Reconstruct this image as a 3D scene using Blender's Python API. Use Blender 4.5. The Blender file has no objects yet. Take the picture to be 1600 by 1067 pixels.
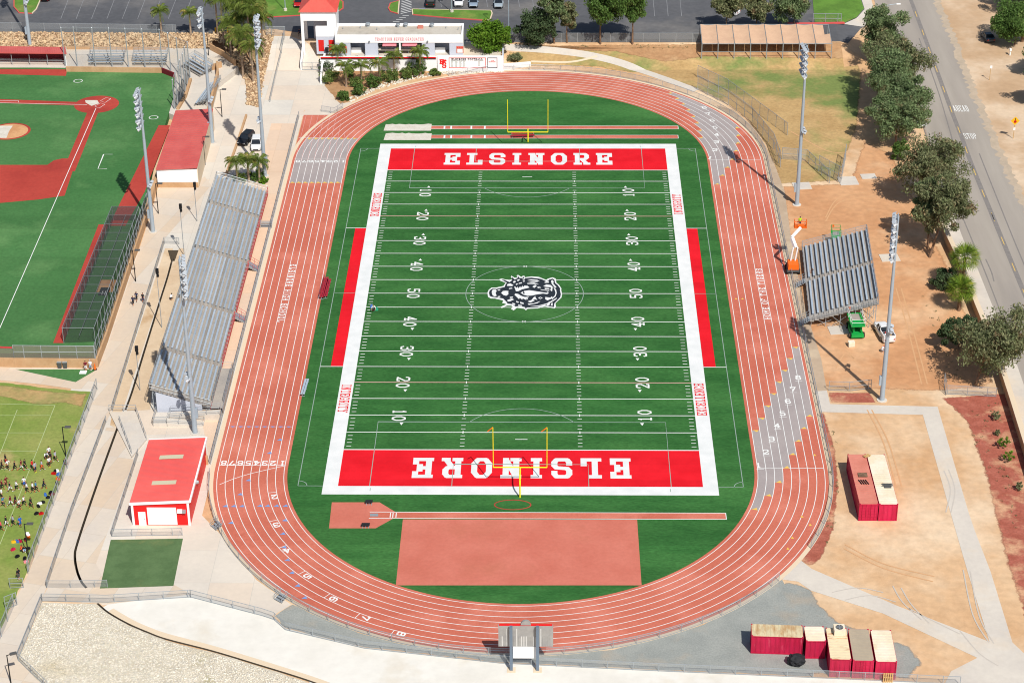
import bpy, bmesh, math, random
from mathutils import Vector, Matrix
from mathutils.geometry import delaunay_2d_cdt
random.seed(7)
D = bpy.data
SC = bpy.context.scene
COL = SC.collection

# ------------------------------------------------------------------ camera, sky, sun, exposure
CAM_LOC = Vector((3.764, -297.057, 157.829))
CAM_ROT = (math.radians(60.74994), math.radians(0.38423), math.radians(0.90034))
FOC = 3374.79                                            # focal length in pixels of a 1600 wide picture
cd = D.cameras.new('camera'); cam = D.objects.new('camera', cd); COL.objects.link(cam)
cam.location = CAM_LOC; cam.rotation_euler = CAM_ROT
cd.sensor_width = 36.0; cd.lens = FOC * 36.0 / 1600.0; cd.clip_start = 1.0; cd.clip_end = 6000
SC.camera = cam
SUN_EL = math.radians(49.0)
SUN_DIR = Vector((0.405 * math.cos(SUN_EL), -0.914 * math.cos(SUN_EL), math.sin(SUN_EL))).normalized()
W = D.worlds.new('World'); SC.world = W; W.use_nodes = True
nt = W.node_tree
sky = nt.nodes.new('ShaderNodeTexSky'); sky.sky_type = 'NISHITA'; sky.sun_disc = False
sky.sun_elevation = SUN_EL; sky.sun_rotation = math.atan2(SUN_DIR.x, SUN_DIR.y)
sky.air_density = 1.0; sky.dust_density = 1.5
bg = nt.nodes['Background']; bg.inputs[1].default_value = 0.08
nt.links.new(sky.outputs[0], bg.inputs[0])
sd = D.lights.new('sun', 'SUN'); sd.energy = 4.8; sd.angle = math.radians(0.53); sd.color = (1.0, 0.955, 0.88)
sun = D.objects.new('sun', sd); COL.objects.link(sun)
sun.rotation_euler = (-SUN_DIR).to_track_quat('-Z', 'Y').to_euler(); sun.location = (60, -150, 200)
SC.view_settings.view_transform = 'Standard'; SC.view_settings.look = 'None'
SC.view_settings.exposure = 0.0; SC.view_settings.gamma = 1.0
SC.render.engine = 'CYCLES'
SC.cycles.transparent_max_bounces = 24
SC.cycles.max_bounces = 5
SC.cycles.filter_width = 1.05

# ------------------------------------------------------------------ survey: photo measurement -> point on the ground
ROT = cam.rotation_euler.to_matrix()
SLO, SHI, UP = 91.8, 99.4, 2.4                           # the bank between the stadium level and the upper car park
XC0, XC1, CLO, CHI = 60.5, 66.0, 70.0, 140.0
XB0, XB1, BLO, BHI = -57.5, -56.5, 101.0, 105.6            # west of XB0 the bank lies further back, behind the baseball terrace
def hz(y, x=0.0):
    e = min(1.0, max(0.0, (y - SLO) / (SHI - SLO))); w = min(1.0, max(0.0, (y - BLO) / (BHI - BLO)))
    k = min(1.0, max(0.0, (x - XB0) / (XB1 - XB0)))
    q = min(1.0, max(0.0, (x - XC0) / (XC1 - XC0)))          # along the road the climb is long and gentle
    if q > 0: e = e * (1 - q) + q * min(1.0, max(0.0, (y - CLO) / (CHI - CLO)))
    return UP * (e * k + w * (1 - k))
def PZ(px, py, z):
    d = ROT @ Vector(((px - 800) / FOC, -(py - 533.5) / FOC, -1.0))
    t = (z - CAM_LOC.z) / d.z
    return CAM_LOC + d * t
def P(px, py, dz=0.0):
    z = 0.0
    for i in range(16):
        p = PZ(px, py, z + dz); z = 0.5 * z + 0.5 * hz(p.y, p.x)
    return PZ(px, py, z + dz)
def tall(base, py):
    """height of the thing standing at base whose top is seen at picture row py"""
    lo, hi = 0.0, 60.0
    inv = ROT.transposed()
    for i in range(40):
        m = (lo + hi) / 2
        v = inv @ (Vector((base[0], base[1], base[2] + m)) - CAM_LOC)
        row = 533.5 - FOC * v.y / -v.z
        if row > py: lo = m
        else: hi = m
    return lo

# ------------------------------------------------------------------ helpers
ORG = {}
def link(name, data, parent=None):
    o = D.objects.new(name, data); COL.objects.link(o)
    if parent is not None:
        o.parent = parent; ORG[o.name] = ORG.get(parent.name, Vector((0, 0, 0)))
    return o
def tag(o, label=None, cat=None, group=None, kind=None):
    if label: o['label'] = label
    if cat: o['category'] = cat
    if group: o['group'] = group
    if kind: o['kind'] = kind
    return o
def thing(name, label, cat, loc, rz=0.0, group=None):
    o = D.objects.new(name, None); COL.objects.link(o)
    o.location = loc; o.rotation_euler = (0, 0, rz); o.empty_display_size = 0.5
    ORG[o.name] = Vector(loc)
    return tag(o, label, cat, group)
def copy_tree(o, parent=None):
    c = o.copy(); COL.objects.link(c)
    if parent is not None: c.parent = parent
    for ch in list(o.children): copy_tree(ch, c)
    return c

class MB:
    def __init__(s): s.v = []; s.f = []; s.m = []
    def add(s, vs, fs, mi=0):
        n = len(s.v); s.v += [tuple(p) for p in vs]
        s.f += [tuple(i + n for i in f) for f in fs]; s.m += [mi] * len(fs); return s
    def box(s, c, d, rz=0.0, mi=0, R=None):
        hx, hy, hz_ = d[0] / 2, d[1] / 2, d[2] / 2
        M = R if R is not None else Matrix.Rotation(rz, 3, 'Z')
        c = Vector(c)
        vs = [c + M @ Vector((x * hx, y * hy, z * hz_)) for z in (-1, 1) for x, y in ((-1, -1), (1, -1), (1, 1), (-1, 1))]
        return s.add(vs, [(3, 2, 1, 0), (4, 5, 6, 7), (0, 1, 5, 4), (1, 2, 6, 5), (2, 3, 7, 6), (3, 0, 4, 7)], mi)
    def mm(s, x0, x1, y0, y1, z0, z1, mi=0):
        return s.box(((x0 + x1) / 2, (y0 + y1) / 2, (z0 + z1) / 2), (x1 - x0, y1 - y0, z1 - z0), 0, mi)
    def bar(s, a, b, w, h=None, mi=0):
        """box beam from a to b"""
        a = Vector(a); b = Vector(b); d = b - a; L = d.length
        if L < 1e-6: return s
        x = d / L; up = Vector((0, 0, 1)) if abs(x.z) < 0.95 else Vector((0, 1, 0))
        y = up.cross(x).normalized(); z = x.cross(y)
        M = Matrix((x, y, z)).transposed()
        return s.box((a + b) / 2, (L, w, h or w), 0, mi, M)
    def tube(s, a, b, r0, r1=None, n=8, mi=0, cap=True):
        a = Vector(a); b = Vector(b); r1 = r0 if r1 is None else r1
        d = (b - a).normalized(); up = Vector((0, 0, 1)) if abs(d.z) < 0.95 else Vector((1, 0, 0))
        x = up.cross(d).normalized(); y = d.cross(x)
        vs = []
        for c, r in ((a, r0), (b, r1)):
            for k in range(n):
                t = 2 * math.pi * k / n; vs.append(c + x * (r * math.cos(t)) + y * (r * math.sin(t)))
        fs = [(k, (k + 1) % n, n + (k + 1) % n, n + k) for k in range(n)]
        if cap: fs += [tuple(range(n - 1, -1, -1)), tuple(range(n, 2 * n))]
        return s.add(vs, fs, mi)
    def prism(s, poly, z0, z1, mi=0):
        n = len(poly)
        ar = sum(poly[i][0] * poly[(i + 1) % n][1] - poly[(i + 1) % n][0] * poly[i][1] for i in range(n))
        if ar < 0: poly = poly[::-1]
        vs = [(p[0], p[1], z0) for p in poly] + [(p[0], p[1], z1) for p in poly]
        return s.add(vs, [tuple(range(n - 1, -1, -1)), tuple(range(n, 2 * n))] + [(i, (i + 1) % n, n + (i + 1) % n, n + i) for i in range(n)], mi)
    def hexa(s, b, t, mi=0):
        """four bottom and four top points"""
        return s.add(list(b) + list(t), [(3, 2, 1, 0), (4, 5, 6, 7), (0, 1, 5, 4), (1, 2, 6, 5), (2, 3, 7, 6), (3, 0, 4, 7)], mi)
    def build(s, name, mats, parent=None, local=False, smooth=False):
        me = D.meshes.new(name)
        off = Vector((0, 0, 0)) if (local or parent is None) else ORG.get(parent.name, Vector((0, 0, 0)))
        me.from_pydata([(v[0] - off.x, v[1] - off.y, v[2] - off.z) for v in s.v], [], s.f)
        if not isinstance(mats, (list, tuple)): mats = [mats]
        for m in mats: me.materials.append(m)
        if len(mats) > 1: me.polygons.foreach_set('material_index', s.m)
        if smooth: me.polygons.foreach_set('use_smooth', [True] * len(me.polygons))
        me.update()
        return link(name, me, parent)

def cdt(polys, holes=()):
    """union of 2D polygons minus holes -> verts, triangles"""
    vs = []; fs = []
    for pl in list(polys) + list(holes):
        n = len(vs); vs += [Vector((p[0], p[1])) for p in pl]
        ar = sum(pl[i][0] * pl[(i + 1) % len(pl)][1] - pl[(i + 1) % len(pl)][0] * pl[i][1] for i in range(len(pl)))
        idx = list(range(n, n + len(pl)))
        fs.append(idx if ar > 0 else idx[::-1])
    np_ = len(polys)
    r = delaunay_2d_cdt(vs, [], fs, 0, 1e-5)
    tri = []
    for f, o in zip(r[2], r[5]):
        if any(k < np_ for k in o) and not any(k >= np_ for k in o): tri.append(list(f))
    return [(v.x, v.y) for v in r[0]], tri

def sheet(name, polys, mat, dz, parent=None, kind=None, drape=True, holes=(), z=None):
    """flat sheet over one or several polygons, laid on the terrain dz above it"""
    if not isinstance(polys[0][0], (list, tuple, Vector)): polys = [polys]
    if len(polys) == 1 and not holes:
        n = len(polys[0]); vs = [(p[0], p[1]) for p in polys[0]]; fs = [list(range(n))]
    else:
        vs, fs = cdt(polys, holes)
    bm = bmesh.new()
    bv = [bm.verts.new((p[0], p[1], 0)) for p in vs]
    for f in fs:
        try: bm.faces.new([bv[i] for i in f])
        except ValueError: pass
    for f in bm.faces:
        f.normal_update()
        if f.normal.z < 0: f.normal_flip()
    if drape and z is None:
        for yy in (SLO, SHI, BLO, BHI, CLO, CHI):
            bmesh.ops.bisect_plane(bm, geom=bm.verts[:] + bm.edges[:] + bm.faces[:], plane_co=(0, yy, 0), plane_no=(0, 1, 0))
    if drape and z is None and max(v.co.y for v in bm.verts) > CLO:
        for xx in (XB0, XB1, XC0, XC1):
            bmesh.ops.bisect_plane(bm, geom=bm.verts[:] + bm.edges[:] + bm.faces[:], plane_co=(xx, 0, 0), plane_no=(1, 0, 0))
    for v in bm.verts:
        v.co.z = (hz(v.co.y, v.co.x) if z is None else z) + dz
    bmesh.ops.triangulate(bm, faces=[f for f in bm.faces if len(f.verts) > 4])
    me = D.meshes.new(name); bm.to_mesh(me); bm.free()
    me.materials.append(mat)
    o = link(name, me, parent)
    if parent is not None:
        o.location = -ORG.get(parent.name, Vector((0, 0, 0)))
    if kind: o['kind'] = kind
    return o
def soft(name, poly, mat, dz, width=1.6, grow=0.5):
    """ground cover whose rim thins out raggedly into what lies below (mixed soil)"""
    key = mat + '_thinning'
    if key not in MATS:
        m = MATS[mat].copy(); m.name = key; MATS[key] = m; N = m.node_tree.nodes; L = m.node_tree.links
        at = N.new('ShaderNodeAttribute'); at.attribute_name = 'cover'; g = N.new('ShaderNodeNewGeometry')
        n = N.new('ShaderNodeTexNoise'); n.inputs['Scale'].default_value = 0.75; n.inputs['Detail'].default_value = 8.0; n.inputs['Roughness'].default_value = 0.72; L.new(g.outputs['Position'], n.inputs['Vector'])
        a = N.new('ShaderNodeMath'); a.operation = 'MULTIPLY_ADD'; a.inputs[1].default_value = 2.2; a.inputs[2].default_value = -1.1; L.new(n.outputs[0], a.inputs[0])
        b = N.new('ShaderNodeMath'); b.operation = 'ADD'; L.new(a.outputs[0], b.inputs[0]); L.new(at.outputs['Fac'], b.inputs[1])
        r = N.new('ShaderNodeMapRange'); r.inputs[1].default_value = 0.25; r.inputs[2].default_value = 0.75; L.new(b.outputs[0], r.inputs[0])
        tr = N.new('ShaderNodeBsdfTransparent'); mx = N.new('ShaderNodeMixShader'); L.new(r.outputs[0], mx.inputs[0]); L.new(tr.outputs[0], mx.inputs[1]); L.new(N['Principled BSDF'].outputs[0], mx.inputs[2]); L.new(mx.outputs[0], N['Material Output'].inputs[0])
    bm = bmesh.new(); lay = bm.verts.layers.float.new('cover')
    ar = sum(poly[i][0] * poly[(i + 1) % len(poly)][1] - poly[(i + 1) % len(poly)][0] * poly[i][1] for i in range(len(poly)))
    if ar < 0: poly = poly[::-1]
    f = bm.faces.new([bm.verts.new((p[0], p[1], 0)) for p in poly]); f.normal_update()
    bmesh.ops.inset_region(bm, faces=[f], thickness=width, use_even_offset=True, use_boundary=True)
    inner = {v for fc in bm.faces if fc is f or len(fc.verts) == len(poly) and len(poly) != 4 for v in fc.verts}
    for v in bm.verts: v[lay] = 2.2 if v in inner else -0.6
    for yy in (SLO, SHI, BLO, BHI, CLO, CHI): bmesh.ops.bisect_plane(bm, geom=bm.verts[:] + bm.edges[:] + bm.faces[:], plane_co=(0, yy, 0), plane_no=(0, 1, 0))
    if max(v.co.y for v in bm.verts) > CLO:
        for xx in (XB0, XB1, XC0, XC1): bmesh.ops.bisect_plane(bm, geom=bm.verts[:] + bm.edges[:] + bm.faces[:], plane_co=(xx, 0, 0), plane_no=(1, 0, 0))
    for v in bm.verts: v.co.z = hz(v.co.y, v.co.x) + dz
    bmesh.ops.triangulate(bm, faces=bm.faces[:])
    me = D.meshes.new(name); bm.to_mesh(me); bm.free(); me.materials.append(MATS[key]); o = link(name, me); o['kind'] = 'structure'; return o
def px(*pts, dz=0.0):
    return [tuple(P(a, b, dz)[:2]) for a, b in pts]
def strip(pts, w):
    """polyline -> polygon of width w"""
    pts = [Vector((p[0], p[1])) for p in pts]; L = []; R_ = []
    for i, p in enumerate(pts):
        a = pts[max(0, i - 1)]; b = pts[min(len(pts) - 1, i + 1)]
        d = (b - a).normalized(); n = Vector((-d.y, d.x))
        k = 1.0
        if 0 < i < len(pts) - 1:
            d1 = (p - a).normalized(); k = 1.0 / max(0.5, n.dot(Vector((-d1.y, d1.x))))
        L.append(tuple(p + n * (w / 2 * k))); R_.append(tuple(p - n * (w / 2 * k)))
    return L + R_[::-1]
def rough(poly, amp=0.45, step=0.8):
    """uneven, natural edge for soil and planting"""
    rg = random.Random(len(poly) * 31 + int(abs(poly[0][0]) * 10)); out = []; n = len(poly)
    for i in range(n):
        a, b = Vector(poly[i][:2]), Vector(poly[(i + 1) % n][:2]); d = b - a; k = max(1, int(d.length / step)); nn = Vector((-d.y, d.x)).normalized() if d.length else Vector((0, 0)); w = 0.0
        for j in range(k):
            t = j / k; w = 0.35 * w + rg.uniform(-1, 1) * amp * 0.55
            out.append(tuple(a + d * t + nn * (w * min(1.0, 4 * t, 4 * (1 - t)) if j else 0)))
    return out
def rough_line(pts, amp=0.4, step=0.8):
    rg = random.Random(5); out = []
    for a, b in zip(pts[:-1], pts[1:]):
        a, b = Vector(a[:2]), Vector(b[:2]); d = b - a; k = max(1, int(d.length / step)); nn = Vector((-d.y, d.x)).normalized()
        for j in range(k): out.append(tuple(a + d * (j / k) + nn * rg.uniform(-amp, amp)))
    return out + [tuple(pts[-1][:2])]
def smooth_line(pts, n=6):
    """Catmull-Rom through points"""
    pts = [Vector(p) for p in pts]; out = []
    for i in range(len(pts) - 1):
        p0 = pts[max(0, i - 1)]; p1 = pts[i]; p2 = pts[i + 1]; p3 = pts[min(len(pts) - 1, i + 2)]
        for k in range(n):
            t = k / n
            out.append(0.5 * ((2 * p1) + (p2 - p0) * t + (2 * p0 - 5 * p1 + 4 * p2 - p3) * t * t + (3 * p1 - p0 - 3 * p2 + p3) * t ** 3))
    out.append(pts[-1]); return out
def arc(cx, cy, r, a0, a1, n):
    return [(cx + r * math.cos(math.radians(a0 + (a1 - a0) * k / n)), cy + r * math.sin(math.radians(a0 + (a1 - a0) * k / n))) for k in range(n + 1)]

# ------------------------------------------------------------------ materials
def lin(c, k=0.84):
    out = []
    for v in c:
        v /= 255.0
        out.append(min(0.9, k * (v / 12.92 if v <= 0.04045 else ((v + 0.055) / 1.055) ** 2.4)))
    return (*out, 1.0)
MATS = {}
def M(name, a, b=None, scale=0.3, lo=0.4, hi=0.6, fine=0.10, fscale=6.0, rough=0.85, metal=0.0, bump=0.0, bscale=8.0, c=None, cscale=0.1, clo=0.5, chi=0.65, spec=0.3, stretch=None, k=0.84, detail=5.0):
    m = D.materials.new(name); m.use_nodes = True; MATS[name] = m
    N = m.node_tree.nodes; L = m.node_tree.links
    pr = N['Principled BSDF']; pr.inputs['Roughness'].default_value = rough; pr.inputs['Metallic'].default_value = metal
    pr.inputs['Specular IOR Level'].default_value = spec
    geo = N.new('ShaderNodeNewGeometry'); pos = geo.outputs['Position']
    if stretch:
        mp = N.new('ShaderNodeMapping'); mp.inputs['Scale'].default_value = stretch[:3]
        if len(stretch) > 3: mp.inputs['Rotation'].default_value = (0, 0, stretch[3])
        L.new(pos, mp.inputs[0]); pos = mp.outputs[0]
    def noise(sc, det=5.0):
        n = N.new('ShaderNodeTexNoise'); n.inputs['Scale'].default_value = sc; n.inputs['Detail'].default_value = det
        n.inputs['Roughness'].default_value = 0.6; L.new(pos, n.inputs['Vector']); return n
    def ramp(n, l, h):
        r = N.new('ShaderNodeMapRange'); r.inputs[1].default_value = l; r.inputs[2].default_value = h
        L.new(n.outputs[0], r.inputs[0]); return r.outputs[0]
    def mix(f, c1, c2, mode='MIX'):
        x = N.new('ShaderNodeMix'); x.data_type = 'RGBA'; x.blend_type = mode; x.clamp_result = False
        if hasattr(f, 'links') or not isinstance(f, (int, float)): L.new(f, x.inputs[0])
        else: x.inputs[0].default_value = f
        for s, q in ((6, c1), (7, c2)):
            if isinstance(q, tuple): x.inputs[s].default_value = q
            else: L.new(q, x.inputs[s])
        return x.outputs[2]
    col = lin(a, k)
    if b is not None: col = mix(ramp(noise(scale, detail), lo, hi), lin(a, k), lin(b, k))
    if c is not None: col = mix(ramp(noise(cscale), clo, chi), col, lin(c, k))
    if fine > 0:
        f = N.new('ShaderNodeMapRange'); f.inputs[1].default_value = 0.25; f.inputs[2].default_value = 0.75
        f.inputs[3].default_value = 1 - fine; f.inputs[4].default_value = 1 + fine
        L.new(noise(fscale).outputs[0], f.inputs[0])
        col = mix(1.0, col, f.outputs[0], 'MULTIPLY')
    if isinstance(col, tuple): pr.inputs['Base Color'].default_value = col
    else: L.new(col, pr.inputs['Base Color'])
    if bump > 0:
        bn = N.new('ShaderNodeBump'); bn.inputs['Strength'].default_value = bump; bn.inputs['Distance'].default_value = 0.1
        L.new(noise(bscale).outputs[0], bn.inputs['Height']); L.new(bn.outputs[0], pr.inputs['Normal'])
    return m
def plain(name, a, rough=0.6, metal=0.0, spec=0.4, fine=0.05, fscale=3.0, k=0.84):
    return M(name, a, rough=rough, metal=metal, spec=spec, fine=fine, fscale=fscale, k=k)

M('dirt', (226, 190, 150), (210, 166, 122), 0.06, 0.33, 0.66, 0.15, 0.8, c=(236, 210, 178), cscale=0.04, clo=0.48, chi=0.66, bump=0.3, bscale=1.5)
M('mulch_fringe', (212, 158, 126), (198, 140, 110), 0.5, 0.4, 0.6, 0.15, 2.5)
M('gravel_fringe', (196, 182, 162), (184, 172, 154), 0.5, 0.4, 0.6, 0.15, 3.0)
M('dusty', (198, 180, 158), (188, 172, 152), 0.3, 0.4, 0.6, 0.08, 1.5)
M('tyre_dark', (204, 196, 186), rough=0.9, fine=0.06)
M('tyre_dirt', (219, 172, 128), rough=0.95, fine=0.1)
M('dirt_orange', (220, 170, 126), (202, 146, 102), 0.07, 0.33, 0.66, 0.16, 0.8, c=(232, 192, 152), cscale=0.055, clo=0.52, chi=0.68, bump=0.3, bscale=1.5)
M('dirt_pale', (224, 200, 172), (208, 176, 142), 0.08, 0.4, 0.65, 0.08, 1.0, c=(196, 164, 130), cscale=0.04)
M('mulch', (184, 108, 90), (168, 92, 74), 0.7, 0.35, 0.6, 0.22, 3.0, c=(216, 168, 132), cscale=0.2, clo=0.52, chi=0.66, bump=0.5, bscale=5)
M('dry_grass', (206, 174, 122), (184, 150, 100), 0.12, 0.35, 0.65, 0.2, 1.6, c=(126, 142, 78), cscale=0.055, clo=0.47, chi=0.6, bump=0.3, bscale=4)
M('bank_soil', (188, 148, 108), (168, 124, 86), 0.2, 0.35, 0.65, 0.18, 1.5, c=(206, 174, 132), cscale=0.1, bump=0.3, bscale=3)
M('grass_worn', (126, 148, 66), (154, 160, 88), 0.13, 0.42, 0.66, 0.18, 2.0, c=(196, 172, 120), cscale=0.07, clo=0.54, chi=0.68, bump=0.2, bscale=6)
M('lawn', (104, 146, 56), (90, 128, 48), 0.3, 0.4, 0.6, 0.14, 2.0, c=(150, 150, 82), cscale=0.12, clo=0.58, chi=0.75, bump=0.2, bscale=6)
M('turf', (62, 115, 59), (50, 101, 50), 0.25, 0.38, 0.62, 0.32, 2.6, stretch=(0.6, 1.6, 1), rough=0.95, spec=0.1, c=(74, 126, 67), cscale=0.05, clo=0.5, chi=0.68, bump=0.1, bscale=12, detail=8)
M('ball_turf', (84, 131, 78), (64, 114, 64), 0.04, 0.35, 0.65, 0.16, 1.8, rough=0.95, spec=0.1, c=(96, 140, 86), cscale=0.08, clo=0.5, chi=0.65)
M('pad_turf', (96, 124, 80), (84, 112, 70), 0.4, 0.4, 0.6, 0.1, 3.0, rough=0.95, c=(120, 132, 84), cscale=0.2, clo=0.6, chi=0.75)
M('track', (209, 119, 98), (198, 107, 87), 0.08, 0.35, 0.65, 0.12, 3.0, rough=0.9, spec=0.2, c=(218, 131, 111), cscale=0.14, clo=.48, chi=.66)
M('track_pad', (214, 126, 108), (204, 114, 96), 0.2, 0.35, 0.65, 0.07, 2.0, rough=0.9, c=(198, 116, 94), cscale=0.09, clo=0.55, chi=0.75)
M('track_grey', (176, 166, 164), (168, 158, 157), 0.15, 0.4, 0.6, 0.05, 2.0, rough=0.9)
M('clay', (190, 74, 62), (178, 64, 54), 0.1, 0.35, 0.65, 0.1, 1.5, rough=0.95, c=(160, 56, 50), cscale=0.05, clo=0.55, chi=0.75)
M('mound_clay', (222, 170, 122), (206, 150, 104), 0.5, 0.4, 0.6, 0.1, 3.0)
M('field_red', (236, 30, 44), (226, 24, 38), 0.25, 0.4, 0.6, 0.08, 2.0, rough=0.9, spec=0.15)
M('field_white', (238, 240, 240), (226, 230, 230), 0.5, 0.4, 0.65, 0.05, 2.0, rough=0.9, spec=0.15)
M('line_white', (240, 242, 240), rough=0.8, fine=0.04)
M('line_grey', (150, 170, 160), rough=0.8, fine=0.06)
M('line_pink', (232, 178, 172), rough=0.8, fine=0.04)
M('line_faded', (182, 196, 142), rough=0.9, fine=0.12, fscale=0.8)
M('mark_yellow', (244, 202, 96), rough=0.8, fine=0.04)
M('mark_blue', (126, 160, 214), rough=0.8, fine=0.04)
M('emblem_black', (38, 46, 56), rough=0.9, fine=0.08)
M('sand', (226, 222, 210), (214, 208, 194), 0.8, 0.4, 0.6, 0.06, 4.0, bump=0.4, bscale=5)
M('asphalt', (100, 101, 105), (88, 90, 95), 0.06, 0.35, 0.65, 0.14, 0.9, c=(140, 136, 132), cscale=0.04, clo=0.5, chi=0.72, rough=0.9)
M('asphalt_road', (176, 168, 158), (164, 156, 148), 0.25, 0.35, 0.65, 0.09, 1.0, stretch=(1.2, 0.12, 1, 0.35), c=(150, 144, 138), cscale=0.25, clo=0.55, chi=0.75, rough=0.9)
M('tar', (138, 133, 130), rough=0.9, fine=0.15, fscale=1.5)
M('asphalt_path', (196, 174, 150), (180, 158, 134), 0.1, 0.35, 0.65, 0.08, 1.0, c=(206, 186, 160), cscale=0.2)
M('gravel', (166, 169, 164), (154, 158, 154), 0.4, 0.35, 0.65, 0.18, 5.0, c=(184, 168, 148), cscale=0.08, clo=0.57, chi=0.72, bump=0.5, bscale=9)
M('concrete_white', (240, 237, 229), (228, 224, 214), 0.12, 0.4, 0.7, 0.05, 0.8, rough=0.9, c=(222, 212, 194), cscale=0.09, clo=0.58, chi=0.75)
M('concrete_tan', (216, 190, 158), (228, 206, 176), 0.12, 0.4, 0.65, 0.06, 1.5, c=(196, 162, 122), cscale=0.15, clo=0.57, chi=0.7)
M('concrete_path', (222, 214, 202), (212, 204, 194), 0.12, 0.4, 0.6, 0.05, 1.5, c=(226, 208, 184), cscale=0.07, clo=0.52, chi=0.7)
M('curb', (232, 212, 184), rough=0.9, fine=0.06)
M('block_wall', (206, 168, 128), (196, 156, 116), 0.6, 0.4, 0.6, 0.06, 3.0)
M('trench', (96, 86, 72), rough=0.95, fine=0.2)
M('rock', (222, 196, 160), (196, 164, 126), 0.9, 0.3, 0.7, 0.2, 2.0, c=(168, 136, 108), cscale=1.4, clo=0.48, chi=0.68)
M('rock_soil', (176, 142, 108), (156, 122, 92), 0.8, 0.4, 0.6, 0.15, 3.0)
M('rubble', (232, 226, 212), (220, 213, 198), 1.2, 0.3, 0.7, 0.10, 3.0, c=(210, 198, 172), cscale=0.12, clo=0.58, chi=0.72)
M('rubble_soil', (218, 209, 190), (204, 194, 174), 0.4, 0.4, 0.6, 0.12, 3.0, c=(166, 162, 122), cscale=0.15, clo=0.6, chi=0.74)
M('galv', (176, 184, 190), rough=0.45, metal=0.35, fine=0.05)
M('galv_pole', (176, 190, 202), rough=0.5, metal=0.2, fine=0.04)
M('alu_seat', (176, 194, 212), (188, 200, 212), 0.25, 0.35, 0.65, 0.05, 2.0, rough=0.4, metal=0.1)
M('alu_deck', (186, 177, 166), (172, 165, 158), 0.4, 0.35, 0.65, 0.1, 3.0, rough=0.6, metal=0.1)
M('flood_white', (206, 214, 222), rough=0.5, metal=0.1, fine=0.03)
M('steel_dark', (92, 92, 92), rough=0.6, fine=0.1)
M('black', (26, 27, 30), rough=0.5, fine=0.05)
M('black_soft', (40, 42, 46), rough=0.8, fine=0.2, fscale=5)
M('white_paint', (246, 246, 246), (240, 240, 240), 0.4, 0.4, 0.6, 0.02, 1.0, rough=0.7, k=0.95)
M('grey_wall', (204, 210, 224), rough=0.8, fine=0.03)
M('roof_flat', (196, 188, 174), (184, 176, 164), 0.4, 0.4, 0.6, 0.08, 2.0, c=(206, 200, 188), cscale=0.15)
M('roof_red', (226, 96, 84), (220, 88, 78), 0.3, 0.4, 0.6, 0.04, 2.0, rough=0.5)
M('metal_red', (240, 34, 34), rough=0.5, fine=0.04)
M('roof_pink', (238, 112, 106), (230, 102, 98), 0.15, 0.4, 0.6, 0.04, 1.0, rough=0.45)
M('dugout_roof', (214, 106, 100), (206, 96, 92), 0.3, 0.4, 0.6, 0.06, 2.0, rough=0.5)
M('dugout_dark', (120, 34, 44), rough=0.7, fine=0.06)
M('door_red', (226, 40, 34), rough=0.5, fine=0.03)
M('skylight', (214, 206, 176), rough=0.4, fine=0.05)
M('glass_dark', (36, 42, 50), rough=0.12, spec=0.6, fine=0.0)
M('container_red', (206, 36, 80), (190, 28, 68), 0.8, 0.4, 0.6, 0.08, 2.0, rough=0.55, c=(216, 104, 122), cscale=1.1, clo=0.62, chi=0.76, stretch=(1.6, 1.6, .35))
M('container_pink', (222, 142, 124), (212, 130, 112), 0.4, 0.4, 0.6, 0.05, 2.0, rough=0.7)
M('container_cream', (245, 235, 214), (238, 224, 196), 0.4, 0.4, 0.6, 0.06, 2.0, rough=0.7, c=(222, 194, 152), cscale=0.5, clo=0.62, chi=0.78)
M('container_grey', (186, 172, 150), (180, 166, 146), 0.4, 0.4, 0.6, 0.05, 2.0, rough=0.7)
M('container_rust', (238, 220, 184), (198, 140, 96), 0.7, 0.53, 0.64, 0.08, 2.0, rough=0.8, stretch=(0.5, 2.2, 1))
M('container_rust_b', (222, 208, 170), (196, 160, 116), 0.9, 0.45, 0.65, 0.1, 2.0, rough=0.8, stretch=(1.5, 0.5, 1))
M('goal_yellow', (250, 240, 40), rough=0.4, fine=0.02)
M('bench_red', (168, 40, 58), rough=0.6, fine=0.08)
M('rail_red', (206, 70, 72), rough=0.6, fine=0.05)
M('lift_green', (28, 168, 76), rough=0.5, fine=0.05)
M('lift_orange', (244, 112, 30), rough=0.5, fine=0.05)
M('shade_cloth', (216, 180, 150), (208, 172, 144), 0.5, 0.4, 0.6, 0.05, 3.0, rough=0.9)
M('board_grey', (176, 176, 174), (166, 166, 166), 0.8, 0.4, 0.6, 0.06, 3.0, rough=0.5, metal=0.2)
M('board_bright', (214, 214, 212), rough=0.4, fine=0.05)
M('steel_blue', (112, 128, 146), rough=0.5, fine=0.06)
M('sign_yellow', (248, 186, 34), rough=0.5, fine=0.02)
M('timber', (206, 168, 112), rough=0.8, fine=0.12, fscale=5)
M('canopy_pink', (236, 140, 150), rough=0.8, fine=0.04)
M('kerb_red', (216, 92, 88), rough=0.8, fine=0.06)
M('paint_blue', (70, 120, 200), rough=0.8, fine=0.04)
M('bark', (140, 112, 90), (112, 88, 70), 1.5, 0.4, 0.6, 0.2, 4.0, rough=0.95)
M('palm_trunk', (178, 156, 134), (150, 128, 108), 2.0, 0.4, 0.6, 0.15, 4.0, rough=0.95)
M('tyre', (32, 32, 33), rough=0.9, fine=0.1)
M('rim', (170, 172, 176), rough=0.35, metal=0.7, fine=0.02)
M('lamp_red', (190, 24, 24), rough=0.3, fine=0.0)
M('plastic_orange', (252, 116, 40), rough=0.5, fine=0.02)
M('hivis', (196, 236, 40), rough=0.7, fine=0.03)

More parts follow.
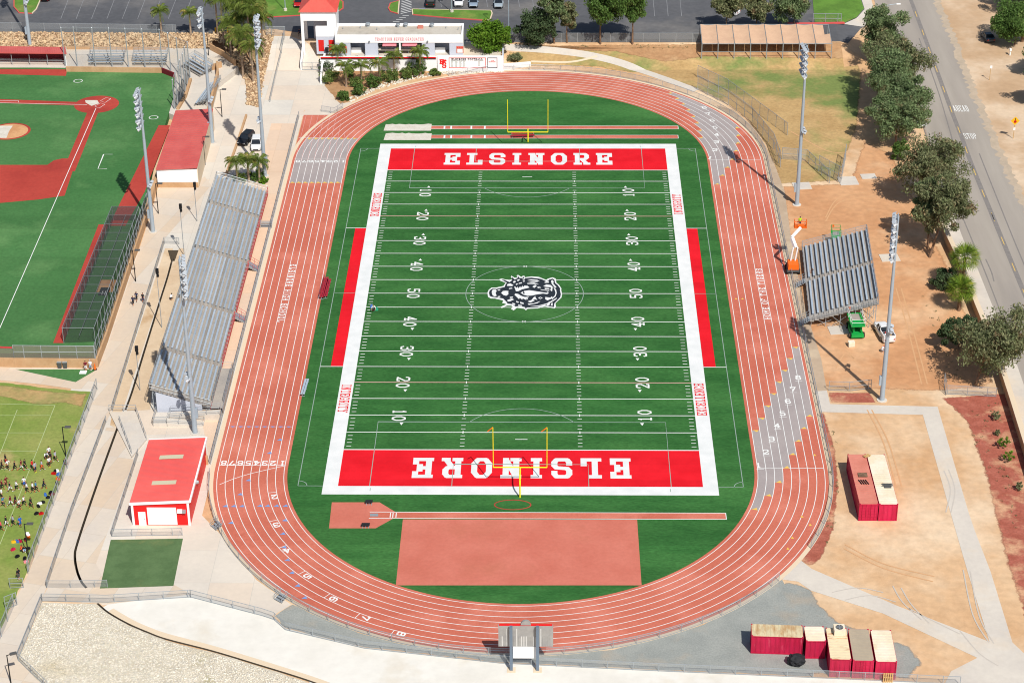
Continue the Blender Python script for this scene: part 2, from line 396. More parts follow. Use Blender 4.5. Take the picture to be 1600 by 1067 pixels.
def jitter(name, lo, hi, island=True):
    """piece to piece brightness variation"""
    N = MATS[name].node_tree.nodes; L = MATS[name].node_tree.links; pr = N['Principled BSDF']
    if island: s = N.new('ShaderNodeNewGeometry').outputs['Random Per Island']
    else: s = N.new('ShaderNodeObjectInfo').outputs['Random']
    mr = N.new('ShaderNodeMapRange'); mr.inputs[3].default_value = lo; mr.inputs[4].default_value = hi; L.new(s, mr.inputs[0])
    mx = N.new('ShaderNodeMix'); mx.data_type = 'RGBA'; mx.blend_type = 'MULTIPLY'; mx.inputs[0].default_value = 1.0
    src = pr.inputs['Base Color']
    if src.links: L.new(src.links[0].from_socket, mx.inputs[6])
    else: mx.inputs[6].default_value = src.default_value
    L.new(mr.outputs[0], mx.inputs[7]); L.new(mx.outputs[2], src)
jitter('alu_seat', .82, 1.08, False); jitter('alu_deck', .78, 1.1, False); jitter('rock', .7, 1.2); jitter('rubble', .78, 1.12); jitter('container_red', .85, 1.1, False)
def leafmat(name, a, b, c, trans=0.33):
    m = M(name, a, b, 0.9, 0.35, 0.65, 0.25, 3.0, rough=0.7, c=c, cscale=0.5, clo=0.55, chi=0.72, spec=0.25)
    jitter(name, .62, 1.38)
    N = m.node_tree.nodes; L = m.node_tree.links; pr = N['Principled BSDF']
    tr = N.new('ShaderNodeBsdfTranslucent'); mx = N.new('ShaderNodeMixShader'); mx.inputs[0].default_value = trans
    L.new(pr.inputs['Base Color'].links[0].from_socket, tr.inputs[0])
    L.new(pr.outputs[0], mx.inputs[1]); L.new(tr.outputs[0], mx.inputs[2])
    L.new(mx.outputs[0], N['Material Output'].inputs[0])
    return m
leafmat('leaf_euc', (140, 158, 112), (108, 132, 86), (160, 140, 106))
leafmat('leaf_euc_brown', (146, 148, 110), (114, 128, 86), (170, 134, 106))
leafmat('leaf_green', (112, 150, 44), (92, 134, 36), (134, 164, 60))
leafmat('leaf_dark', (90, 110, 74), (70, 92, 60), (106, 122, 82))
leafmat('leaf_mid', (106, 138, 68), (84, 116, 54), (134, 150, 86))
leafmat('leaf_palm', (128, 146, 66), (98, 120, 50), (190, 168, 96))
M('stall_paint', (140, 142, 146), rough=.9, fine=.25, fscale=.6)
leafmat('leaf_palm_bright', (140, 160, 54), (96, 130, 42), (196, 184, 78))
leafmat('leaf_shrub', (126, 146, 78), (96, 122, 58), (166, 164, 96))

def meshmat(name, colr, fac):
    """chain-link or netting: mostly open, so mostly transparent"""
    m = D.materials.new(name); m.use_nodes = True; MATS[name] = m
    N = m.node_tree.nodes; L = m.node_tree.links; pr = N['Principled BSDF']
    pr.inputs['Base Color'].default_value = lin(colr); pr.inputs['Roughness'].default_value = 0.7
    tr = N.new('ShaderNodeBsdfTransparent'); mx = N.new('ShaderNodeMixShader'); mx.inputs[0].default_value = fac
    L.new(tr.outputs[0], mx.inputs[1]); L.new(pr.outputs[0], mx.inputs[2]); L.new(mx.outputs[0], N['Material Output'].inputs[0])
    return m
meshmat('chain_link', (176, 182, 186), 0.26)
meshmat('chain_dense', (150, 152, 152), 0.42)
meshmat('chain_dark', (70, 74, 74), 0.42)
meshmat('netting', (120, 130, 128), 0.12)
meshmat('windscreen', (128, 124, 112), 0.72)

# ------------------------------------------------------------------ terrain, roads, paving
def turf_panels(name, period=4.572):
    """faint brightness steps between the rolls of artificial turf"""
    N = MATS[name].node_tree.nodes; L = MATS[name].node_tree.links; pr = N['Principled BSDF']; src = pr.inputs['Base Color'].links[0].from_socket
    g = N.new('ShaderNodeNewGeometry'); sp = N.new('ShaderNodeSeparateXYZ'); L.new(g.outputs['Position'], sp.inputs[0])
    dv = N.new('ShaderNodeMath'); dv.operation = 'DIVIDE'; dv.inputs[1].default_value = period; L.new(sp.outputs[1], dv.inputs[0])
    fl = N.new('ShaderNodeMath'); fl.operation = 'FLOOR'; L.new(dv.outputs[0], fl.inputs[0])
    wn = N.new('ShaderNodeTexWhiteNoise'); wn.noise_dimensions = '1D'; L.new(fl.outputs[0], wn.inputs['W'])
    mr = N.new('ShaderNodeMapRange'); mr.inputs[3].default_value = .93; mr.inputs[4].default_value = 1.06; L.new(wn.outputs[0], mr.inputs[0])
    mx = N.new('ShaderNodeMix'); mx.data_type = 'RGBA'; mx.blend_type = 'MULTIPLY'; mx.inputs[0].default_value = 1.0
    L.new(src, mx.inputs[6]); L.new(mr.outputs[0], mx.inputs[7]); L.new(mx.outputs[2], pr.inputs['Base Color'])
turf_panels('turf'); turf_panels('field_red', 1.9); turf_panels('ball_turf', 5.0)
def slabmat(name, a, b, c, w=4.0, h=4.0, rot=0.0):
    m = M(name, a, b, 0.15, 0.4, 0.65, 0.04, 1.5, rough=0.9)
    N = m.node_tree.nodes; L = m.node_tree.links; pr = N['Principled BSDF']
    src = pr.inputs['Base Color'].links[0].from_socket
    br = N.new('ShaderNodeTexBrick'); br.offset = 0.0; br.inputs['Scale'].default_value = 1.0
    br.inputs['Brick Width'].default_value = w; br.inputs['Row Height'].default_value = h
    br.inputs['Mortar Size'].default_value = 0.035; br.inputs['Bias'].default_value = -0.1
    br.inputs['Color1'].default_value = (1, 1, 1, 1); br.inputs['Color2'].default_value = tuple(x / y for x, y in zip(lin(c)[:3], lin(a)[:3])) + (1,)
    br.inputs['Mortar'].default_value = (0.86, 0.84, 0.82, 1)
    g = N.new('ShaderNodeNewGeometry'); mp = N.new('ShaderNodeMapping'); mp.inputs['Rotation'].default_value = (0, 0, rot)
    L.new(g.outputs['Position'], mp.inputs[0]); L.new(mp.outputs[0], br.inputs['Vector'])
    mx = N.new('ShaderNodeMix'); mx.data_type = 'RGBA'; mx.blend_type = 'MULTIPLY'; mx.inputs[0].default_value = 1.0
    L.new(src, mx.inputs[6]); L.new(br.outputs[0], mx.inputs[7]); L.new(mx.outputs[2], pr.inputs['Base Color'])
slabmat('slab_plaza', (226, 220, 209), (216, 211, 202), (232, 214, 194), 5.5, 7.0)
slabmat('slab_apron', (240, 208, 178), (232, 200, 170), (226, 204, 184), 9.0, 9.0)
slabmat('slab_walk', (224, 212, 196), (216, 206, 194), (222, 200, 174), 3.2, 6.0, 0.25)

TR = [strip(smooth_line([P(a, b) for a, b in L_]), w) for L_, w in (
    ([(270, 402), (262, 432), (250, 470), (225, 550), (207, 610), (196, 640)], 0.3),
    ([(184, 667), (160, 733), (140, 790), (121, 848), (117, 868), (120, 890), (127, 908), (135, 918)], 0.32),
    ([(152, 942), (170, 957), (200, 974), (230, 987), (260, 998), (330, 1016), (400, 1037), (480, 1062), (540, 1085)], 0.25))]
TR.append(px((262, 391), (279, 391), (273, 408), (267, 408)))

BIG = [(-900, -600), (900, -600), (900, 1600), (-900, 1600)]
sheet('ground', [BIG], MATS['dirt'], -0.03, kind='structure', holes=TR)
t = MB()
for k, pl in enumerate(TR):
    n = len(pl); d = -1.6
    t.add([(p[0], p[1], 0.0) for p in pl] + [(p[0], p[1], d) for p in pl], [(i, (i + 1) % n, n + (i + 1) % n, n + i) for i in range(n)] + [tuple(range(n, 2 * n))])
o = t.build('drain_channel', MATS['trench']); o['kind'] = 'structure'

def struct(name, poly, mat, dz=0.0, **kw):
    return sheet(name, poly, MATS[mat], dz, kind='structure', **kw)

lot = struct('parking_lot', px((-60, 50), (0, 50), (275, 54), (330, 52), (430, 46), (470, 52), (480, 60), (730, 70), (800, 66.5), (1090, 66.5), (1325, 68), (1345, 45), (1372, 30), (1350, 0)) + [(110, 420), (-300, 420), (-300, 112)], 'asphalt', 0.0)
struct('lawn', px((1273, 36.5), (1268, -20), (1338, -20), (1350, 14), (1338, 28), (1318, 37)), 'lawn', 0.05)
struct('pavement', [px((1318, 38), (1338, 29), (1351, 15), (1340, -20), (1356, -20), (1368, 24), (1350, 42))], 'concrete_path', 0.02)
# road to the east
rl = px((1362, -20), (1372, 30), (1420, 120), (1455, 230), (1476, 330), (1497, 400), (1530, 500), (1570, 595), (1615, 690))
rr = px((1463, -20), (1490, 40), (1530, 140), (1585, 265), (1650, 400), (1700, 500))
road = struct('road', rl + rr[::-1], 'asphalt_road', 0.01)
struct('dirt_shoulder', rough_line([(q[0] - .5, q[1]) for q in rr], .35) + px((1800, 500), (1700, -20)), 'dirt_pale', 0.016)
sheet('dusty_edge', [rough_line([(q[0] - 1.9, q[1]) for q in rr], .5) + [(q[0] - .2, q[1]) for q in rr[::-1]]], MATS['dusty'], 0.013, road)
cl = [P(a, b) for a, b in ((1420, -8), (1446, 62), (1473, 136), (1500, 208), (1520, 262), (1560, 360), (1602, 462), (1640, 555))]
cl = smooth_line([Vector((p.x, p.y, hz(p.y))) for p in cl], 8)
sheet('tar_seam', [strip(cl, .8)], MATS['tar'], 0.016, road)
acc = 0.0
for a, b in zip(cl[:-1], cl[1:]):
    seg = (b - a).length; u = 0.0
    while u < seg:
        if (acc + u) % 9.0 < 0.5:
            q = a + (b - a) * ((u) / seg); dr = (b - a).normalized()
            sheet('lane_dash', [strip([q, q + dr * 2.8], 0.11)], MATS['mark_yellow'], 0.022, road)
            u += 8.0 - 0.01
        u += 0.5
    acc += seg
for pts in (((1436, 60), (1468, 150), (1490, 225)), ((1388, 60), (1420, 130), (1455, 235)), ((1530, 240), (1580, 365), (1620, 460)), ((1500, 330), (1545, 440), (1590, 560)), ((1540, 405), (1549, 425), (1553, 440))):
    sheet('tar_crack', [strip(smooth_line([P(*q) for q in pts], 5), 0.22)], MATS['tar'], 0.014, road)

# northern bank and dry meadow
soft('dry_meadow', px((790, 78), (1090, 70), (1330, 70), (1352, 110), (1345, 200), (1325, 250), (1318, 285), (1215, 290), (1205, 262), (1190, 226), (1166, 190), (1130, 162), (1080, 137), (1010, 118), (930, 108), (832, 108), (786, 100)), 'dry_grass', -0.015, 2.2)
soft('bank', px((790, 70), (1100, 67), (1330, 69), (1330, 95), (1100, 92), (1040, 100), (960, 84), (800, 78)), 'bank_soil', -0.008, 1.6)
struct('path', [strip(smooth_line([P(*q) for q in ((770, 73), (820, 76), (872, 80), (928, 88), (985, 104), (1035, 122), (1088, 142))]), 1.9)], 'concrete_path', 0.0)
struct('footpath', [strip(smooth_line([P(*q) for q in ((830, 96.5), (885, 97.5), (915, 93), (933, 88))]), 0.5)], 'curb', 0.004)
soft('dirt_yard', px((1215, 288), (1320, 284), (1345, 215), (1400, 240), (1440, 320), (1490, 420), (1560, 600), (1540, 610), (1460, 615), (1300, 610), (1262, 600), (1240, 500), (1228, 400)), 'dirt_orange', -0.016, 2.6)
struct('side_path', px((1146, 172), (1172, 194), (1196, 228), (1212, 262), (1226, 300), (1240, 400), (1258, 480), (1270, 520), (1283, 560), (1292, 610), (1262, 612), (1240, 520), (1222, 420), (1210, 330), (1196, 270), (1175, 220), (1120, 165)), 'asphalt_path', -0.004)
def grow(poly, d):
    cx = sum(p[0] for p in poly) / len(poly); cy = sum(p[1] for p in poly) / len(poly); out = []
    for p in poly:
        v = Vector((p[0] - cx, p[1] - cy)); out.append((p[0] + v.x / v.length * d, p[1] + v.y / v.length * d))
    return out
soft('bare_soil', px((-40, 598), (10, 599), (70, 608), (142, 613), (132, 640), (100, 632), (60, 636), (0, 622), (-40, 622)), 'dry_grass', 0.004, 1.6)
soft('mulch_bed', px((1458, 618), (1600, 608), (1660, 720), (1740, 900), (1700, 1000), (1594, 965), (1562, 870), (1532, 740), (1503, 660), (1478, 634)), 'mulch', -0.016, 2.2)
soft('mulch_strip', px((1230, 640), (1292, 642), (1310, 700), (1316, 760), (1308, 828), (1288, 876), (1266, 888), (1210, 860), (1225, 750)), 'mulch', -0.02, 1.5)
soft('mulch_patch', px((1296, 630), (1292, 612), (1360, 612), (1372, 630)), 'mulch', -0.02, 0.7)
struct('service_path', px((1263, 610), (1292, 610), (1297, 631), (1465, 635), (1514, 802), (1523, 828), (1548, 893), (1582, 1003), (1600, 1020), (1610, 1090), (1465, 1090), (1486, 1048), (1527, 1027), (1380, 958), (1267, 922), (1247, 908), (1222, 905), (1250, 874), (1268, 888), (1400, 945), (1546, 1002), (1512, 893), (1485, 800), (1442, 648), (1270, 643)), 'concrete_path', -0.007)
struct('gravel_pad', rough(px((430, 962), (457, 944), (480, 955), (560, 988), (660, 1012), (825, 1022), (960, 1014), (1100, 975), (1222, 905), (1235, 925), (1245, 960), (1260, 1000), (1270, 1056), (1255, 1055.5), (1000, 1044), (780, 1033.5), (570, 1010), (446, 980)), 0.3), 'gravel', -0.012)
soft('gravel_tail', px((1190, 925), (1222, 905), (1250, 907), (1278, 922), (1290, 945), (1315, 968), (1365, 985), (1425, 1005), (1450, 1035), (1425, 1064.5), (1300, 1057.5), (1200, 1053)), 'gravel', -0.0145, 2.0)
struct('drain_apron', px((168, 944), (298, 928), (410, 957), (428, 964), (446, 981), (570, 1011), (780, 1034.5), (1000, 1045), (1300, 1058.5), (1500, 1068), (1500, 1100), (520, 1100), (480, 1062), (400, 1037), (330, 1016), (260, 998), (200, 974), (160, 949)), 'concrete_white', 0.0, holes=TR)
struct('drain_lip', strip(smooth_line([P(*q) for q in ((172, 953), (205, 972), (235, 985), (262, 994), (330, 1012), (400, 1033), (485, 1060), (545, 1082))]), 1.0), 'curb', 0.006, holes=TR)
struct('plaza', [[(-41.6, -62), (-41.6, 72), (-38, 76), (-30.5, 85), (-38, 90), (-44, 100.5), (-47.5, 103.5), (-58.5, 103.5), (-60, 60), (-62.5, 20), (-64, -20), (-67.5, -50), (-69.2, -60)] + px((160, 945), (298, 932), (425, 962), (455, 944), (400, 905), (360, 850)), px((470, 182), (500, 140), (532, 162), (550, 160), (520, 182))], 'slab_plaza', -0.01, holes=TR)
struct('track_apron', [[(-42.6, -48), (-47.0, -30), (-47.0, 66), (-42.6, 66)]], 'slab_apron', -0.004)
struct('channel_bank', px((270, 388), (258, 388), (176, 640), (172, 664), (180, 668), (192, 640), (268, 408)), 'concrete_tan', 0.0, holes=TR)
struct('channel_floor', px((288, 388), (280, 388), (270, 410), (198, 642), (235, 640), (238, 600), (290, 440)), 'concrete_tan', 0.0, holes=TR)
struct('lower_channel', px((182, 667), (166, 668), (113, 800), (73, 918), (168, 918), (150, 880), (215, 705), (190, 668)), 'slab_walk', 0.002, holes=TR)
struct('walkway', [px((258, 372), (175, 640), (166, 660), (112, 800), (73, 918), (64, 938), (28, 1030), (70, 1075), (60, 1100), (-40, 1100), (-20, 1030), (0, 985), (45, 895), (88, 775), (150, 607), (118, 608), (60, 600), (-40, 590), (-40, 566), (150, 574), (170, 535), (237, 330), (250, 285), (300, 290), (320, 276), (330, 290)), px((64, 938), (75, 917), (170, 916), (272, 913), (298, 928), (168, 943))], 'slab_walk', 0.004, holes=TR)
struct('practice_turf', px((173, 843), (286, 841), (271, 915), (156, 919)), 'pad_turf', 0.008)
struct('turf_corner', px((24, 577), (152, 577), (118, 597)), 'ball_turf', 0.012)
gf = struct('practice_field', rough(px((-60, 600), (10, 598), (70, 606), (143, 612), (110, 705), (86, 772), (43, 892), (0, 985), (-60, 1110)), 0.25), 'grass_worn', 0.0)
for a, b in (((-30, 630), (86, 633)), ((-30, 649), (78, 649)), ((-30, 676), (69, 676)), ((-30, 705), (58, 705)), ((-30, 733), (47, 733)), ((-30, 793), (24, 793)), ((-30, 825), (11, 826)), ((86, 633), (0, 850)), ((27, 640), (-20, 760))):
    sheet('field_line', [strip([P(*a), P(*b)], 0.1)], MATS['line_faded'], 0.014, gf)
struct('stone_basin', rough(px((66, 941), (150, 943), (170, 958), (200, 976), (260, 1000), (330, 1018), (400, 1039), (480, 1065), (560, 1100), (90, 1100), (28, 1030)), 0.15), 'rubble_soil', -0.008, holes=TR)
struct('planting_bed', rough(px((507, 134), (514, 108), (520, 98), (600, 100), (690, 117), (640, 124), (590, 136), (548, 157), (532, 163)), 0.25), 'bank_soil', 0.0)

for pts in (((1440, 968), (1410, 940), (1395, 915)), ((1452, 973), (1424, 944), (1408, 918)), ((1500, 990), (1455, 968), (1420, 950)), ((1300, 925), (1340, 918), (1380, 925)), ((1320, 937), (1360, 930), (1400, 940)), ((1545, 1003), (1520, 960), (1505, 890)), ((1553, 1005), (1530, 962), (1516, 892)), ((1560, 1040), (1530, 1020), (1500, 985)), ((1475, 735), (1485, 765), (1478, 800)), ((1482, 733), (1492, 765), (1486, 800))):
    sheet('tyre_mark', [strip(smooth_line([P(*q) for q in pts], 6), .16)], MATS['tyre_dark'], .008, kind='structure')
for pts in (((1300, 560), (1318, 545), (1335, 560)), ((1306, 575), (1322, 552), (1342, 570)), ((1355, 640), (1380, 690), (1400, 760)), ((1362, 640), (1388, 690), (1409, 760)), ((1290, 340), (1310, 310), (1360, 300)), ((1290, 346), (1312, 316), (1362, 306)), ((1400, 450), (1420, 520), (1440, 600)), ((1408, 450), (1428, 520), (1449, 600)), ((1320, 850), (1380, 880), (1460, 900)), ((1318, 856), (1380, 887), (1458, 908)), ((1235, 205), (1290, 235), (1330, 240)), ((1200, 230), (1250, 250), (1300, 262))):
    sheet('tyre_mark', [strip(smooth_line([P(*q) for q in pts], 6), .2)], MATS['tyre_dirt'], -.004, kind='structure')
# ------------------------------------------------------------------ running track
S0, R0, LW = 49.65, 32.02, 1.12
def oval(r, n=64):
    return [(r, -S0), (r, S0)] + arc(0, S0, r, 0, 180, n)[1:-1] + [(-r, S0), (-r, -S0)] + arc(0, -S0, r, 180, 360, n)[1:-1]
def ring(name, r0, r1, mat, dz, parent=None):
    a = oval(r0); b = oval(r1); n = len(a)
    me = D.meshes.new(name)
    me.from_pydata([(p[0], p[1], dz) for p in a + b], [], [(i, n + i, n + (i + 1) % n, (i + 1) % n) for i in range(n)])
    me.materials.append(MATS[mat]); return link(name, me, parent)
def upos(r, u):
    u %= 4
    if u < 1: return (r, -S0 + 2 * S0 * u)
    if u < 2: t = math.pi * (u - 1); return (r * math.cos(t), S0 + r * math.sin(t))
    if u < 3: return (-r, S0 - 2 * S0 * (u - 2))
    t = math.pi * (u - 2); return (r * math.cos(t), -S0 + r * math.sin(t))
def uinv(x, y):
    if y > S0: return 1 + math.atan2(y - S0, x) / math.pi
    if y < -S0: return 2 + (math.atan2(y + S0, x) % (2 * math.pi)) / math.pi
    return (y + S0) / (2 * S0) if x > 0 else 2 + (S0 - y) / (2 * S0)
def rlane(i): return R0 + LW * i
track = ring('running_track', 31.55, 41.45, 'track', 0.0); track['kind'] = 'structure'
o = ring('track_kerb', 41.45, 42.05, 'curb', 0.004); o['kind'] = 'structure'
for i in range(9): ring('lane_line', rlane(i) - 0.045, rlane(i) + 0.045, 'line_white', 0.012, track)
sheet('sprint_chute', [[(-41.45, S0), (-41.45, 69.9), (-36.0, 69.9)] + [(-41.44 * math.cos(math.radians(k)), S0 + 41.44 * math.sin(math.radians(k))) for k in range(29, 0, -2)]], MATS['track'], 0.003, track)
for i in range(9):
    xx = -rlane(i); ye = 69.8 if i > 2 else 58 + 4 * i
    sheet('chute_line', [strip([(xx, S0 + 0.4), (xx, ye)], 0.05)], MATS['line_pink'], 0.016, track)
sheet('chute_line', [strip([(-41.3, 59.6), (-33.9, 59.6)], 0.1)], MATS['line_white'], 0.016, track)
def lane_zone(i, u0, u1):
    n = 18; a = [upos(rlane(i) + 0.05, u0 + (u1 - u0) * k / n) for k in range(n + 1)]; b = [upos(rlane(i + 1) - 0.05, u0 + (u1 - u0) * k / n) for k in range(n + 1)]
    sheet('exchange_zone', [a + b[::-1]], MATS['track_grey'], 0.006, track)
def zone_mark(i, u, d, mat='mark_yellow'):
    r0 = rlane(i) + 0.18; r1 = rlane(i + 1) - 0.18
    a = upos(r0, u); b = upos(r1, u); c = upos((r0 + r1) / 2 + 0.15, u + d * 0.0052)
    sheet('zone_mark', [[a, b, c]], MATS[mat], 0.02, track)
NE0 = [(1093, 215), (1091, 204), (1087.5, 192.5), (1081, 182.5), (1074.5, 172), (1065.7, 163), (1057, 154), (1046, 145.7)]
NE1 = [(1117.5, 288.7), (1125.7, 275), (1133.7, 262.5), (1142, 250), (1147.5, 237), (1151, 225), (1152, 213), (1151, 201)]
SE0 = [(1178, 672), (1187.5, 652.7), (1195.8, 633.5), (1205.5, 614.5), (1213, 596), (1221, 578), (1230, 559.5), (1237.5, 542)]
SE1 = [(1180, 796.5), (1201, 775), (1215.5, 754), (1226, 731.5), (1235.5, 710.7), (1243.7, 690), (1252.5, 670), (1260, 650.7)]
for A, B in ((NE0, NE1), (SE0, SE1)):
    for i in range(8):
        p, q = P(*A[i]), P(*B[i]); u0, u1 = uinv(p.x, p.y), uinv(q.x, q.y)
        if A is SE0 and u1 > 2: u1 -= 4
        lo, hi = min(u0, u1), max(u0, u1)
        lane_zone(i, lo, hi); zone_mark(i, lo, 1); zone_mark(i, hi, -1)
for i in range(8):                                         # north-west zone, cut square at both ends
    rm = rlane(i + 0.5)
    u1 = 2 + (S0 - 40.4) / (2 * S0); u0 = 2 - math.asin((59.4 - S0) / rm) / math.pi
    lane_zone(i, u0, u1); zone_mark(i, u1, -1); zone_mark(i, u0, 1)

# ------------------------------------------------------------------ lettering
def octo(x0, y0, x1, y1, c=0.25):
    return [(x0, y0 + c), (x0, y1 - c), (x0 + c, y1), (x1 - c, y1), (x1, y1 - c), (x1, y0 + c), (x1 - c, y0), (x0 + c, y0), (x0, y0 + c)]
GL = {
 'E': ([[(.12, 0), (.12, 1)], [(.12, 0), (1, 0), (1, .2)], [(.12, 1), (1, 1), (1, .8)], [(.12, .5), (.72, .5)]], [[(0, 0), (.2, 0)], [(0, 1), (.2, 1)], [(.72, .38), (.72, .62)]]),
 'L': ([[(.25, 1), (.25, 0), (1, 0), (1, .28)]], [[(0, 1), (.5, 1)], [(0, 0), (.3, 0)]]),
 'S': ([[(1, .7), (1, .85), (.85, 1), (.15, 1), (0, .85), (0, .65), (.15, .52), (.85, .48), (1, .35), (1, .15), (.85, 0), (.15, 0), (0, .15), (0, .3)]], []),
 'I': ([[(.5, 0), (.5, 1)]], [[(.12, 0), (.88, 0)], [(.12, 1), (.88, 1)]]),
 'N': ([[(.15, 0), (.15, 1), (.85, 0), (.85, 1)]], [[(0, 0), (.35, 0)], [(0, 1), (.2, 1)], [(.65, 1), (1, 1)]]),
 'O': ([octo(0, 0, 1, 1)], []), 'D': ([[(.12, 0), (.12, 1), (.75, 1), (1, .75), (1, .25), (.75, 0), (.12, 0)]], [[(0, 0), (.2, 0)], [(0, 1), (.2, 1)]]),
 'R': ([[(.12, 0), (.12, 1), (.8, 1), (.95, .85), (.95, .62), (.8, .48), (.12, .48)], [(.5, .48), (.95, 0)]], [[(0, 0), (.32, 0)], [(0, 1), (.2, 1)], [(.85, 0), (1.05, 0)]]),
 'P': ([[(.12, 0), (.12, 1), (.8, 1), (1, .85), (1, .6), (.8, .46), (.12, .46)]], [[(0, 0), (.35, 0)], [(0, 1), (.2, 1)]]),
 'B': ([[(.12, 0), (.12, 1), (.8, 1), (.95, .85), (.95, .65), (.8, .52), (1, .38), (1, .15), (.85, 0), (.12, 0)], [(.12, .52), (.8, .52)]], [[(0, 0), (.2, 0)], [(0, 1), (.2, 1)]]),
 'G': ([[(1, .7), (1, .85), (.8, 1), (.2, 1), (0, .8), (0, .2), (.2, 0), (.8, 0), (1, .15), (1, .42), (.6, .42)]], []),
 'C': ([[(1, .68), (1, .8), (.8, 1), (.2, 1), (0, .8), (0, .2), (.2, 0), (.8, 0), (1, .2), (1, .32)]], []),
 'T': ([[(.5, 0), (.5, 1)], [(0, .8), (0, 1), (1, 1), (1, .8)]], [[(.25, 0), (.75, 0)]]),
 'Y': ([[(0, 1), (.5, .5), (1, 1)], [(.5, .5), (.5, 0)]], [[(.25, 0), (.75, 0)], [(-.1, 1), (.2, 1)], [(.8, 1), (1.1, 1)]]),
 'X': ([[(0, 1), (1, 0)], [(0, 0), (1, 1)]], [[(-.1, 1), (.25, 1)], [(.75, 1), (1.1, 1)], [(-.1, 0), (.25, 0)], [(.75, 0), (1.1, 0)]]),
 'H': ([[(.1, 0), (.1, 1)], [(.9, 0), (.9, 1)], [(.1, .5), (.9, .5)]], [[(-.05, 0), (.3, 0)], [(-.05, 1), (.3, 1)], [(.7, 0), (1.05, 0)], [(.7, 1), (1.05, 1)]]),
 'M': ([[(.05, 0), (.05, 1), (.5, .4), (.95, 1), (.95, 0)]], []), 'F': ([[(.12, 0), (.12, 1), (1, 1), (1, .8)], [(.12, .5), (.7, .5)]], [[(0, 0), (.35, 0)], [(0, 1), (.2, 1)]]),
 'A': ([[(0, 0), (.5, 1), (1, 0)], [(.2, .33), (.8, .33)]], []), 'V': ([[(0, 1), (.5, 0), (1, 1)]], [[(-.1, 1), (.25, 1)], [(.75, 1), (1.1, 1)]]),
 'U': ([[(.05, 1), (.05, .2), (.25, 0), (.75, 0), (.95, .2), (.95, 1)]], []),
 '0': ([octo(0, 0, 1, 1, 0.3)], []), '1': ([[(.2, .78), (.5, 1), (.5, 0)]], [[(.12, 0), (.88, 0)]]),
 '2': ([[(0, .72), (0, .85), (.15, 1), (.85, 1), (1, .85), (1, .62), (0, 0), (1, 0), (1, .18)]], []),
 '3': ([[(0, .78), (.15, 1), (.85, 1), (1, .85), (1, .65), (.8, .53), (1, .4), (1, .15), (.85, 0), (.15, 0), (0, .2)], [(.35, .53), (.8, .53)]], []),
 '4': ([[(.75, 0), (.75, 1), (0, .32), (1, .32)]], [[(.5, 0), (1, 0)]]),
 '5': ([[(.95, 1), (.1, 1), (.1, .56), (.8, .6), (1, .45), (1, .15), (.8, 0), (.15, 0), (0, .18)]], []),
 '6': ([[(.95, .85), (.8, 1), (.2, 1), (0, .8), (0, .2), (.2, 0), (.8, 0), (1, .2), (1, .4), (.8, .56), (0, .5)]], []),
 '7': ([[(0, .8), (0, 1), (1, 1), (.4, 0)]], []),
 '8': ([octo(.06, .53, .94, 1, .18), octo(0, 0, 1, .53, .18)], []),
}
def glyph(ch, w, h, t, serif=True):
    """2D triangles of one character in a w x h cell with stroke t"""
    lines, ser = GL[ch]; polys = []
    def pt(p): return Vector((t / 2 + p[0] * (w - t), t / 2 + p[1] * (h - t)))
    def seg(a, b, ext):
        a, b = pt(a), pt(b); d = b - a
        if d.length < 1e-6: return
        d.normalize(); n = Vector((-d.y, d.x)) * (t / 2); a = a - d * ext; b = b + d * ext
        polys.append([tuple(a + n), tuple(a - n), tuple(b - n), tuple(b + n)])
    for L_ in lines:
        for a, b in zip(L_[:-1], L_[1:]):
            ax = (a[0] == b[0]) or (a[1] == b[1])
            seg(a, b, t * (0.5 if ax and len(L_) < 7 else 0.22))
    if serif:
        for L_ in ser:
            for a, b in zip(L_[:-1], L_[1:]): seg(a, b, t * 0.5)
    return cdt(polys)
def lettering(name, text, org, u, v, n, w, h, t, gap, mat, parent, serif=True, off=0.0, joined=False):
    """characters on the plane through org spanned by u (reading direction) and v (letter up)"""
    org, u, v, n = Vector(org), Vector(u).normalized(), Vector(v).normalized(), Vector(n).normalized()
    x = 0.0; mb = MB(); outs = []
    for ch in text:
        if ch == ' ': x += w * 0.6 + gap; continue
        cw = w * (0.62 if ch in 'I1' else 1.22 if ch == 'M' else 1.0)
        vs, fs = glyph(ch, cw, h, t, serif)
        m_ = mb if joined else MB()
        m_.add([org + u * (x + p[0]) + v * p[1] + n * off for p in vs], fs)
        if not joined: outs.append(m_.build(name, MATS[mat], parent))
        x += cw + gap
    if joined: outs.append(mb.build(name, MATS[mat], parent))
    return outs
def text_width(text, w, gap):
    return sum((w * 0.6 if c == ' ' else w * (0.62 if c in 'I1' else 1.22 if c == 'M' else 1.0)) + gap for c in text) - gap
UPV = (0, 0, 1)

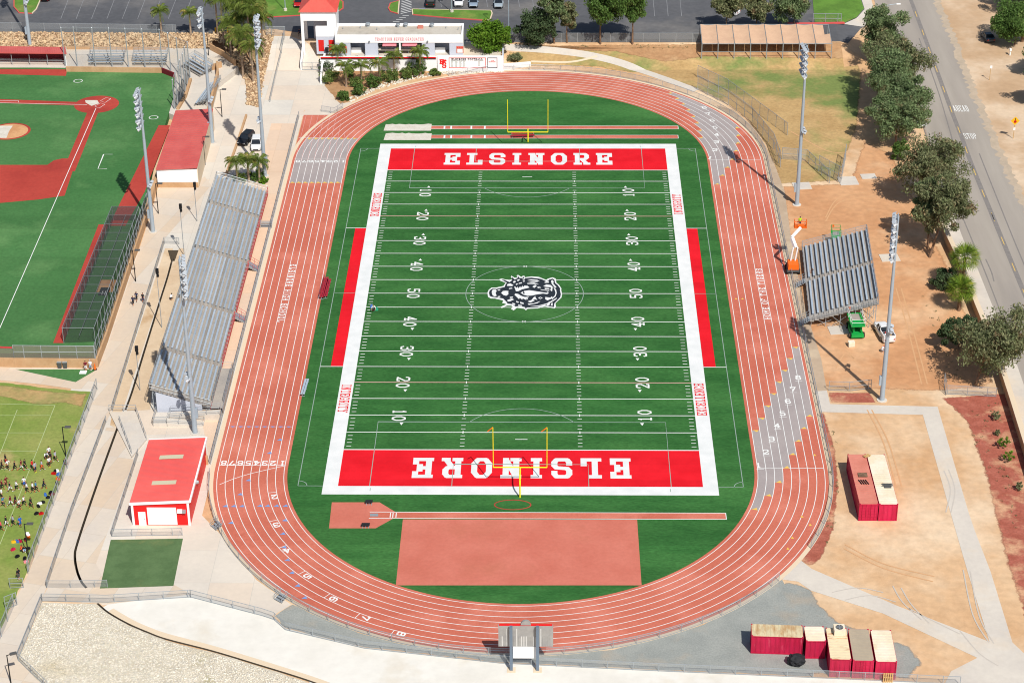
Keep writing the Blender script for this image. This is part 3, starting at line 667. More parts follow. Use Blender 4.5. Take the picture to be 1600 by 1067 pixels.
# ------------------------------------------------------------------ football field
fld = sheet('football_field', [oval(31.56)], MATS['turf'], 0.0, kind='structure')
Yd = 0.9144
HX, HY, EY = 24.384, 45.72, 54.864
for sgn in (-1, 1):
    sheet('end_zone', [[(-HX, sgn * HY), (HX, sgn * HY), (HX, sgn * EY), (-HX, sgn * EY)]], MATS['field_red'], 0.010, fld)
    x0, x1 = sorted((sgn * 26.42, sgn * 28.2))
    sheet('team_box', [[(x0, -22.86), (x1, -22.86), (x1, 22.86), (x0, 22.86)]], MATS['field_red'], 0.010, fld)
bo = [(-26.4, -56.9), (26.4, -56.9), (26.4, 56.9), (-26.4, 56.9)]
sheet('field_border', [bo], MATS['field_white'], 0.008, fld, holes=[[(-HX, -EY), (HX, -EY), (HX, EY), (-HX, EY)]])
for k in range(-10, 11):
    y = k * 5 * Yd; pink = abs(k) == 6
    w = 0.16 if abs(k) < 10 else 0.2
    sheet('yard_line', [[(-HX, y - w / 2), (HX, y - w / 2), (HX, y + w / 2), (-HX, y + w / 2)]], MATS['line_pink' if pink else 'line_white'], 0.016, fld)
hm = MB()
for k in range(-49, 50):
    y = k * Yd
    if k % 5 == 0: continue
    for xc, w in ((-8.13, 0.62), (8.13, 0.62), (-HX + 0.62, 0.66), (HX - 0.62, 0.66)):
        hm.add([(xc - w / 2, y - 0.06, 0.016), (xc + w / 2, y - 0.06, 0.016), (xc + w / 2, y + 0.06, 0.016), (xc - w / 2, y + 0.06, 0.016)], [(0, 1, 2, 3)])
for k in range(-9, 10):
    for xc in (-8.13, 8.13):
        hm.add([(xc - .07, k * 5 * Yd - .32, 0.02), (xc + .07, k * 5 * Yd - .32, 0.02), (xc + .07, k * 5 * Yd + .32, 0.02), (xc - .07, k * 5 * Yd + .32, 0.02)], [(0, 1, 2, 3)])
o = hm.build('hash_marks', MATS['line_white'], fld); o['kind'] = 'stuff'
for sgn in (-1, 1):
    y = sgn * (HY - 3 * Yd)
    sheet('conversion_mark', [[(-.85, y - .07), (.85, y - .07), (.85, y + .07), (-.85, y + .07)]], MATS['line_white'], 0.016, fld)
    for dd in (-1, 1):
        sheet('kickoff_mark', [strip([(-.28, sgn * 9.144 - .28 * dd), (.28, sgn * 9.144 + .28 * dd)], 0.1)], MATS['line_white'], 0.020 + dd * 0.002, fld)
# end zone lettering
a, b = P(693, 257.6), P(956, 239.6); h = b.y - a.y; tot = b.x - a.x; gap = 1.15
w = (tot - 7 * gap) / (7 + 0.62)
lettering('letter', 'ELSINORE', (a.x, a.y, 0.016), (1, 0, 0), (0, 1, 0), UPV, w, h, 0.82, gap, 'field_white', fld)
a, b = P(985, 716), P(643, 746.5); h = a.y - b.y; tot = a.x - b.x
w = (tot - 7 * gap) / (7 + 0.62)
lettering('letter', 'ELSINORE', (a.x, a.y, 0.016), (-1, 0, 0), (0, -1, 0), UPV, w, h, 0.82, gap, 'field_white', fld)
# words on the side borders
def side_word(txt, p0, p1, sx):
    """runs from picture point p0 to p1 along the border; letter tops face the far side given by sx"""
    a, b = P(*p0), P(*p1); d = 1 if b.y > a.y else -1
    L_ = abs(b.y - a.y); n = sum(0.62 if c == 'I' else 1 for c in txt); gap = 0.16
    w = (L_ - gap * (len(txt) - 1)) / n
    xb = -26.1 if sx > 0 else 26.1
    lettering('border_letter', txt, (xb, a.y, 0.014), (0, d, 0), (sx, 0, 0), UPV, w, 1.42, 0.17, gap, 'field_red', fld)
side_word('EXCELLENCE', (588, 302), (585, 338), 1)
side_word('INTEGRITY', (542, 601), (536, 644), 1)
side_word('INTEGRITY', (1058, 335), (1057, 304), -1)
side_word('EXCELLENCE', (1096, 649), (1091, 599), -1)
# yard numbers with arrows
for sx in (-1, 1):
    for k in range(-4, 5):
        txt = '%d0' % (5 - abs(k)); y = k * 10 * Yd
        w, h, gap = 1.22, 1.98, 0.42
        xb = sx * 18.3                                   # foot of the numerals towards the sideline
        for q, ch in enumerate(txt):
            d = sx; y0 = y + d * (-1.55 + q * 1.86)
            yy = y0 + (0.26 * d if ch == '1' else 0)
            lettering('numeral', ch, (xb, yy, 0.018), (0, d, 0), (-sx, 0, 0), UPV, w, h, 0.26, 0.1, 'line_white', fld)
        if k:
            s = 1 if k > 0 else -1; yb = y + s * 2.0; xc = sx * 16.85
            sheet('arrow', [[(xc - .28, yb), (xc + .28, yb), (xc, yb + s * 0.72)]], MATS['line_white'], 0.018, fld)
# soccer lines
SX, LG = 29.75, 'line_grey'
def gline(pts, w=0.11, dz=0.022): sheet('soccer_line', [strip(pts, w)], MATS[LG], dz, fld)
for sgn in (-1, 1):
    gline([(sgn * SX, -EY), (sgn * SX, EY)])
    gline([(-SX, sgn * EY), (-26.4, sgn * EY)]); gline([(26.4, sgn * EY), (SX, sgn * EY)])
    gline([(-20.15, sgn * EY), (-20.15, sgn * 38.4), (20.15, sgn * 38.4), (20.15, sgn * EY)])
    gline([(-9.16, sgn * EY), (-9.16, sgn * 49.4), (9.16, sgn * 49.4), (9.16, sgn * EY)])
    a0 = math.degrees(math.acos(5.5 / 9.15))
    c0 = (-90 if sgn > 0 else 90)
    gline(arc(0, sgn * 43.9, 9.15, c0 - a0, c0 + a0, 24))
    for s2 in (-1, 1):
        ca = {(1, 1): 180, (-1, 1): 270, (-1, -1): 0, (1, -1): 90}[(s2, sgn)]
        gline(arc(s2 * SX, sgn * EY, 1.2, ca, ca + 90, 8))
        gline([(s2 * 20, sgn * (EY + .5)), (s2 * 20, sgn * (EY + 1.2))], 0.09)
    sheet('side_mark', [strip([(sgn * 26.4, 22.9), (sgn * SX, 22.9)], 0.16)], MATS['line_white'], 0.026, fld)
    sheet('side_mark', [strip([(sgn * 26.4, -22.9), (sgn * SX, -22.9)], 0.16)], MATS['line_white'], 0.026, fld)
gline([(-SX, 0), (-26.5, 0)]); gline([(26.5, 0), (SX, 0)])
gline(arc(0, 0, 9.15, 0, 180, 48)); gline(arc(0, 0, 9.15, 180, 360, 48))
# tiger head emblem
def em(*c): return [tuple(P(740 + c[i] / 9.975, 400 + c[i + 1] / 9.975)[:2]) for i in range(0, len(c), 2)]
emb = sheet('emblem', [em(215,575,225,640,270,665,330,665,440,690,462,702,445,735,500,748,500,760,420,795,440,815,520,775,590,775,610,800,580,825,625,850,675,808,790,825,815,850,840,825,1000,820,1115,785,1160,800,1265,820,1285,790,1275,740,1370,650,1380,600,1365,530,1370,510,1330,450,1290,420,1280,355,1230,335,1160,355,1130,375,1020,330,900,320,800,335,790,310,762,315,745,330,690,295,670,315,685,340,640,342,590,310,580,330,610,365,560,385,440,355,400,365,410,385,500,420,465,470,350,495,280,495,235,530)], MATS['field_white'], 0.024, fld)
sheet('emblem_outline', [em(240,575,250,625,285,640,340,645,460,665,510,715,530,745,610,755,650,790,720,785,800,800,815,830,830,805,1000,800,1110,765,1170,785,1250,800,1260,740,1350,645,1360,600,1345,530,1350,510,1310,455,1270,425,1260,375,1230,355,1180,370,1140,400,1050,360,900,340,790,350,775,325,760,348,715,345,690,312,685,350,640,370,600,330,600,380,560,410,480,375,430,370,520,420,500,440,485,485,360,515,290,512,250,540)], MATS['emblem_black'], 0.029, emb)
WH = [em(280,540,300,520,350,520,365,545,345,580,365,630,330,640,295,625,278,580), em(420,580,450,545,500,540,550,545,545,575,550,600,510,630,460,615),
 em(620,480,640,530,650,560,690,560,760,525,830,510,890,495,860,465,800,460,780,485,770,462,735,500,728,472,690,510,680,480,655,505,640,478),
 em(620,600,660,640,700,680,715,655,760,690,765,665,830,695,835,670,862,690,850,660,880,640,800,640,740,620,690,590,640,580),
 em(700,575,760,545,850,530,950,545,1050,560,1160,575,1180,560,1200,580,1170,600,1100,590,990,605,900,625,820,630,750,610),
 em(515,445,570,425,630,460,600,475,515,470), em(610,400,650,385,662,405,625,430), em(670,380,710,360,725,375,690,400), em(700,425,750,410,760,430,700,440), em(655,440,685,428,690,445,660,458),
 em(760,360,800,352,800,372,765,376), em(765,392,798,386,800,402,768,408), em(820,368,900,365,1000,375,1045,402,900,385), em(825,398,930,395,1000,402,1010,410,900,412), em(825,425,950,420,1040,450,900,440,830,440),
 em(980,490,1020,478,1058,495,1020,512), em(912,480,960,450,990,465,945,505), em(1075,470,1130,440,1200,450,1240,480,1230,565,1200,545,1210,490,1120,485), em(1100,500,1180,505,1190,530,1110,525), em(1035,520,1190,545,1180,555,1035,530),
 em(1000,655,1040,638,1082,655,1040,678), em(920,690,935,660,960,640,1000,690,955,680), em(1110,640,1200,650,1230,625,1240,660,1150,700,1110,680), em(1200,380,1230,370,1250,400,1240,430,1300,500,1275,510,1215,440),
 em(1130,750,1180,710,1200,720,1180,780,1140,775), em(1210,740,1230,720,1235,780,1200,780), em(1240,470,1290,520,1300,580,1280,640,1220,690,1210,680,1265,625,1280,575,1265,530), em(1100,410,1170,390,1180,420,1105,425),
 em(520,690,600,660,640,680,560,715,525,715), em(600,730,650,745,650,770,605,755), em(690,760,760,770,760,785,690,780), em(660,700,705,715,700,735,665,725), em(720,715,780,730,785,755,725,745), em(830,745,940,740,1060,700,1000,740,850,770),
 em(830,715,900,690,940,640,980,620,930,690,960,700,880,735), em(840,785,1000,780,1150,740,1325,640,1310,670,1180,750,1000,796), em(545,505,600,495,610,512,550,520), em(560,640,620,635,610,655,565,660), em(372,525,420,520,415,540,375,545), em(372,630,420,625,415,645,375,648)]
def shrink(pl, k):
    cx = sum(p[0] for p in pl) / len(pl); cy = sum(p[1] for p in pl) / len(pl)
    return [(cx + (p[0] - cx) * k, cy + (p[1] - cy) * k) for p in pl]
for q, pl in enumerate(WH): sheet('emblem_stripe', [shrink(pl, .88)], MATS['field_white'], 0.034 + 0.0003 * (q % 7), emb)
for pl in (em(1012,495,1022,488,1034,496,1022,504), em(1030,657,1042,648,1054,657,1042,668), em(765,575,785,545,790,575,800,580,785,600)): sheet('emblem_eye', [pl], MATS['emblem_black'], 0.040, emb)
# jump runways and pits inside the track
def patch(name, pts, mat, dz): return sheet(name, [px(*pts)], MATS[mat], dz, fld)
def runway(y0, y1, x0, x1, name='runway'):
    sheet(name, [[(x0, y0), (x1, y0), (x1, y1), (x0, y1)]], MATS['track'], 0.008, fld)
    for yy in (y0 + .05, y1 - .05): sheet('runway_line', [strip([(x0, yy), (x1, yy)], 0.11)], MATS['line_white'], 0.016, fld)
    sheet('runway_line', [strip([(x1 - .05, y0 + .12), (x1 - .05, y1 - .12)], 0.1)], MATS['line_white'], 0.016, fld)
for row in (199.5, 214):
    p0, p1 = P(674, row), P(1060, row)
    runway(p0.y - 0.75, p0.y + 0.75, p0.x, p1.x)
    for c in (694.5, 705, 736.5, 757.5): xx = P(c, row).x; sheet('board_mark', [strip([(xx, p0.y - .7), (xx, p0.y + .7)], 0.3)], MATS['line_white'], 0.020, fld)
    a, b = P(602, row), P(674, row)
    wob = [(a.x + (b.x - a.x) * k / 14, a.y + 1.55 + random.uniform(-.25, .2)) for k in range(15)]
    pit = [(a.x - .2, a.y - 1.5), (b.x, a.y - 1.5), (b.x, a.y + 1.5)] + wob[::-1][1:]
    sheet('sand_pit', [pit], MATS['sand'], 0.024, fld)
patch('landing_pad', ((518.5, 784.5), (593, 784.5), (622, 802), (615, 809.5), (587, 825), (514, 825)), 'track_pad', 0.007)
p0, p1 = P(577, 804.5), P(1135, 806)
runway(p0.y - 0.78, p0.y + 0.78, p0.x, p1.x)
for c in (610, 614, 619): xx = P(c, 804).x; sheet('board_mark', [strip([(xx, p0.y - .55), (xx, p0.y + .55)], 0.12)], MATS['line_white'], 0.020, fld)
patch('plant_box', ((578, 802), (591, 802), (591, 806.5), (578, 806.5)), 'galv', 0.020)
patch('high_jump_apron', ((629.5, 811), (995.5, 811.5), (1002.5, 914), (618.5, 914)), 'track_pad', 0.006)
pc = P(801, 788.5)
sheet('paint_ring', [strip([(pc.x + 2.4 * math.cos(q * .2094), pc.y + 1.15 * math.sin(q * .2094)) for q in range(31)], 0.16)], MATS['clay'], 0.02, fld)
# finish lines and lane numbers on the track
def tline(pts, w=0.1, mat='line_white', dz=0.018): sheet('track_line', [strip(pts, w)], MATS[mat], dz, track)
yf = P(395, 727).y
tline([(-rlane(8), yf), (-rlane(0), yf)], 0.12)
tline(smooth_line([P(343, 757), P(365, 748), P(395, 739), P(447, 727)], 4), 0.1)
yf2 = P(1200, 731).y
tline([(rlane(0), yf2), (rlane(8), yf2)], 0.1); yf3 = P(1150, 250).y; tline([(rlane(0), yf3), (rlane(8), yf3)], 0.07)
ynw = P(500, 248).y; tline([(-41.2, ynw), (-rlane(0), ynw)], 0.07)
tline([(-rlane(8), P(410, 667).y), (-rlane(0), P(410, 667).y)], 0.07, 'line_pink')
def lane_no(ch, i, c, ang, h=1.15, w=0.8):
    """numeral in lane i centred on c, its top towards ang degrees"""
    v = Vector((math.cos(math.radians(ang)), math.sin(math.radians(ang)), 0)); u = Vector((v.y, -v.x, 0))
    lettering('lane_number', ch, Vector((c[0], c[1], 0.022)) - u * w / 2 - v * h / 2, u, v, UPV, w, h, 0.2, 0, 'line_white', track)
for i in range(8):
    lane_no(str(i + 1), i, (-rlane(i + .5), P(395, 723.3).y), 270)
    lane_no(str(i + 1), i, (-rlane(i + .5), P(500, 252.5).y), 270, 1.0)
for ch, c, ang in (('2', (429, 776), 300), ('3', (432, 820), 315), ('4', (448.5, 860), 330), ('5', (480.5, 900), 340), ('6', (521, 935.5), 350), ('7', (571, 965), 355), ('8', (627, 990), 0)):
    p = P(*c); r = math.hypot(p.x, p.y + S0); a = math.atan2(p.y + S0, p.x)
    lane_no(ch, 0, p, math.degrees(a) - 90 + 180, 1.1, .85)
    q0 = Vector((math.cos(a - .03), math.sin(a - .03))); rr_ = R0 + LW * math.floor((r - R0) / LW)
    q0 = Vector((math.cos(a - 1.1 / r), math.sin(a - 1.1 / r)))
    tline([(q0.x * rr_, -S0 + q0.y * rr_), (q0.x * (rr_ + LW), -S0 + q0.y * (rr_ + LW))], 0.09, dz=0.02)
for k, (c, n) in enumerate((((1100, 168.5), '8'), ((1106.5, 178.5), '7'), ((1112.5, 188.5), '6'), ((1117, 199.5), '5'), ((1119.5, 210.5), '4'), ((1119.5, 222), '3'), ((1117, 234.5), '2'), ((1111, 247), '1'))):
    p = P(*c); lane_no(n, 0, p, math.degrees(math.atan2(p.y - S0, p.x)) + 70, 1.2, 0.9)
for c, n in (((1247, 590), '8'), ((1239, 608), '7'), ((1231, 627), '6'), ((1222.5, 646), '5'), ((1214, 665), '4'), ((1205.5, 685.5), '3'), ((1196.5, 706), '2'), ((1187, 727), '1')):
    p = P(*c); lane_no(n, 0, p, 90, 1.25, 0.85); tline([(p.x - .5, p.y - .95), (p.x + .5, p.y - .95)], 0.08, dz=0.02)
def track_word(txt, p0, p1, xb, sx, h=0.98):
    a, b = P(*p0), P(*p1); d = 1 if b.y > a.y else -1; L_ = abs(b.y - a.y); gap = 0.3
    n = text_width(txt, 1.0, 0.0); w = (L_ - gap * (len(txt) - 1)) / n
    lettering('track_letter', txt, (xb, a.y, 0.016), (0, d, 0), (sx, 0, 0), UPV, w, h, 0.15, gap, 'line_white', track, serif=False)
track_word('ELSINORE HIGH SCHOOL', (458, 413), (445, 503), -rlane(5) + 0.06, 1)
track_word('HOME OF THE TIGERS', (1195, 499), (1183, 420), rlane(5) - 0.06, -1)
for a_, b_ in (((460, 459), (463, 461)), ((459, 464), (463, 466)), ((459, 469), (463, 471)), ((458, 473), (462, 475))): pass
for i in range(8):                                         # blue and gold relay marks
    yy = P(410, 666).y; xx = -rlane(i + .5)
    sheet('relay_mark', [[(xx - .35, yy), (xx + .35, yy), (xx, yy - .35)]], MATS['mark_blue'], 0.024, track)
for c in ((437, 687.5), (421, 708), (388, 750.5), (375, 772.5), (445, 813), (442, 834), (444, 855), (449, 875), (456, 895), (465, 915), (476, 934), (352, 791), (365, 791), (378, 791), (406, 790.5), (418, 790.5), (432, 790.5), (446, 790.5), (361, 817)):
    p = P(*c); sheet('relay_mark', [[(p.x - .38, p.y - .12), (p.x + .38, p.y - .2), (p.x + .1, p.y + .4)]], MATS['mark_blue'], 0.026, track)
for c in ((1255, 275), (1248, 288), (1240, 301), (1233, 314), (1226, 328), (1266, 820), (1253, 807), (1238, 840), (1231, 857), (1273, 711), (1160, 467), (1150, 467)):
    p = P(*c)
    if abs(p.x) < 41: sheet('relay_mark', [[(p.x - .2, p.y - .2), (p.x + .2, p.y - .2), (p.x, p.y + .3)]], MATS['mark_yellow'], 0.026, track)
# road words
def road_word(txt, p0, w, h, gap):
    a = P(*p0)
    lettering('road_letter', txt, Vector((a.x, a.y, hz(a.y, a.x) + 0.035)), Vector((1, 0, 0)), Vector((-.06, 1, (hz(a.y + 3, a.x) - hz(a.y, a.x)) / 3)), UPV, w, h, 0.12, gap, 'line_white', road, serif=False)
road_word('AHEAD', (1492, 175), 0.44, 2.7, 0.13)
road_word('STOP', (1509, 217.5), 0.44, 2.5, 0.13)

# ------------------------------------------------------------------ baseball field (raised terrace)
BZ = 1.2
def bx(*pts): return [tuple(PZ(a, b, BZ)[:2]) for a, b in pts]
def bpatch(name, pts, mat, dz, parent): return sheet(name, [pts], MATS[mat], dz, parent, z=BZ)
BPOLY = bx((-60, 106), (105, 106), (253, 114), (272, 121), (271, 150), (264, 176), (240, 252), (232, 290), (160, 532), (150, 548), (-60, 558))
ball = MB(); ball.prism(BPOLY, -0.5, BZ)
ball = ball.build('baseball_field', MATS['ball_turf']); ball['kind'] = 'structure'
ctr = PZ(151, 163.5, BZ)
bpatch('base_path', bx((-60, 153), (125, 160), (125, 165.5), (-60, 159.5)), 'clay', 0.008, ball)
bpatch('base_path', bx((138, 172), (155, 172), (117, 268), (98, 268)), 'clay', 0.010, ball)
bpatch('home_circle', arc(ctr.x, ctr.y, 4.1, 0, 360, 40)[:-1], 'clay', 0.014, ball)
bpatch('infield_clay', bx((-60, 258), (74, 258), (84, 251), (97, 248), (120, 248), (101, 306), (60, 312), (0, 317.5), (-60, 318)), 'clay', 0.014, ball)
mc = PZ(15, 205.5, BZ)
bpatch('mound_ring', arc(mc.x, mc.y, 3.75, 0, 360, 36)[:-1], 'clay', 0.010, ball)
bpatch('mound', arc(mc.x, mc.y, 3.3, 0, 360, 36)[:-1], 'mound_clay', 0.016, ball)
bpatch('mound_worn', bx((-20, 197), (20, 197), (14, 206), (10, 216), (-20, 216)), 'sand', 0.022, ball)
bpatch('warning_track', bx((248, 196), (266, 196), (226, 300), (196, 353), (170, 353)), 'clay', 0.008, ball)
bpatch('warning_track', bx((154, 351), (170, 351), (99, 536), (83, 536)), 'clay', 0.014, ball)
bpatch('warning_track', bx((-60, 108), (105, 109), (103, 119), (-60, 115)), 'clay', 0.008, ball)
for a, b in (((-60, 158), (137, 163.5)), ((150, 169), (-30, 575))):
    pass
def bline(pts, w=0.12): sheet('chalk_line', [strip([PZ(a, b, BZ) for a, b in pts], w)], MATS['line_white'], 0.022, ball, z=BZ)
bline([(-60, 160), (136, 164)]); bline([(150, 169.5), (0, 512), (-25, 570)])
bline([(-60, 158), (29, 158), (29, 160.5)], 0.09)
bline([(176, 241.5), (162, 241.5), (153, 264), (167, 264)], 0.11)
for c in ((148, 166.5), (157, 158)):
    q = PZ(c[0], c[1], BZ); bline([(c[0], c[1]), (c[0] + 9, c[1] - 5), (c[0] + 16, c[1] - 3), (c[0] + 7, c[1] + 3), (c[0], c[1])], 0.07)
bpatch('plate_wear', bx((133, 157), (152, 157), (155, 162), (143, 166), (134, 161)), 'sand', 0.018, ball)
for c in ((122, 127), (240, 184)):
    q = PZ(c[0], c[1], BZ); sheet('on_deck_circle', [strip(arc(q.x, q.y, 0.8, 0, 360, 24), 0.14)], MATS['line_white'], 0.02, ball, z=BZ)

# ------------------------------------------------------------------ bleachers
SHARED = {}
def shared(key, fn):
    if key not in SHARED: SHARED[key] = fn()
    return SHARED[key]
def mesh_of(mb, mats, name):
    me = D.meshes.new(name); me.from_pydata(mb.v, [], mb.f)
    if not isinstance(mats, (list, tuple)): mats = [mats]
    for m in mats: me.materials.append(m)
    if len(mats) > 1: me.polygons.foreach_set('material_index', mb.m)
    return me
def place(name, me, parent, loc, rz=0.0, sc=None):
    o = D.objects.new(name, me); COL.objects.link(o); o.parent = parent; o.location = loc; o.rotation_euler = (0, 0, rz)
    if sc: o.scale = sc
    return o
def bleacher(root, rows, tread, rise, z0, secs, aisles, length, riser_mat, deck, open_front):
    fw = 0.5 if open_front else 0.86
    """local frame: rows climb along +x, seats run along +y"""
    br = MB()
    for i in range(rows):
        x = i * tread; z = z0 + i * rise
        MB().mm(x, x + tread * fw, 0, length, z - 0.05, z).build('footboard', MATS[deck], root, True)
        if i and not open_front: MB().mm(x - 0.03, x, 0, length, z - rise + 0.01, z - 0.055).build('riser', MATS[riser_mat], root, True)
        for y0, y1 in secs:
            MB().mm(x + tread * 0.60, x + tread * 0.60 + 0.27, y0, y1, z + 0.39, z + 0.44).build('seat_plank', MATS['alu_seat'], root, True)
            n = max(2, int((y1 - y0) / 1.9))
            for k in range(n + 1):
                yy = y0 + 0.15 + (y1 - y0 - 0.3) * k / n
                br.mm(x + tread * 0.62, x + tread * 0.62 + 0.2, yy - .03, yy + .03, z, z + 0.385)

    br.build('seat_brackets', MATS['galv'], root, True)['kind'] = 'stuff'
    for y0, y1 in aisles:
        for i in range(1, rows):
            MB().mm(i * tread - tread * .42, i * tread - .035, y0 + .1, y1 - .1, z0 + (i - 1) * rise + .004, z0 + (i - .5) * rise).build('aisle_step', MATS['alu_deck'], root, True)
    for k in range(int(length / 3) + 1):                     # raking frames underneath
        yy = 0.3 + k * (length - 0.6) / int(length / 3); f = MB()
        f.bar((0.2, yy, z0 - 0.13), (rows * tread - .2, yy, z0 + (rows - 1) * rise - 0.13), 0.07, 0.12)
        for q in range(0, rows, 3):
            f.mm(q * tread + .2, q * tread + .28, yy - .04, yy + .04, 0, z0 + q * rise - 0.12)
        xr = rows * tread - .3; zt = z0 + (rows - 1) * rise - .12
        f.mm(xr - .05, xr + .05, yy - .05, yy + .05, 0, zt)
        f.bar((xr - 2.5 * tread, yy, .15), (xr, yy, zt - .1), 0.05)
        f.build('support_frame', MATS['galv'], root, True)
def rail(root, pts, h, mat, mid=True, sp=1.6, fabric=None, name='guard_rail'):
    """guard rail along 3D points (local to root)"""
    pts = [Vector(p) for p in pts]; m = MB()
    for a, b in zip(pts[:-1], pts[1:]):
        n = max(1, int((b - a).length / sp))
        for k in range(n + 1):
            q = a + (b - a) * k / n; m.tube(q, q + Vector((0, 0, h)), 0.028, n=5)
        for zz in ((h, h * .5) if mid else (h,)): m.tube(a + Vector((0, 0, zz)), b + Vector((0, 0, zz)), 0.028, n=5)
    o = m.build(name, MATS[mat], root, True)
    if fabric:
        f = MB()
        for a, b in zip(pts[:-1], pts[1:]):
            f.add([a + Vector((0, 0, .05)), b + Vector((0, 0, .05)), b + Vector((0, 0, h - .03)), a + Vector((0, 0, h - .03))], [(0, 1, 2, 3)])
        f.build('rail_mesh', MATS[fabric], root, True)
    return o

HB_X, HB_Y0, HB_Y1 = -43.95, 34.6, -36.2
home = thing('home_bleachers', 'long aluminium bleachers with beige decking on the left of the running track', 'bleachers', (HB_X, HB_Y0, 0), math.pi)
LEN = HB_Y0 - HB_Y1
ais = [HB_Y0 - y for y in (24.3, 8.0, -8.9, -24.7)]
secs = []; cur = 0.15
for a in ais: secs.append((cur, a - .65)); cur = a + .65
secs.append((cur, LEN - 1.3))
bleacher(home, 14, 0.6, 0.21, 1.05, secs, [(a - .65, a + .65) for a in ais] + [(LEN - 1.25, LEN - .1)], LEN, 'alu_deck', 'alu_deck', False)
zt = 1.05 + 13 * .21
rail(home, [(8.45, 0, zt), (8.45, LEN, zt)], 1.1, 'galv', fabric='chain_link')
rail(home, [(0, 0, 1.05), (8.45, 0, zt)], 1.1, 'galv', fabric='chain_link')
rail(home, [(0, LEN, 1.05), (8.45, LEN, zt)], 1.1, 'galv')
st0, st1 = ais[1], ais[2]
rail(home, [(-.05, 0.2, 1.05), (-.05, st0 - 1, 1.05)], 1.0, 'rail_red', sp=1.2)
rail(home, [(-.05, st0 + 1, 1.05), (-.05, st1 - 1, 1.05)], 1.0, 'rail_red', sp=1.2)
rail(home, [(-.05, st1 + 1, 1.05), (-.05, ais[3] - .8, 1.05)], 1.0, 'rail_red', sp=1.2)
sk = MB(); sk.mm(-.02, .04, 0, LEN, 0.55, 1.0); sk.build('front_fascia', MATS['rail_red'], home, True)
for a in (st0, st1):
    s = MB()
    for k in range(5): s.mm(-1.5 + k * .3, -1.2 + k * .3, a - .8, a + .8, 0.17 * k, 0.2 * (k + 1))
    s.build('stair', MATS['galv'], home, True)
    for dy in (-.85, .85): rail(home, [(-1.5, a + dy, 0.05), (-.1, a + dy, 1.05)], 1.0, 'rail_red', sp=.6)
# front walkway, end panel and ramps at the near end
w0, w1 = ais[3] + .6, LEN + .2
wk = MB(); wk.mm(-1.75, -.06, w0, w1, .95, 1.02); wk.build('walkway_deck', MATS['alu_deck'], home, True)
wk = MB(); wk.mm(-1.78, -1.72, w0, w1, 0, .94); wk.build('walkway_skirt', MATS['alu_deck'], home, True)
rail(home, [(-1.72, w0, 1.02), (-1.72, w1 - 1.4, 1.02)], 1.05, 'galv', fabric='chain_dense')
rail(home, [(-.1, w0 + .3, 1.06), (-.1, w1 - 1.6, 1.06)], 1.0, 'galv', fabric='chain_dense')
rail(home, [(-1.72, w0, 1.02), (-.1, w0, 1.02)], 1.05, 'galv')
ep = MB(); ep.add([(1.2, LEN + .04, 0), (7.6, LEN + .04, 0), (7.6, LEN + .04, 3.45), (1.2, LEN + .04, 1.35)], [(0, 1, 2, 3)])
ep.add([(1.2, LEN + .0, 0), (7.6, LEN + .0, 0), (7.6, LEN + .0, 3.45), (1.2, LEN + .0, 1.35)], [(3, 2, 1, 0)])
ep.build('end_panel', MATS['grey_wall'], home, True)
def ramp(a, b, wd, name='ramp'):
    a, b = Vector(a), Vector(b); m = MB()
    m.hexa([(a.x, a.y, 0), (b.x, b.y, 0), (b.x, b.y + wd, 0), (a.x, a.y + wd, 0)], [(a.x, a.y, a.z), (b.x, b.y, b.z), (b.x, b.y + wd, b.z), (a.x, a.y + wd, a.z)])
    m.build(name, MATS['concrete_path'], home, True)
    rail(home, [a, b], 1.0, 'galv'); rail(home, [a + Vector((0, wd, 0)), b + Vector((0, wd, 0))], 1.0, 'galv')
ramp((-1.5, LEN + .6, 1.0), (5.6, LEN + .6, .55), 1.3)
ramp((5.7, LEN + 2.3, .5), (.6, LEN + 2.3, .12), 1.3)
m = MB(); m.mm(5.65, 7.6, LEN + .6, LEN + 3.6, 0, .53); m.build('landing', MATS['concrete_path'], home, True)
rail(home, [(7.6, LEN + .6, .53), (7.6, LEN + 3.6, .53), (5.7, LEN + 3.6, .53)], 1.0, 'galv', fabric='chain_link')

vz = math.radians(-3.1)
vis = thing('visitor_bleachers', 'smaller aluminium bleachers with risers coloured as dark as their shade, on the dirt right of the track', 'bleachers', (43.15, -10.6, 0), vz)
VL = 25.0
bleacher(vis, 14, 0.72, 0.245, 0.95, [(1.7, 12.6), (13.8, 24.7)], [(12.6, 13.8), (0.1, 1.6)], VL, 'steel_dark', 'alu_deck', False)  # dark riser colour carries the shade on the faces turned from the sun
zt = .95 + 13 * .245
rail(vis, [(0, 0, .95), (10.0, 0, zt)], 1.05, 'galv', fabric='chain_link')
rail(vis, [(0, VL, .95), (10.0, VL, zt)], 1.05, 'galv', fabric='chain_link')
rail(vis, [(10.05, 0, zt), (10.05, VL, zt)], 1.1, 'galv', fabric='chain_link')
rail(vis, [(-.05, 1.7, .95), (-.05, 11.8, .95)], 1.0, 'galv', fabric='netting')
rail(vis, [(-.05, 14.4, .95), (-.05, VL, .95)], 1.0, 'galv', fabric='netting')
for yy in (.8, 13.2):
    s = MB()
    for k in range(5): s.mm(-1.45 + k * .29, -1.16 + k * .29, yy - .7, yy + .7, 0.19 * k + .12, 0.19 * (k + 1))
    s.build('stair', MATS['galv'], vis, True)
    for dy in (-.75, .75): rail(vis, [(-1.45, yy + dy, .1), (0, yy + dy, .95)], 1.0, 'galv', sp=.5)
cb = MB()
for q in range(4):
    a = 1.2 + q * 2.2
    cb.bar((a, .25, .2), (a + 2.0, .25, .8 + a * .3), .05); cb.bar((a + 2, .25, .2), (a, .25, .7 + a * .3), .05)
cb.build('cross_brace', MATS['galv'], vis, True)

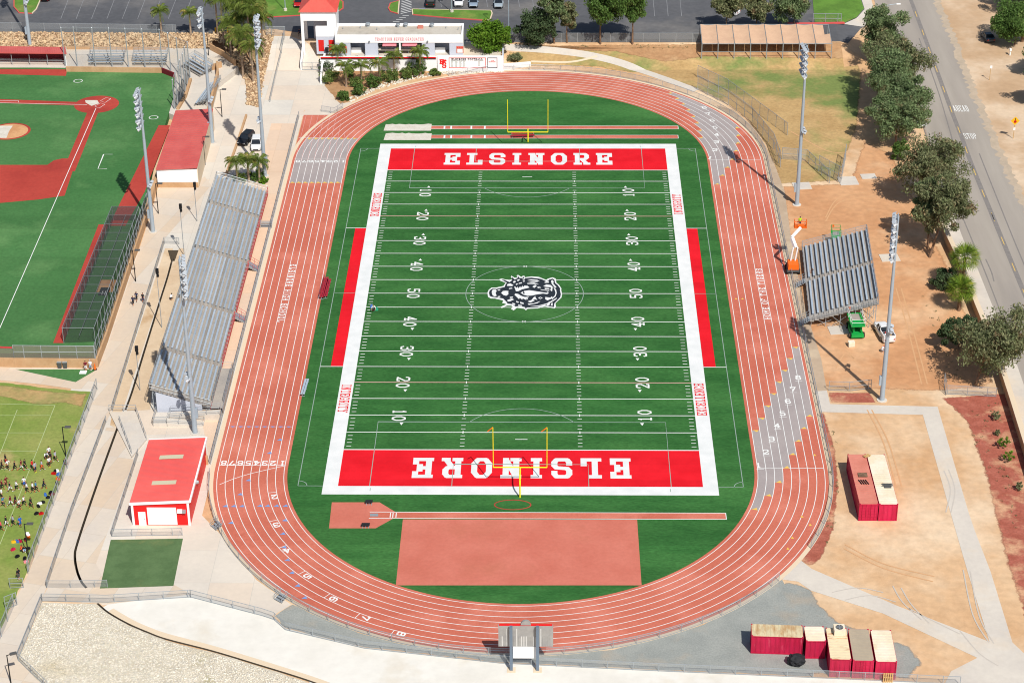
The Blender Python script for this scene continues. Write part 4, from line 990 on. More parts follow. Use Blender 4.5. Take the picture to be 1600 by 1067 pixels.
# ------------------------------------------------------------------ fences
def post_mesh(h, r):
    def f():
        m = MB(); m.tube((0, 0, 0), (0, 0, h), r, n=6); m.tube((0, 0, h), (0, 0, h + .05), r * 1.2, r * .3, n=6)
        return mesh_of(m, MATS['galv'], 'post')
    return shared(('post', round(h, 2), r), f)
def fence(name, label, pts, h, sp=3.0, fabric='chain_link', r=0.04, group=None, mid=False, low=False, closed=False, cat='fence'):
    pts = [Vector((p[0], p[1], p[2] if len(p) > 2 else 0.0)) for p in pts]
    root = thing(name, label, cat, pts[0], 0, group); o = pts[0]
    pm = post_mesh(h, r); acc = 0.0; nxt = 0.0; rl_ = MB(); rm2 = MB(); rb2 = MB(); fb = MB()
    for a, b in zip(pts[:-1], pts[1:]):
        L_ = (b - a).length
        while nxt <= acc + L_ + 1e-6:
            q = a + (b - a) * ((nxt - acc) / max(L_, 1e-6)); place('post', pm, root, q - o); nxt += sp
        acc += L_
        rl_.tube(a + Vector((0, 0, h)), b + Vector((0, 0, h)), r * .8, n=5, cap=False)
        if mid: rm2.tube(a + Vector((0, 0, h * .5)), b + Vector((0, 0, h * .5)), r * .8, n=5, cap=False)
        if low: rb2.tube(a + Vector((0, 0, .1)), b + Vector((0, 0, .1)), r * .8, n=5, cap=False)
        if fabric: fb.add([a + Vector((0, 0, .04)), b + Vector((0, 0, .04)), b + Vector((0, 0, h)), a + Vector((0, 0, h))], [(0, 1, 2, 3)])
    place('post', pm, root, pts[-1] - o)
    rl_.build('top_rail', MATS['galv'], root)
    if mid: rm2.build('mid_rail', MATS['galv'], root)
    if low: rb2.build('bottom_rail', MATS['galv'], root)
    if fabric: fb.build('fence_mesh', MATS[fabric], root)
    return root
def P3(a, b, dz=0.0): return P(a, b, dz)
def seq(*pts): return [P(*q) for q in pts]
FG = 'chain link fences round the stadium'
def ring_pts(u0, u1, r=42.0, n=60): return [(*upos(r, u0 + (u1 - u0) * k / n), 0.0) for k in range(n + 1)]
us = uinv(*P(1236, 893)[:2]); us2 = uinv(*P(1252, 872)[:2])
fence('track_fence', 'low chain link fence round the bottom curve of the running track', ring_pts(3.02, us - .02, n=50), 1.15, 3.0, 'chain_link', .045, FG, low=True)
fence('track_fence', 'low chain link fence along the right straight of the track', ring_pts(us2 - 4 + .02, 1.0, n=40), 1.15, 3.0, 'chain_link', .045, FG, low=True)
fence('track_fence', 'low chain link fence round the upper right curve of the track', ring_pts(1.0, 1.62, n=40), 1.15, 3.0, 'chain_link', .045, FG, low=True)
fence('track_fence', 'low chain link fence along the left straight before the long bleachers', [(-42.2, 69, 0), (-42.2, -S0, 0)], 1.15, 3.0, 'chain_dense', .045, FG, low=True)
fence('yard_fence', 'low chain link fence below the track along the white concrete apron', seq((298, 933), (410, 962), (428, 968), (446, 984), (570, 1013), (780, 1036), (1000, 1047), (1300, 1060), (1400, 1064.5), (1500, 1069)), 1.15, 3.0, 'chain_link', .045, FG, low=True)
fence('basin_fence', 'low chain link fence above the pale stone basin', seq((66, 939), (168, 941), (298, 933)), 1.15, 3.0, 'chain_link', .045, FG, low=True)
fence('basin_fence', 'low chain link fence down the left side of the stone basin', seq((66, 939), (28, 1031), (75, 1076)), 1.15, 3.0, 'chain_link', .045, FG, low=True)
fence('field_fence', 'chain link fence between the practice grass and the left walkway', seq((152, 609), (88, 778), (44, 896)), 1.9, 3.0, 'chain_link', .05, FG)
fence('field_fence', 'chain link fence at the lower left beyond the open gates', seq((22, 948), (0, 1000), (-20, 1045)), 1.9, 3.0, 'chain_link', .05, FG)
fence('field_gate', 'open chain link gate leaf standing beside the person in dark clothes', seq((16, 919), (37, 918)), 1.5, 2.2, 'netting', .045, FG, mid=True, low=True, cat='gate')
fence('field_gate', 'open chain link gate leaf angled over the grass edge, nearest the bottom corner', seq((9, 952), (27, 945)), 1.9, 2.2, 'netting', .045, FG, mid=True, low=True, cat='gate')
fence('channel_fence', 'low chain link fence along the left bank of the lower channel', seq((166, 660), (113, 800), (73, 918)), 1.1, 3.0, 'chain_dense', .04, FG)
fence('channel_fence', 'short low fence closing the lower end of the channel', seq((73, 918), (121, 918), (168, 917)), 1.1, 3.0, 'chain_link', .04, FG)
fence('channel_fence', 'low chain link fence between the upper walkway and the bleacher channel', seq((257, 381), (176, 642)), 1.2, 3.0, 'chain_dense', .04, FG)
fence('channel_fence', 'short fence across the top end of the bleacher channel', seq((257, 381), (280, 382)), 1.2, 2.0, 'chain_link', .04, FG)
fence('culvert_rail', 'pipe rail at the upper edge of the culvert slab', seq((171, 643), (213, 643)), 1.1, 2.0, None, .04, FG, mid=True, cat='railing')
fence('culvert_rail', 'rail down the left edge of the culvert slab', seq((187, 660), (206, 711)), 1.1, 2.0, 'chain_link', .04, FG, cat='railing')
fence('culvert_rail', 'rail down the right edge of the culvert slab beside the red shed', seq((213, 645), (229, 688)), 1.1, 2.0, 'chain_link', .04, FG, cat='railing')
fence('shed_fence', 'low chain link fence in front of the red shed', seq((175, 838), (285, 836)), 1.1, 2.6, 'chain_link', .04, FG, mid=False, low=True)
fence('shed_fence', 'low chain link fence left of the red shed', seq((216, 712), (175, 838)), 1.1, 2.6, 'chain_dense', .04, FG)
fence('lot_fence', 'tall chain link fence on the rocks at the edge of the upper left car park', seq((-30, 50), (0, 50), (275, 53.5)), 1.9, 3.2, 'chain_link', .05, FG)
fence('lot_fence', 'tall chain link fence under the trees between bank and car park', seq((800, 66.5), (945, 66.5), (1098, 66.5)), 1.9, 3.2, 'chain_dense', .05, FG)
fence('ramp_fence', 'chain link fence beside the entry ramp left of the tower', seq((440, 84), (446, 56), (416, 56)), 1.9, 2.5, 'chain_link', .05, FG)
fence('ramp_rail', 'handrail down the left side of the entry ramp', seq((440, 84), (422, 160)), 1.0, 2.0, 'chain_link', .04, FG, cat='railing')
fence('corner_rail', 'short barrier fence at the track corner below the planting bed', seq((503, 175), (523, 178), (536, 170)), 1.2, 1.8, 'chain_link', .04, FG)
fence('ball_fence', 'tall chain link fence of the small diamond, beside the path end', seq((1090, 141), (1140, 166), (1175, 192)), 2.9, 3.0, 'chain_link', .05, FG, mid=True)
fence('ball_fence', 'tall chain link fence of the small diamond along the track path', seq((1175, 192), (1208, 232), (1219, 262)), 2.9, 3.0, 'chain_dense', .05, FG, mid=True)
fence('ball_fence', 'tall chain link fence on the right of the small diamond', seq((1222, 249), (1260, 252), (1296, 286)), 2.2, 2.6, 'chain_link', .05, FG, mid=True)
fence('ball_fence', 'tall chain link panel at the dirt edge of the small diamond', seq((1279, 268), (1314, 287), (1321, 250)), 3.0, 2.6, 'chain_link', .05, FG, mid=True)
fence('ball_fence', 'long chain link fence crossing the dry grass of the small diamond', seq((1090, 121), (1135, 142), (1184, 178), (1230, 212)), 2.4, 3.0, 'chain_link', .05, FG)
fence('yard_barrier', 'loose chain link panels standing by the right light pole', seq((1295, 610), (1328, 611), (1361, 607)), 1.5, 2.9, 'netting', .045, FG, low=True, mid=True)
fence('yard_gate', 'open chain link gate beside the road wall', seq((1478, 617), (1475, 600)), 1.8, 2.0, 'chain_link', .045, FG, low=True, cat='gate')
fence('yard_gate', 'long chain link gate meeting the road wall above the red mulch', seq((1480, 616), (1520, 618), (1556, 620)), 1.5, 2.8, 'chain_link', .045, FG, low=True, mid=True, cat='gate')
fence('lawn_gate', 'grey pipe gate before the bright lawn at the top', seq((1270, 36.5), (1314, 37)), 2.0, 2.5, 'netting', .06, FG, mid=True, cat='gate')

# ------------------------------------------------------------------ walls
def wall(name, label, pts, h, th, mat, group=None, z0=None, cat='wall', base=0.0):
    pts = [Vector(p) for p in pts]; root = thing(name, label, cat, pts[0], 0, group)
    for a, b in zip(pts[:-1], pts[1:]):
        za = a.z if z0 is None else z0; zb = b.z if z0 is None else z0
        d = (b - a); d.z = 0; d.normalize(); n = Vector((-d.y, d.x, 0)) * (th / 2)
        m = MB()
        m.hexa([a + n + Vector((0, 0, za - a.z - .3)), b + n + Vector((0, 0, zb - b.z - .3)), b - n + Vector((0, 0, zb - b.z - .3)), a - n + Vector((0, 0, za - a.z - .3))][::-1],
               [a + n + Vector((0, 0, za - a.z + h)), b + n + Vector((0, 0, zb - b.z + h)), b - n + Vector((0, 0, zb - b.z + h)), a - n + Vector((0, 0, za - a.z + h))][::-1])
        m.build('wall_run', MATS[mat], root)
    return root
rw = seq((1462, 335), (1478, 378), (1498, 420), (1525, 490), (1556, 566), (1580, 640), (1620, 770))
w_ = wall('road_wall', 'long tan block wall along the left side of the road', rw, 1.7, 0.45, 'block_wall')
c_ = MB()
for a, b in zip(rw[:-1], rw[1:]): c_.bar(a + Vector((0, 0, 1.76)), b + Vector((0, 0, 1.76)), .75, .12)
c_.build('coping', MATS['curb'], w_)
kb = MB()
for a, b in zip(rw[:-1], rw[1:]): kb.bar(a + Vector((1.7, .2, .1)), b + Vector((1.7, .2, .1)), 2.4, .16)
o = kb.build('roadside_pavement', MATS['concrete_path']); o['kind'] = 'structure'
wall('planter_curb', 'low tan kerb wall between the plaza and the walkway above the bleachers', seq((385, 182), (372, 222), (353, 276)), .45, .35, 'block_wall')
# baseball retaining walls with fences on top
def bq(a, b, z=BZ): return PZ(a, b, z)
e0 = [bq(245, 288, 0), bq(232, 335, 0), bq(197, 440, 0), bq(166, 534, 0), bq(151, 574, 0)]
wall('terrace_wall', 'tan block retaining wall between the baseball terrace and the left walkway', e0, 1.5, 0.5, 'block_wall')
wall('terrace_wall', 'tan block wall at the near end of the baseball terrace', [bq(150, 574, 0), bq(24, 573, 0), bq(-60, 570, 0)], 1.5, 0.4, 'block_wall')
up = Vector((0, 0, 1.5))
fence('bullpen_fence', 'dark meshed fence on the wall beside the bullpen', [p + up for p in e0[1:]], 2.4, 2.4, 'chain_dark', .05, FG, mid=True)
nf = [bq(150, 574, 0) + up, bq(24, 573, 0) + up]
fence('outfield_fence', 'windscreened fence on the near terrace wall', nf, 2.1, 2.6, 'windscreen', .06, FG, mid=True)
lowf = fence('outfield_fence', 'lower windscreened fence with a red cap at the left edge', [bq(24, 573, 0) + up, bq(-40, 571, 0) + up], 1.7, 2.6, 'windscreen', .06, FG)
m = MB(); a, b = bq(24, 573, 0) + up + Vector((-.1, 0, 1.75)), bq(-40, 571, 0) + up + Vector((0, 0, 1.75)); m.bar(a, b, .2, .16)
m.build('fence_cap', MATS['rail_red'], lowf)
# bullpen cage
cg = thing('bullpen_cage', 'long dark chain link bullpen cage along the edge of the baseball field', 'cage', bq(166, 470))
lft = lambda t: bq(177 + (100 - 177) * t, 345 + (536 - 345) * t)
rgt = lambda t: bq(219 + (150 - 219) * t, 345 + (534 - 345) * t)
n = 14; ch = 2.6
pmc = post_mesh(ch, .05)
for k in range(n + 1):
    t_ = k / n; a, b = lft(t_), rgt(t_)
    b = Vector((a.x + (b.x - a.x), a.y, a.z))
    for q in (a, b): place('post', pmc, cg, q - ORG[cg.name])
    m = MB(); m.tube(a + Vector((0, 0, ch)), b + Vector((0, 0, ch)), .045, n=5); m.build('cross_rail', MATS['galv'], cg)
def cage_face(p, q, mat):
    m = MB(); m.add([p + Vector((0, 0, .03)), q + Vector((0, 0, .03)), q + Vector((0, 0, ch)), p + Vector((0, 0, ch))], [(0, 1, 2, 3)]); m.build('cage_mesh', MATS[mat], cg)
cage_face(lft(0), lft(1), 'chain_dark'); cage_face(rgt(0), rgt(1), 'chain_dark'); cage_face(lft(0), rgt(0), 'chain_dark'); cage_face(lft(1), rgt(1), 'chain_dark')
m = MB(); m.tube(lft(0) + Vector((0, 0, ch)), lft(1) + Vector((0, 0, ch)), .05, n=5); m.tube(rgt(0) + Vector((0, 0, ch)), rgt(1) + Vector((0, 0, ch)), .05, n=5)
c0 = (lft(0) + rgt(0)) / 2; c1 = (lft(1) + rgt(1)) / 2; m.tube(c0 + Vector((0, 0, 1.2)), c1 + Vector((0, 0, 1.2)), .04, n=5)
m.build('long_rail', MATS['galv'], cg)
m = MB(); m.add([lft(0) + Vector((0, 0, ch + .05)), rgt(0) + Vector((0, 0, ch + .05)), rgt(1) + Vector((0, 0, ch + .05)), lft(1) + Vector((0, 0, ch + .05))], [(0, 1, 2, 3)]); m.build('roof_mesh', MATS['chain_dark'], cg)
q = bq(167, 447); m = MB(); m.box(q + Vector((0, 0, .02)), (2.6, 4.0, .04)); tag(m.build('bullpen_mound', MATS['mound_clay']), 'worn clay pitching mound inside the bullpen cage', 'mound')
q = bq(163, 456); m = MB(); m.box(q + Vector((0, 0, .06)), (1.5, 2.6, .05)); bm_ = tag(m.build('pitching_mat', MATS['black_soft']), 'black pitching mat with white marks inside the bullpen', 'mat')
m = MB(); m.box(q + Vector((-.2, -.5, .1)), (.1, 1.2, .02)); m.box(q + Vector((.25, -.5, .1)), (.1, 1.2, .02)); m.build('mat_mark', MATS['line_white'], bm_)
# backstop poles and netting
bs = thing('backstop', 'tall backstop of galvanised poles and netting round home plate', 'backstop', bq(252, 108))
bp = [((102, 104), 43.5), ((121, 104), 43), ((149.5, 105), 44), ((175.5, 105), 44.5), ((201, 105.5), 45), ((227, 106), 46), ((254, 108), 46.5), ((267, 111), 52), ((280, 116), 60)]
pts_ = []
for (a, b), ty in bp:
    q = bq(a, b); h = tall(q, ty); pts_.append((q, h)); m = MB(); m.tube(q, q + Vector((0, 0, h)), .11, .09, n=8); m.tube(q + Vector((0, 0, h)), q + Vector((0, 0, h + .15)), .14, .03, n=8)
    m.build('backstop_pole', MATS['galv'], bs)
bp2 = [((297, 121), 66), ((293, 135), 74), ((290, 146), 84), ((286, 153), 94), ((283, 160), 103), ((278, 166), 113), ((273, 171), 125)]
for (a, b), ty in bp2:
    q = bq(a, b); h = tall(q, ty); pts_.append((q, h)); m = MB(); m.tube(q, q + Vector((0, 0, h)), .11, .09, n=8); m.tube(q + Vector((0, 0, h)), q + Vector((0, 0, h + .15)), .14, .03, n=8)
    m.build('backstop_pole', MATS['galv'], bs)
nm = MB(); rm_ = MB()
for k, ((a, ha), (b, hb)) in enumerate(zip(pts_[:-1], pts_[1:])):
    nm.add([a, b, b + Vector((0, 0, hb)), a + Vector((0, 0, ha))], [(0, 1, 2, 3)])
    rm_.tube(a + Vector((0, 0, ha)), b + Vector((0, 0, hb)), .03, n=5, cap=False)
nm.build('net', MATS['netting'], bs); rm_.build('net_cable', MATS['galv'], bs)
nm2 = MB()
for (a, ha), (b, hb) in zip(pts_[9:-1], pts_[10:]): nm2.add([a + Vector((-.05, 0, 0)), b + Vector((-.05, 0, 0)), b + Vector((-.05, 0, 3.2)), a + Vector((-.05, 0, 3.2))], [(0, 1, 2, 3)])
nm2.build('backstop_mesh', MATS['chain_dark'], bs)
wall('backstop_wall', 'low tan wall behind home plate', [bq(104, 112), bq(253, 114)], 1.0, 0.3, 'block_wall')
wall('backstop_wall', 'dark red padded panel at the corner behind home plate', [bq(253.5, 114), bq(272, 121.5)], 1.0, 0.3, 'dugout_dark')
wall('backstop_wall', 'low tan wall under the right side of the backstop', [bq(298, 126), bq(290, 152), bq(278, 172)], 0.5, 0.5, 'block_wall')
wall('stand_wall', 'tan wall behind the small bleachers on the baseball side', [bq(340, 108), bq(341, 122), bq(330, 168), bq(322, 195)], 1.6, 0.4, 'block_wall')
wall('stand_wall', 'short angled tan wall by the baseball entrance', [bq(331, 110), bq(346, 105)], 1.1, 0.4, 'block_wall')
wall('stand_wall', 'low tan wall behind the far small bleachers', [bq(105, 77), bq(260, 78)], .5, 0.4, 'block_wall')
wall('ramp_wall', 'pale tan retaining wall below the boulders near the palms', [bq(329, 78), bq(348, 88), bq(368, 103)], 1.2, 0.35, 'block_wall')
# spectators' paving on the terrace
m = MB(); m.prism([tuple(bq(*c)[:2]) for c in ((-60, 106), (105, 106.5), (253, 114.5), (273, 121.5), (272, 150), (264, 177), (322, 200), (340, 130), (372, 105), (328, 76), (290, 72), (-60, 74))], -.5, BZ - .012)
o = m.build('spectator_terrace', MATS['concrete_path']); o['kind'] = 'structure'

# ------------------------------------------------------------------ dugouts
def dugout(label, c, name='dugout'):
    """c: roof corners in picture order near-left, near-right, far-right, far-left at roof height"""
    zr = BZ + 2.7; q = [PZ(a, b, zr) for a, b in c]
    root = thing(name, label, 'dugout', (q[0].x, q[0].y, BZ - 1.2 if c[0][0] > 100 else BZ))
    return root, q, zr
root, q, zr = dugout('red roofed dugout beside the left walkway, roof sloping to the field', ((243, 262), (308, 262), (333, 170), (274, 170)))
R_ = MB(); sl = .35
top = [q[0] + Vector((0, 0, -sl)), q[1], q[2], q[3] + Vector((0, 0, -sl))]
R_.hexa([p - Vector((0, 0, .15)) for p in top], top); rf = R_.build('roof', MATS['dugout_roof'], root)
for k in range(1, 30):
    a = top[0].lerp(top[3], k / 30); b = top[1].lerp(top[2], k / 30); m = MB(); m.bar(a + Vector((0, 0, .025)), b + Vector((0, 0, .025)), .06, .05); m.build('roof_seam', MATS['dugout_roof'], rf)
ins = .35
def wl(a, b, z0, z1, mat, name): m = MB(); d = (b - a).normalized(); n_ = Vector((-d.y, d.x, 0)) * .1; m.hexa([Vector((*(p)[:2], z0)) for p in (a + n_, b + n_, b - n_, a - n_)][::-1], [Vector((*(p)[:2], z1)) for p in (a + n_, b + n_, b - n_, a - n_)][::-1]); m.build(name, MATS[mat], root)
cx_ = (q[0] + q[2]) / 2
qi = [p + (cx_ - p).normalized() * ins for p in q]
wl(qi[0], qi[1], 1.0, zr - .4, 'white_paint', 'end_wall'); wl(qi[0], qi[1] + Vector((.02, 0, 0)), -.3, 1.0, 'block_wall', 'wall_base')
wl(qi[1], qi[2], -.3, zr - .2, 'curb', 'back_wall'); wl(qi[3], qi[2], 1.0, zr - .4, 'white_paint', 'end_wall')
for k in range(6):
    p = qi[0].lerp(qi[3], k / 5); m = MB(); m.tube(Vector((p.x, p.y, BZ)), Vector((p.x, p.y, zr - .5)), .06, n=6); m.build('roof_post', MATS['galv'], root)
m = MB(); a, b = qi[0].lerp(qi[1], .75), qi[3].lerp(qi[2], .75); m.bar(Vector((a.x, a.y, BZ + .45)), Vector((b.x, b.y, BZ + .45)), .5, .06); m.build('bench', MATS['galv'], root)

root, q, zr = dugout('red roofed open dugout on the far side of home plate', ((-40, 82), (104, 83.5), (102, 74), (-40, 72)))
R_ = MB(); R_.hexa([p - Vector((0, 0, .2)) for p in q], q); rf = R_.build('roof', MATS['dugout_roof'], root)
for k in range(0, 40):
    a = q[0].lerp(q[1], k / 40); b = q[3].lerp(q[2], k / 40); m = MB(); m.bar(a + Vector((0, 0, .025)), b + Vector((0, 0, .025)), .06, .05); m.build('roof_seam', MATS['dugout_roof'], rf)
f0, f1 = q[0] + Vector((0, .4, 0)), q[1] + Vector((-.5, .4, 0)); b0, b1 = q[3] + Vector((0, -.1, 0)), q[2] + Vector((-.4, -.1, 0))
wl(b0, b1, BZ - .3, zr - .25, 'dugout_dark', 'back_wall'); wl(f1 + Vector((.1, 0, 0)), b1 + Vector((.1, 0, 0)), BZ - .3, zr - .25, 'white_paint', 'end_wall')
for k in range(6):
    p = f1.lerp(f0, k / 5.0); m = MB(); m.tube(Vector((p.x, p.y, BZ)), Vector((p.x, p.y, zr - .2)), .06, n=6); m.build('roof_post', MATS['galv'], root)
for dz_ in (.6, 1.0): m = MB(); m.tube(Vector((f0.x, f0.y, BZ + dz_)), Vector((f1.x, f1.y, BZ + dz_)), .04, n=5); m.build('front_rail', MATS['galv'], root)
m = MB(); a, b = b0 + Vector((0, -.6, 0)), b1 + Vector((0, -.6, 0)); m.bar(Vector((a.x, a.y, BZ + .45)), Vector((b.x - .3, b.y, BZ + .45)), .4, .06); m.build('bench', MATS['galv'], root)
m = MB(); m.prism([tuple(p[:2]) for p in (f0 + Vector((0, -1.2, 0)), f1 + Vector((.1, -1.2, 0)), f1 + Vector((.1, 2.6, 0)), f0 + Vector((0, 2.6, 0)))], BZ - .1, BZ + .02); m.build('floor_slab', MATS['concrete_path'], root)

# small spectator bleachers
def small_stand(label, loc, rz, rows=5, length=6.8):
    r = thing('small_bleachers', label, 'bleachers', loc, rz, 'small spectator bleachers at the baseball field')
    for i in range(rows):
        x = i * .62; z = .25 + i * .3
        MB().mm(x, x + .3, 0, length, z - .04, z).build('footboard', MATS['alu_deck'], r, True)
        MB().mm(x + .32, x + .6, 0, length, z + .36, z + .41).build('seat_plank', MATS['alu_seat'], r, True)
    for yy in (.4, length / 2, length - .4):
        f = MB(); f.bar((0, yy, .1), (rows * .62, yy, .15 + (rows - 1) * .3), .06, .08)
        for i in range(rows): f.mm(i * .62 + .4, i * .62 + .46, yy - .03, yy + .03, 0, .58 + i * .3)
        f.build('support_frame', MATS['galv'], r, True)
    xe = rows * .62; ze = .25 + (rows - 1) * .3
    rail(r, [(xe, 0, ze), (xe, length, ze)], 1.1, 'galv', fabric='chain_link')
    rail(r, [(1.2, 0, .8), (xe, 0, ze)], 1.0, 'galv', fabric='chain_link'); rail(r, [(1.2, length, .8), (xe, length, ze)], 1.0, 'galv', fabric='chain_link')
    return r
small_stand('small aluminium bleachers behind home plate, nearer the dugout', bq(193, 103), math.pi / 2, 5, 6.8)
small_stand('small aluminium bleachers behind home plate, nearer the boulder corner', bq(260, 103), math.pi / 2, 5, 6.6)
small_stand('small aluminium bleachers set at an angle by the tan wall', bq(312, 121), math.radians(38), 5, 7.0)
small_stand('small aluminium bleachers seen from above beside the red dugout roof', bq(303, 166), math.radians(-8), 4, 10.0)

# ------------------------------------------------------------------ snack bar and ticket tower
TZ = UP + .02
def bbox_part(x0, x1, y0, y1, z0, z1, name, mat, root): m = MB(); m.mm(x0, x1, y0, y1, z0, z1); return m.build(name, MATS[mat], root)
YW = 91.2                                                   # line of the terrace wall
ter = thing('snack_terrace', 'raised concrete terrace with white striped front wall below the snack bar', 'terrace', (-30, YW, 0))
bbox_part(-37.6, -5.6, YW + .32, 100.6, -.3, TZ, 'terrace_slab', 'concrete_path', ter)
bbox_part(-40.3, -17.6, YW, YW + .3, -.3, TZ + .55, 'front_wall', 'white_paint', ter)
m = MB(); m.mm(-40.2, -18.0, YW - .03, YW - .003, TZ + .2, TZ + .46); m.build('red_stripe', MATS['metal_red'], ter)
m = MB(); m.mm(-40.2, -18.0, YW - .03, YW - .003, TZ - .06, TZ + .196); m.build('blue_stripe', MATS['emblem_black'], ter)
sw = thing('sign_wall', 'white wall with team board lettering and red emblem beside the track', 'wall', (-11, YW - .3, 0))
bbox_part(-17.7, -5.0, YW - .32, YW - .02, -.3, TZ + .75, 'wall_panel', 'white_paint', sw)
bbox_part(-5.3, -5.0, YW, 95.2, -.3, TZ + .75, 'return_wall', 'grey_wall', sw)
yf_ = YW - .345
def frame_(x0, x1, z0, z1, mat, w=.1):
    m = MB(); m.mm(x0, x1, yf_ - .02, yf_ + .02, z0, z0 + w); m.mm(x0, x1, yf_ - .02, yf_ + .02, z1 - w, z1); m.mm(x0, x0 + w, yf_ - .02, yf_ + .02, z0 + w, z1 - w); m.mm(x1 - w, x1, yf_ - .02, yf_ + .02, z0 + w, z1 - w); m.build('board_frame', MATS[mat], sw)
frame_(-15.5, -8.4, .75, TZ + .45, 'roof_red'); frame_(-8.1, -6.2, .75, TZ + .45, 'emblem_black')
w_t = 6.0; n_ = text_width('ELSINORE FOOTBALL', 1, 0); g_ = .1; ww = (w_t - g_ * 16) / n_
lettering('sign_letter', 'ELSINORE FOOTBALL', (-15.0, yf_, TZ - .1), (1, 0, 0), (0, 0, 1), (0, -1, 0), ww, .42, .075, g_, 'emblem_black', sw, off=.012)
ln = MB()
for c, x in enumerate((-15.1, -14.3, -13.5, -12.8, -9.9)):
    for k in range(7): ln.mm(x, x + random.uniform(.3, .5), yf_ + .0, yf_ + .015, 1.0 + k * .17, 1.06 + k * .17)
ln.mm(-15.1, -12.3, yf_, yf_ + .015, 2.2, 2.25); ln.mm(-10.6, -8.8, yf_, yf_ + .015, 2.2, 2.25)
ln.build('record_lines', MATS['line_grey'], sw)['kind'] = 'stuff'
lettering('sign_letter', 'CIF', (-7.35, yf_, TZ - .25), (1, 0, 0), (0, 0, 1), (0, -1, 0), .16, .18, .035, .05, 'roof_red', sw, off=.012)
lettering('sign_letter', 'CHAMPIONS'.replace('W', 'V'), (-7.85, yf_, TZ - .5), (1, 0, 0), (0, 0, 1), (0, -1, 0), .11, .2, .035, .04, 'roof_red', sw, off=.012)
for txt, x, z, h in (('E', -17.3, 1.55, 1.0), ('S', -16.85, .75, 1.2)):
    lettering('emblem_letter', txt, (x, yf_, z), (1, 0, 0), (0, 0, 1), (0, -1, 0), .85, h, .24, 0, 'metal_red', sw, off=.012 + (.006 if txt == 'S' else 0))
m = MB(); m.add([(-16.9, yf_ - .02, 1.9), (-16.5, yf_ - .02, 2.45), (-16.1, yf_ - .02, 2.5), (-15.9, yf_ - .02, 2.2), (-16.3, yf_ - .02, 2.0)], [(0, 1, 2, 3, 4)]); m.build('emblem_shape', MATS['metal_red'], sw)
YB = 93.0
zf = TZ + tall((-27, YB, TZ), 55.5); zb = TZ + tall((-27, YB, TZ), 67.5); yb = PZ(620, 37, zf).y
XL, XR = PZ(523, 56, zf).x, PZ(723, 56, zf).x
sn = thing('snack_bar', 'white flat roofed snack bar reading TRADITION NEVER GRADUATES above the track', 'building', (-27, YB, TZ))
bbox_part(XL, XR, YB + .02, YB + .35, zb, zf, 'fascia', 'white_paint', sn)
bbox_part(XL + .02, XR - .35, YB + .36, yb - .32, zf - .75, zf - .45, 'roof', 'roof_flat', sn)
bbox_part(XL, XR, yb - .3, yb, TZ, zf + .02, 'back_wall', 'white_paint', sn)
bbox_part(XR - .33, XR + .01, YB + .36, yb - .31, TZ, zf + .01, 'side_wall', 'white_paint', sn)
bbox_part(XL, XL + .3, YB + .36, yb - .31, TZ, zf + .01, 'side_wall', 'white_paint', sn)
def xp(c): return PZ(c, 78, TZ + 1.5).x
for a, b in ((XL, xp(547)), (xp(570), xp(590)), (xp(659), xp(679)), (xp(702), XR - .02)):
    bbox_part(a, b, YB + .12, YB + 1.6, TZ, zb - .004, 'front_wall', 'grey_wall', sn)
bbox_part(XL + .31, XR - .34, YB + 2.9, YB + 3.1, TZ, zf - .76, 'inner_wall', 'grey_wall', sn)
for a, b in ((xp(547), xp(570)), (xp(679), xp(702))):
    bbox_part(a + .02, b - .9, YB + 1.7, YB + 2.0, TZ, TZ + 1.0, 'counter', 'white_paint', sn)
a, b = xp(590), xp(659); mid_ = (a + b) / 2
bbox_part(mid_ - .15, mid_ + .15, YB + .1, YB + 1.8, TZ, zb - .003, 'pier', 'white_paint', sn)
for x0, x1 in ((a, mid_ - .16), (mid_ + .16, b)):
    bbox_part(x0 + .02, x1 - .02, YB + 1.9, YB + 1.96, TZ + 1.0, zb - .01, 'serving_window', 'glass_dark', sn)
    fr = MB()
    for k in range(4): xx = x0 + .05 + (x1 - x0 - .1) * k / 3; fr.mm(xx - .04, xx + .04, YB + 1.0, YB + 1.08, TZ, zb - .01)
    for zz in (.95, 1.9, 2.6): fr.mm(x0 + .02, x1 - .02, YB + 1.0, YB + 1.07, TZ + zz, TZ + zz + .06)
    fr.build('window_frame', MATS['galv'], sn)
    bbox_part(x0 + .02, x1 - .02, YB + .5, YB + 1.3, TZ + .9, TZ + .97, 'counter', 'concrete_path', sn)
    c = MB(); xa, xb_ = (x0 + .9, x1 - .5) if x0 < mid_ - 1 else (x0 + .3, x1 - .9)
    c.hexa([(xa, YB - .25, zb - .62), (xb_, YB - .25, zb - .62), (xb_, YB + .9, zb - .1), (xa, YB + .9, zb - .1)], [(xa + .1, YB - .3, zb - .5), (xb_ - .1, YB - .3, zb - .5), (xb_, YB + .9, zb + .0 - .02), (xa, YB + .9, zb - .02)])
    c.build('awning', MATS['canopy_pink'], sn)
nT = text_width('TRADITION NEVER GRADUATES', 1, 0); xa, xb_ = PZ(586, 60, zf - .6).x, PZ(662, 60, zf - .6).x; ww = (xb_ - xa - .1 * 24) / nT
lettering('fascia_letter', 'TRADITION NEVER GRADUATES', (xa, YB, zb + .45), (1, 0, 0), (0, 0, 1), (0, -1, 0), ww, .62, .07, .1, 'canopy_pink', sn, off=.0)
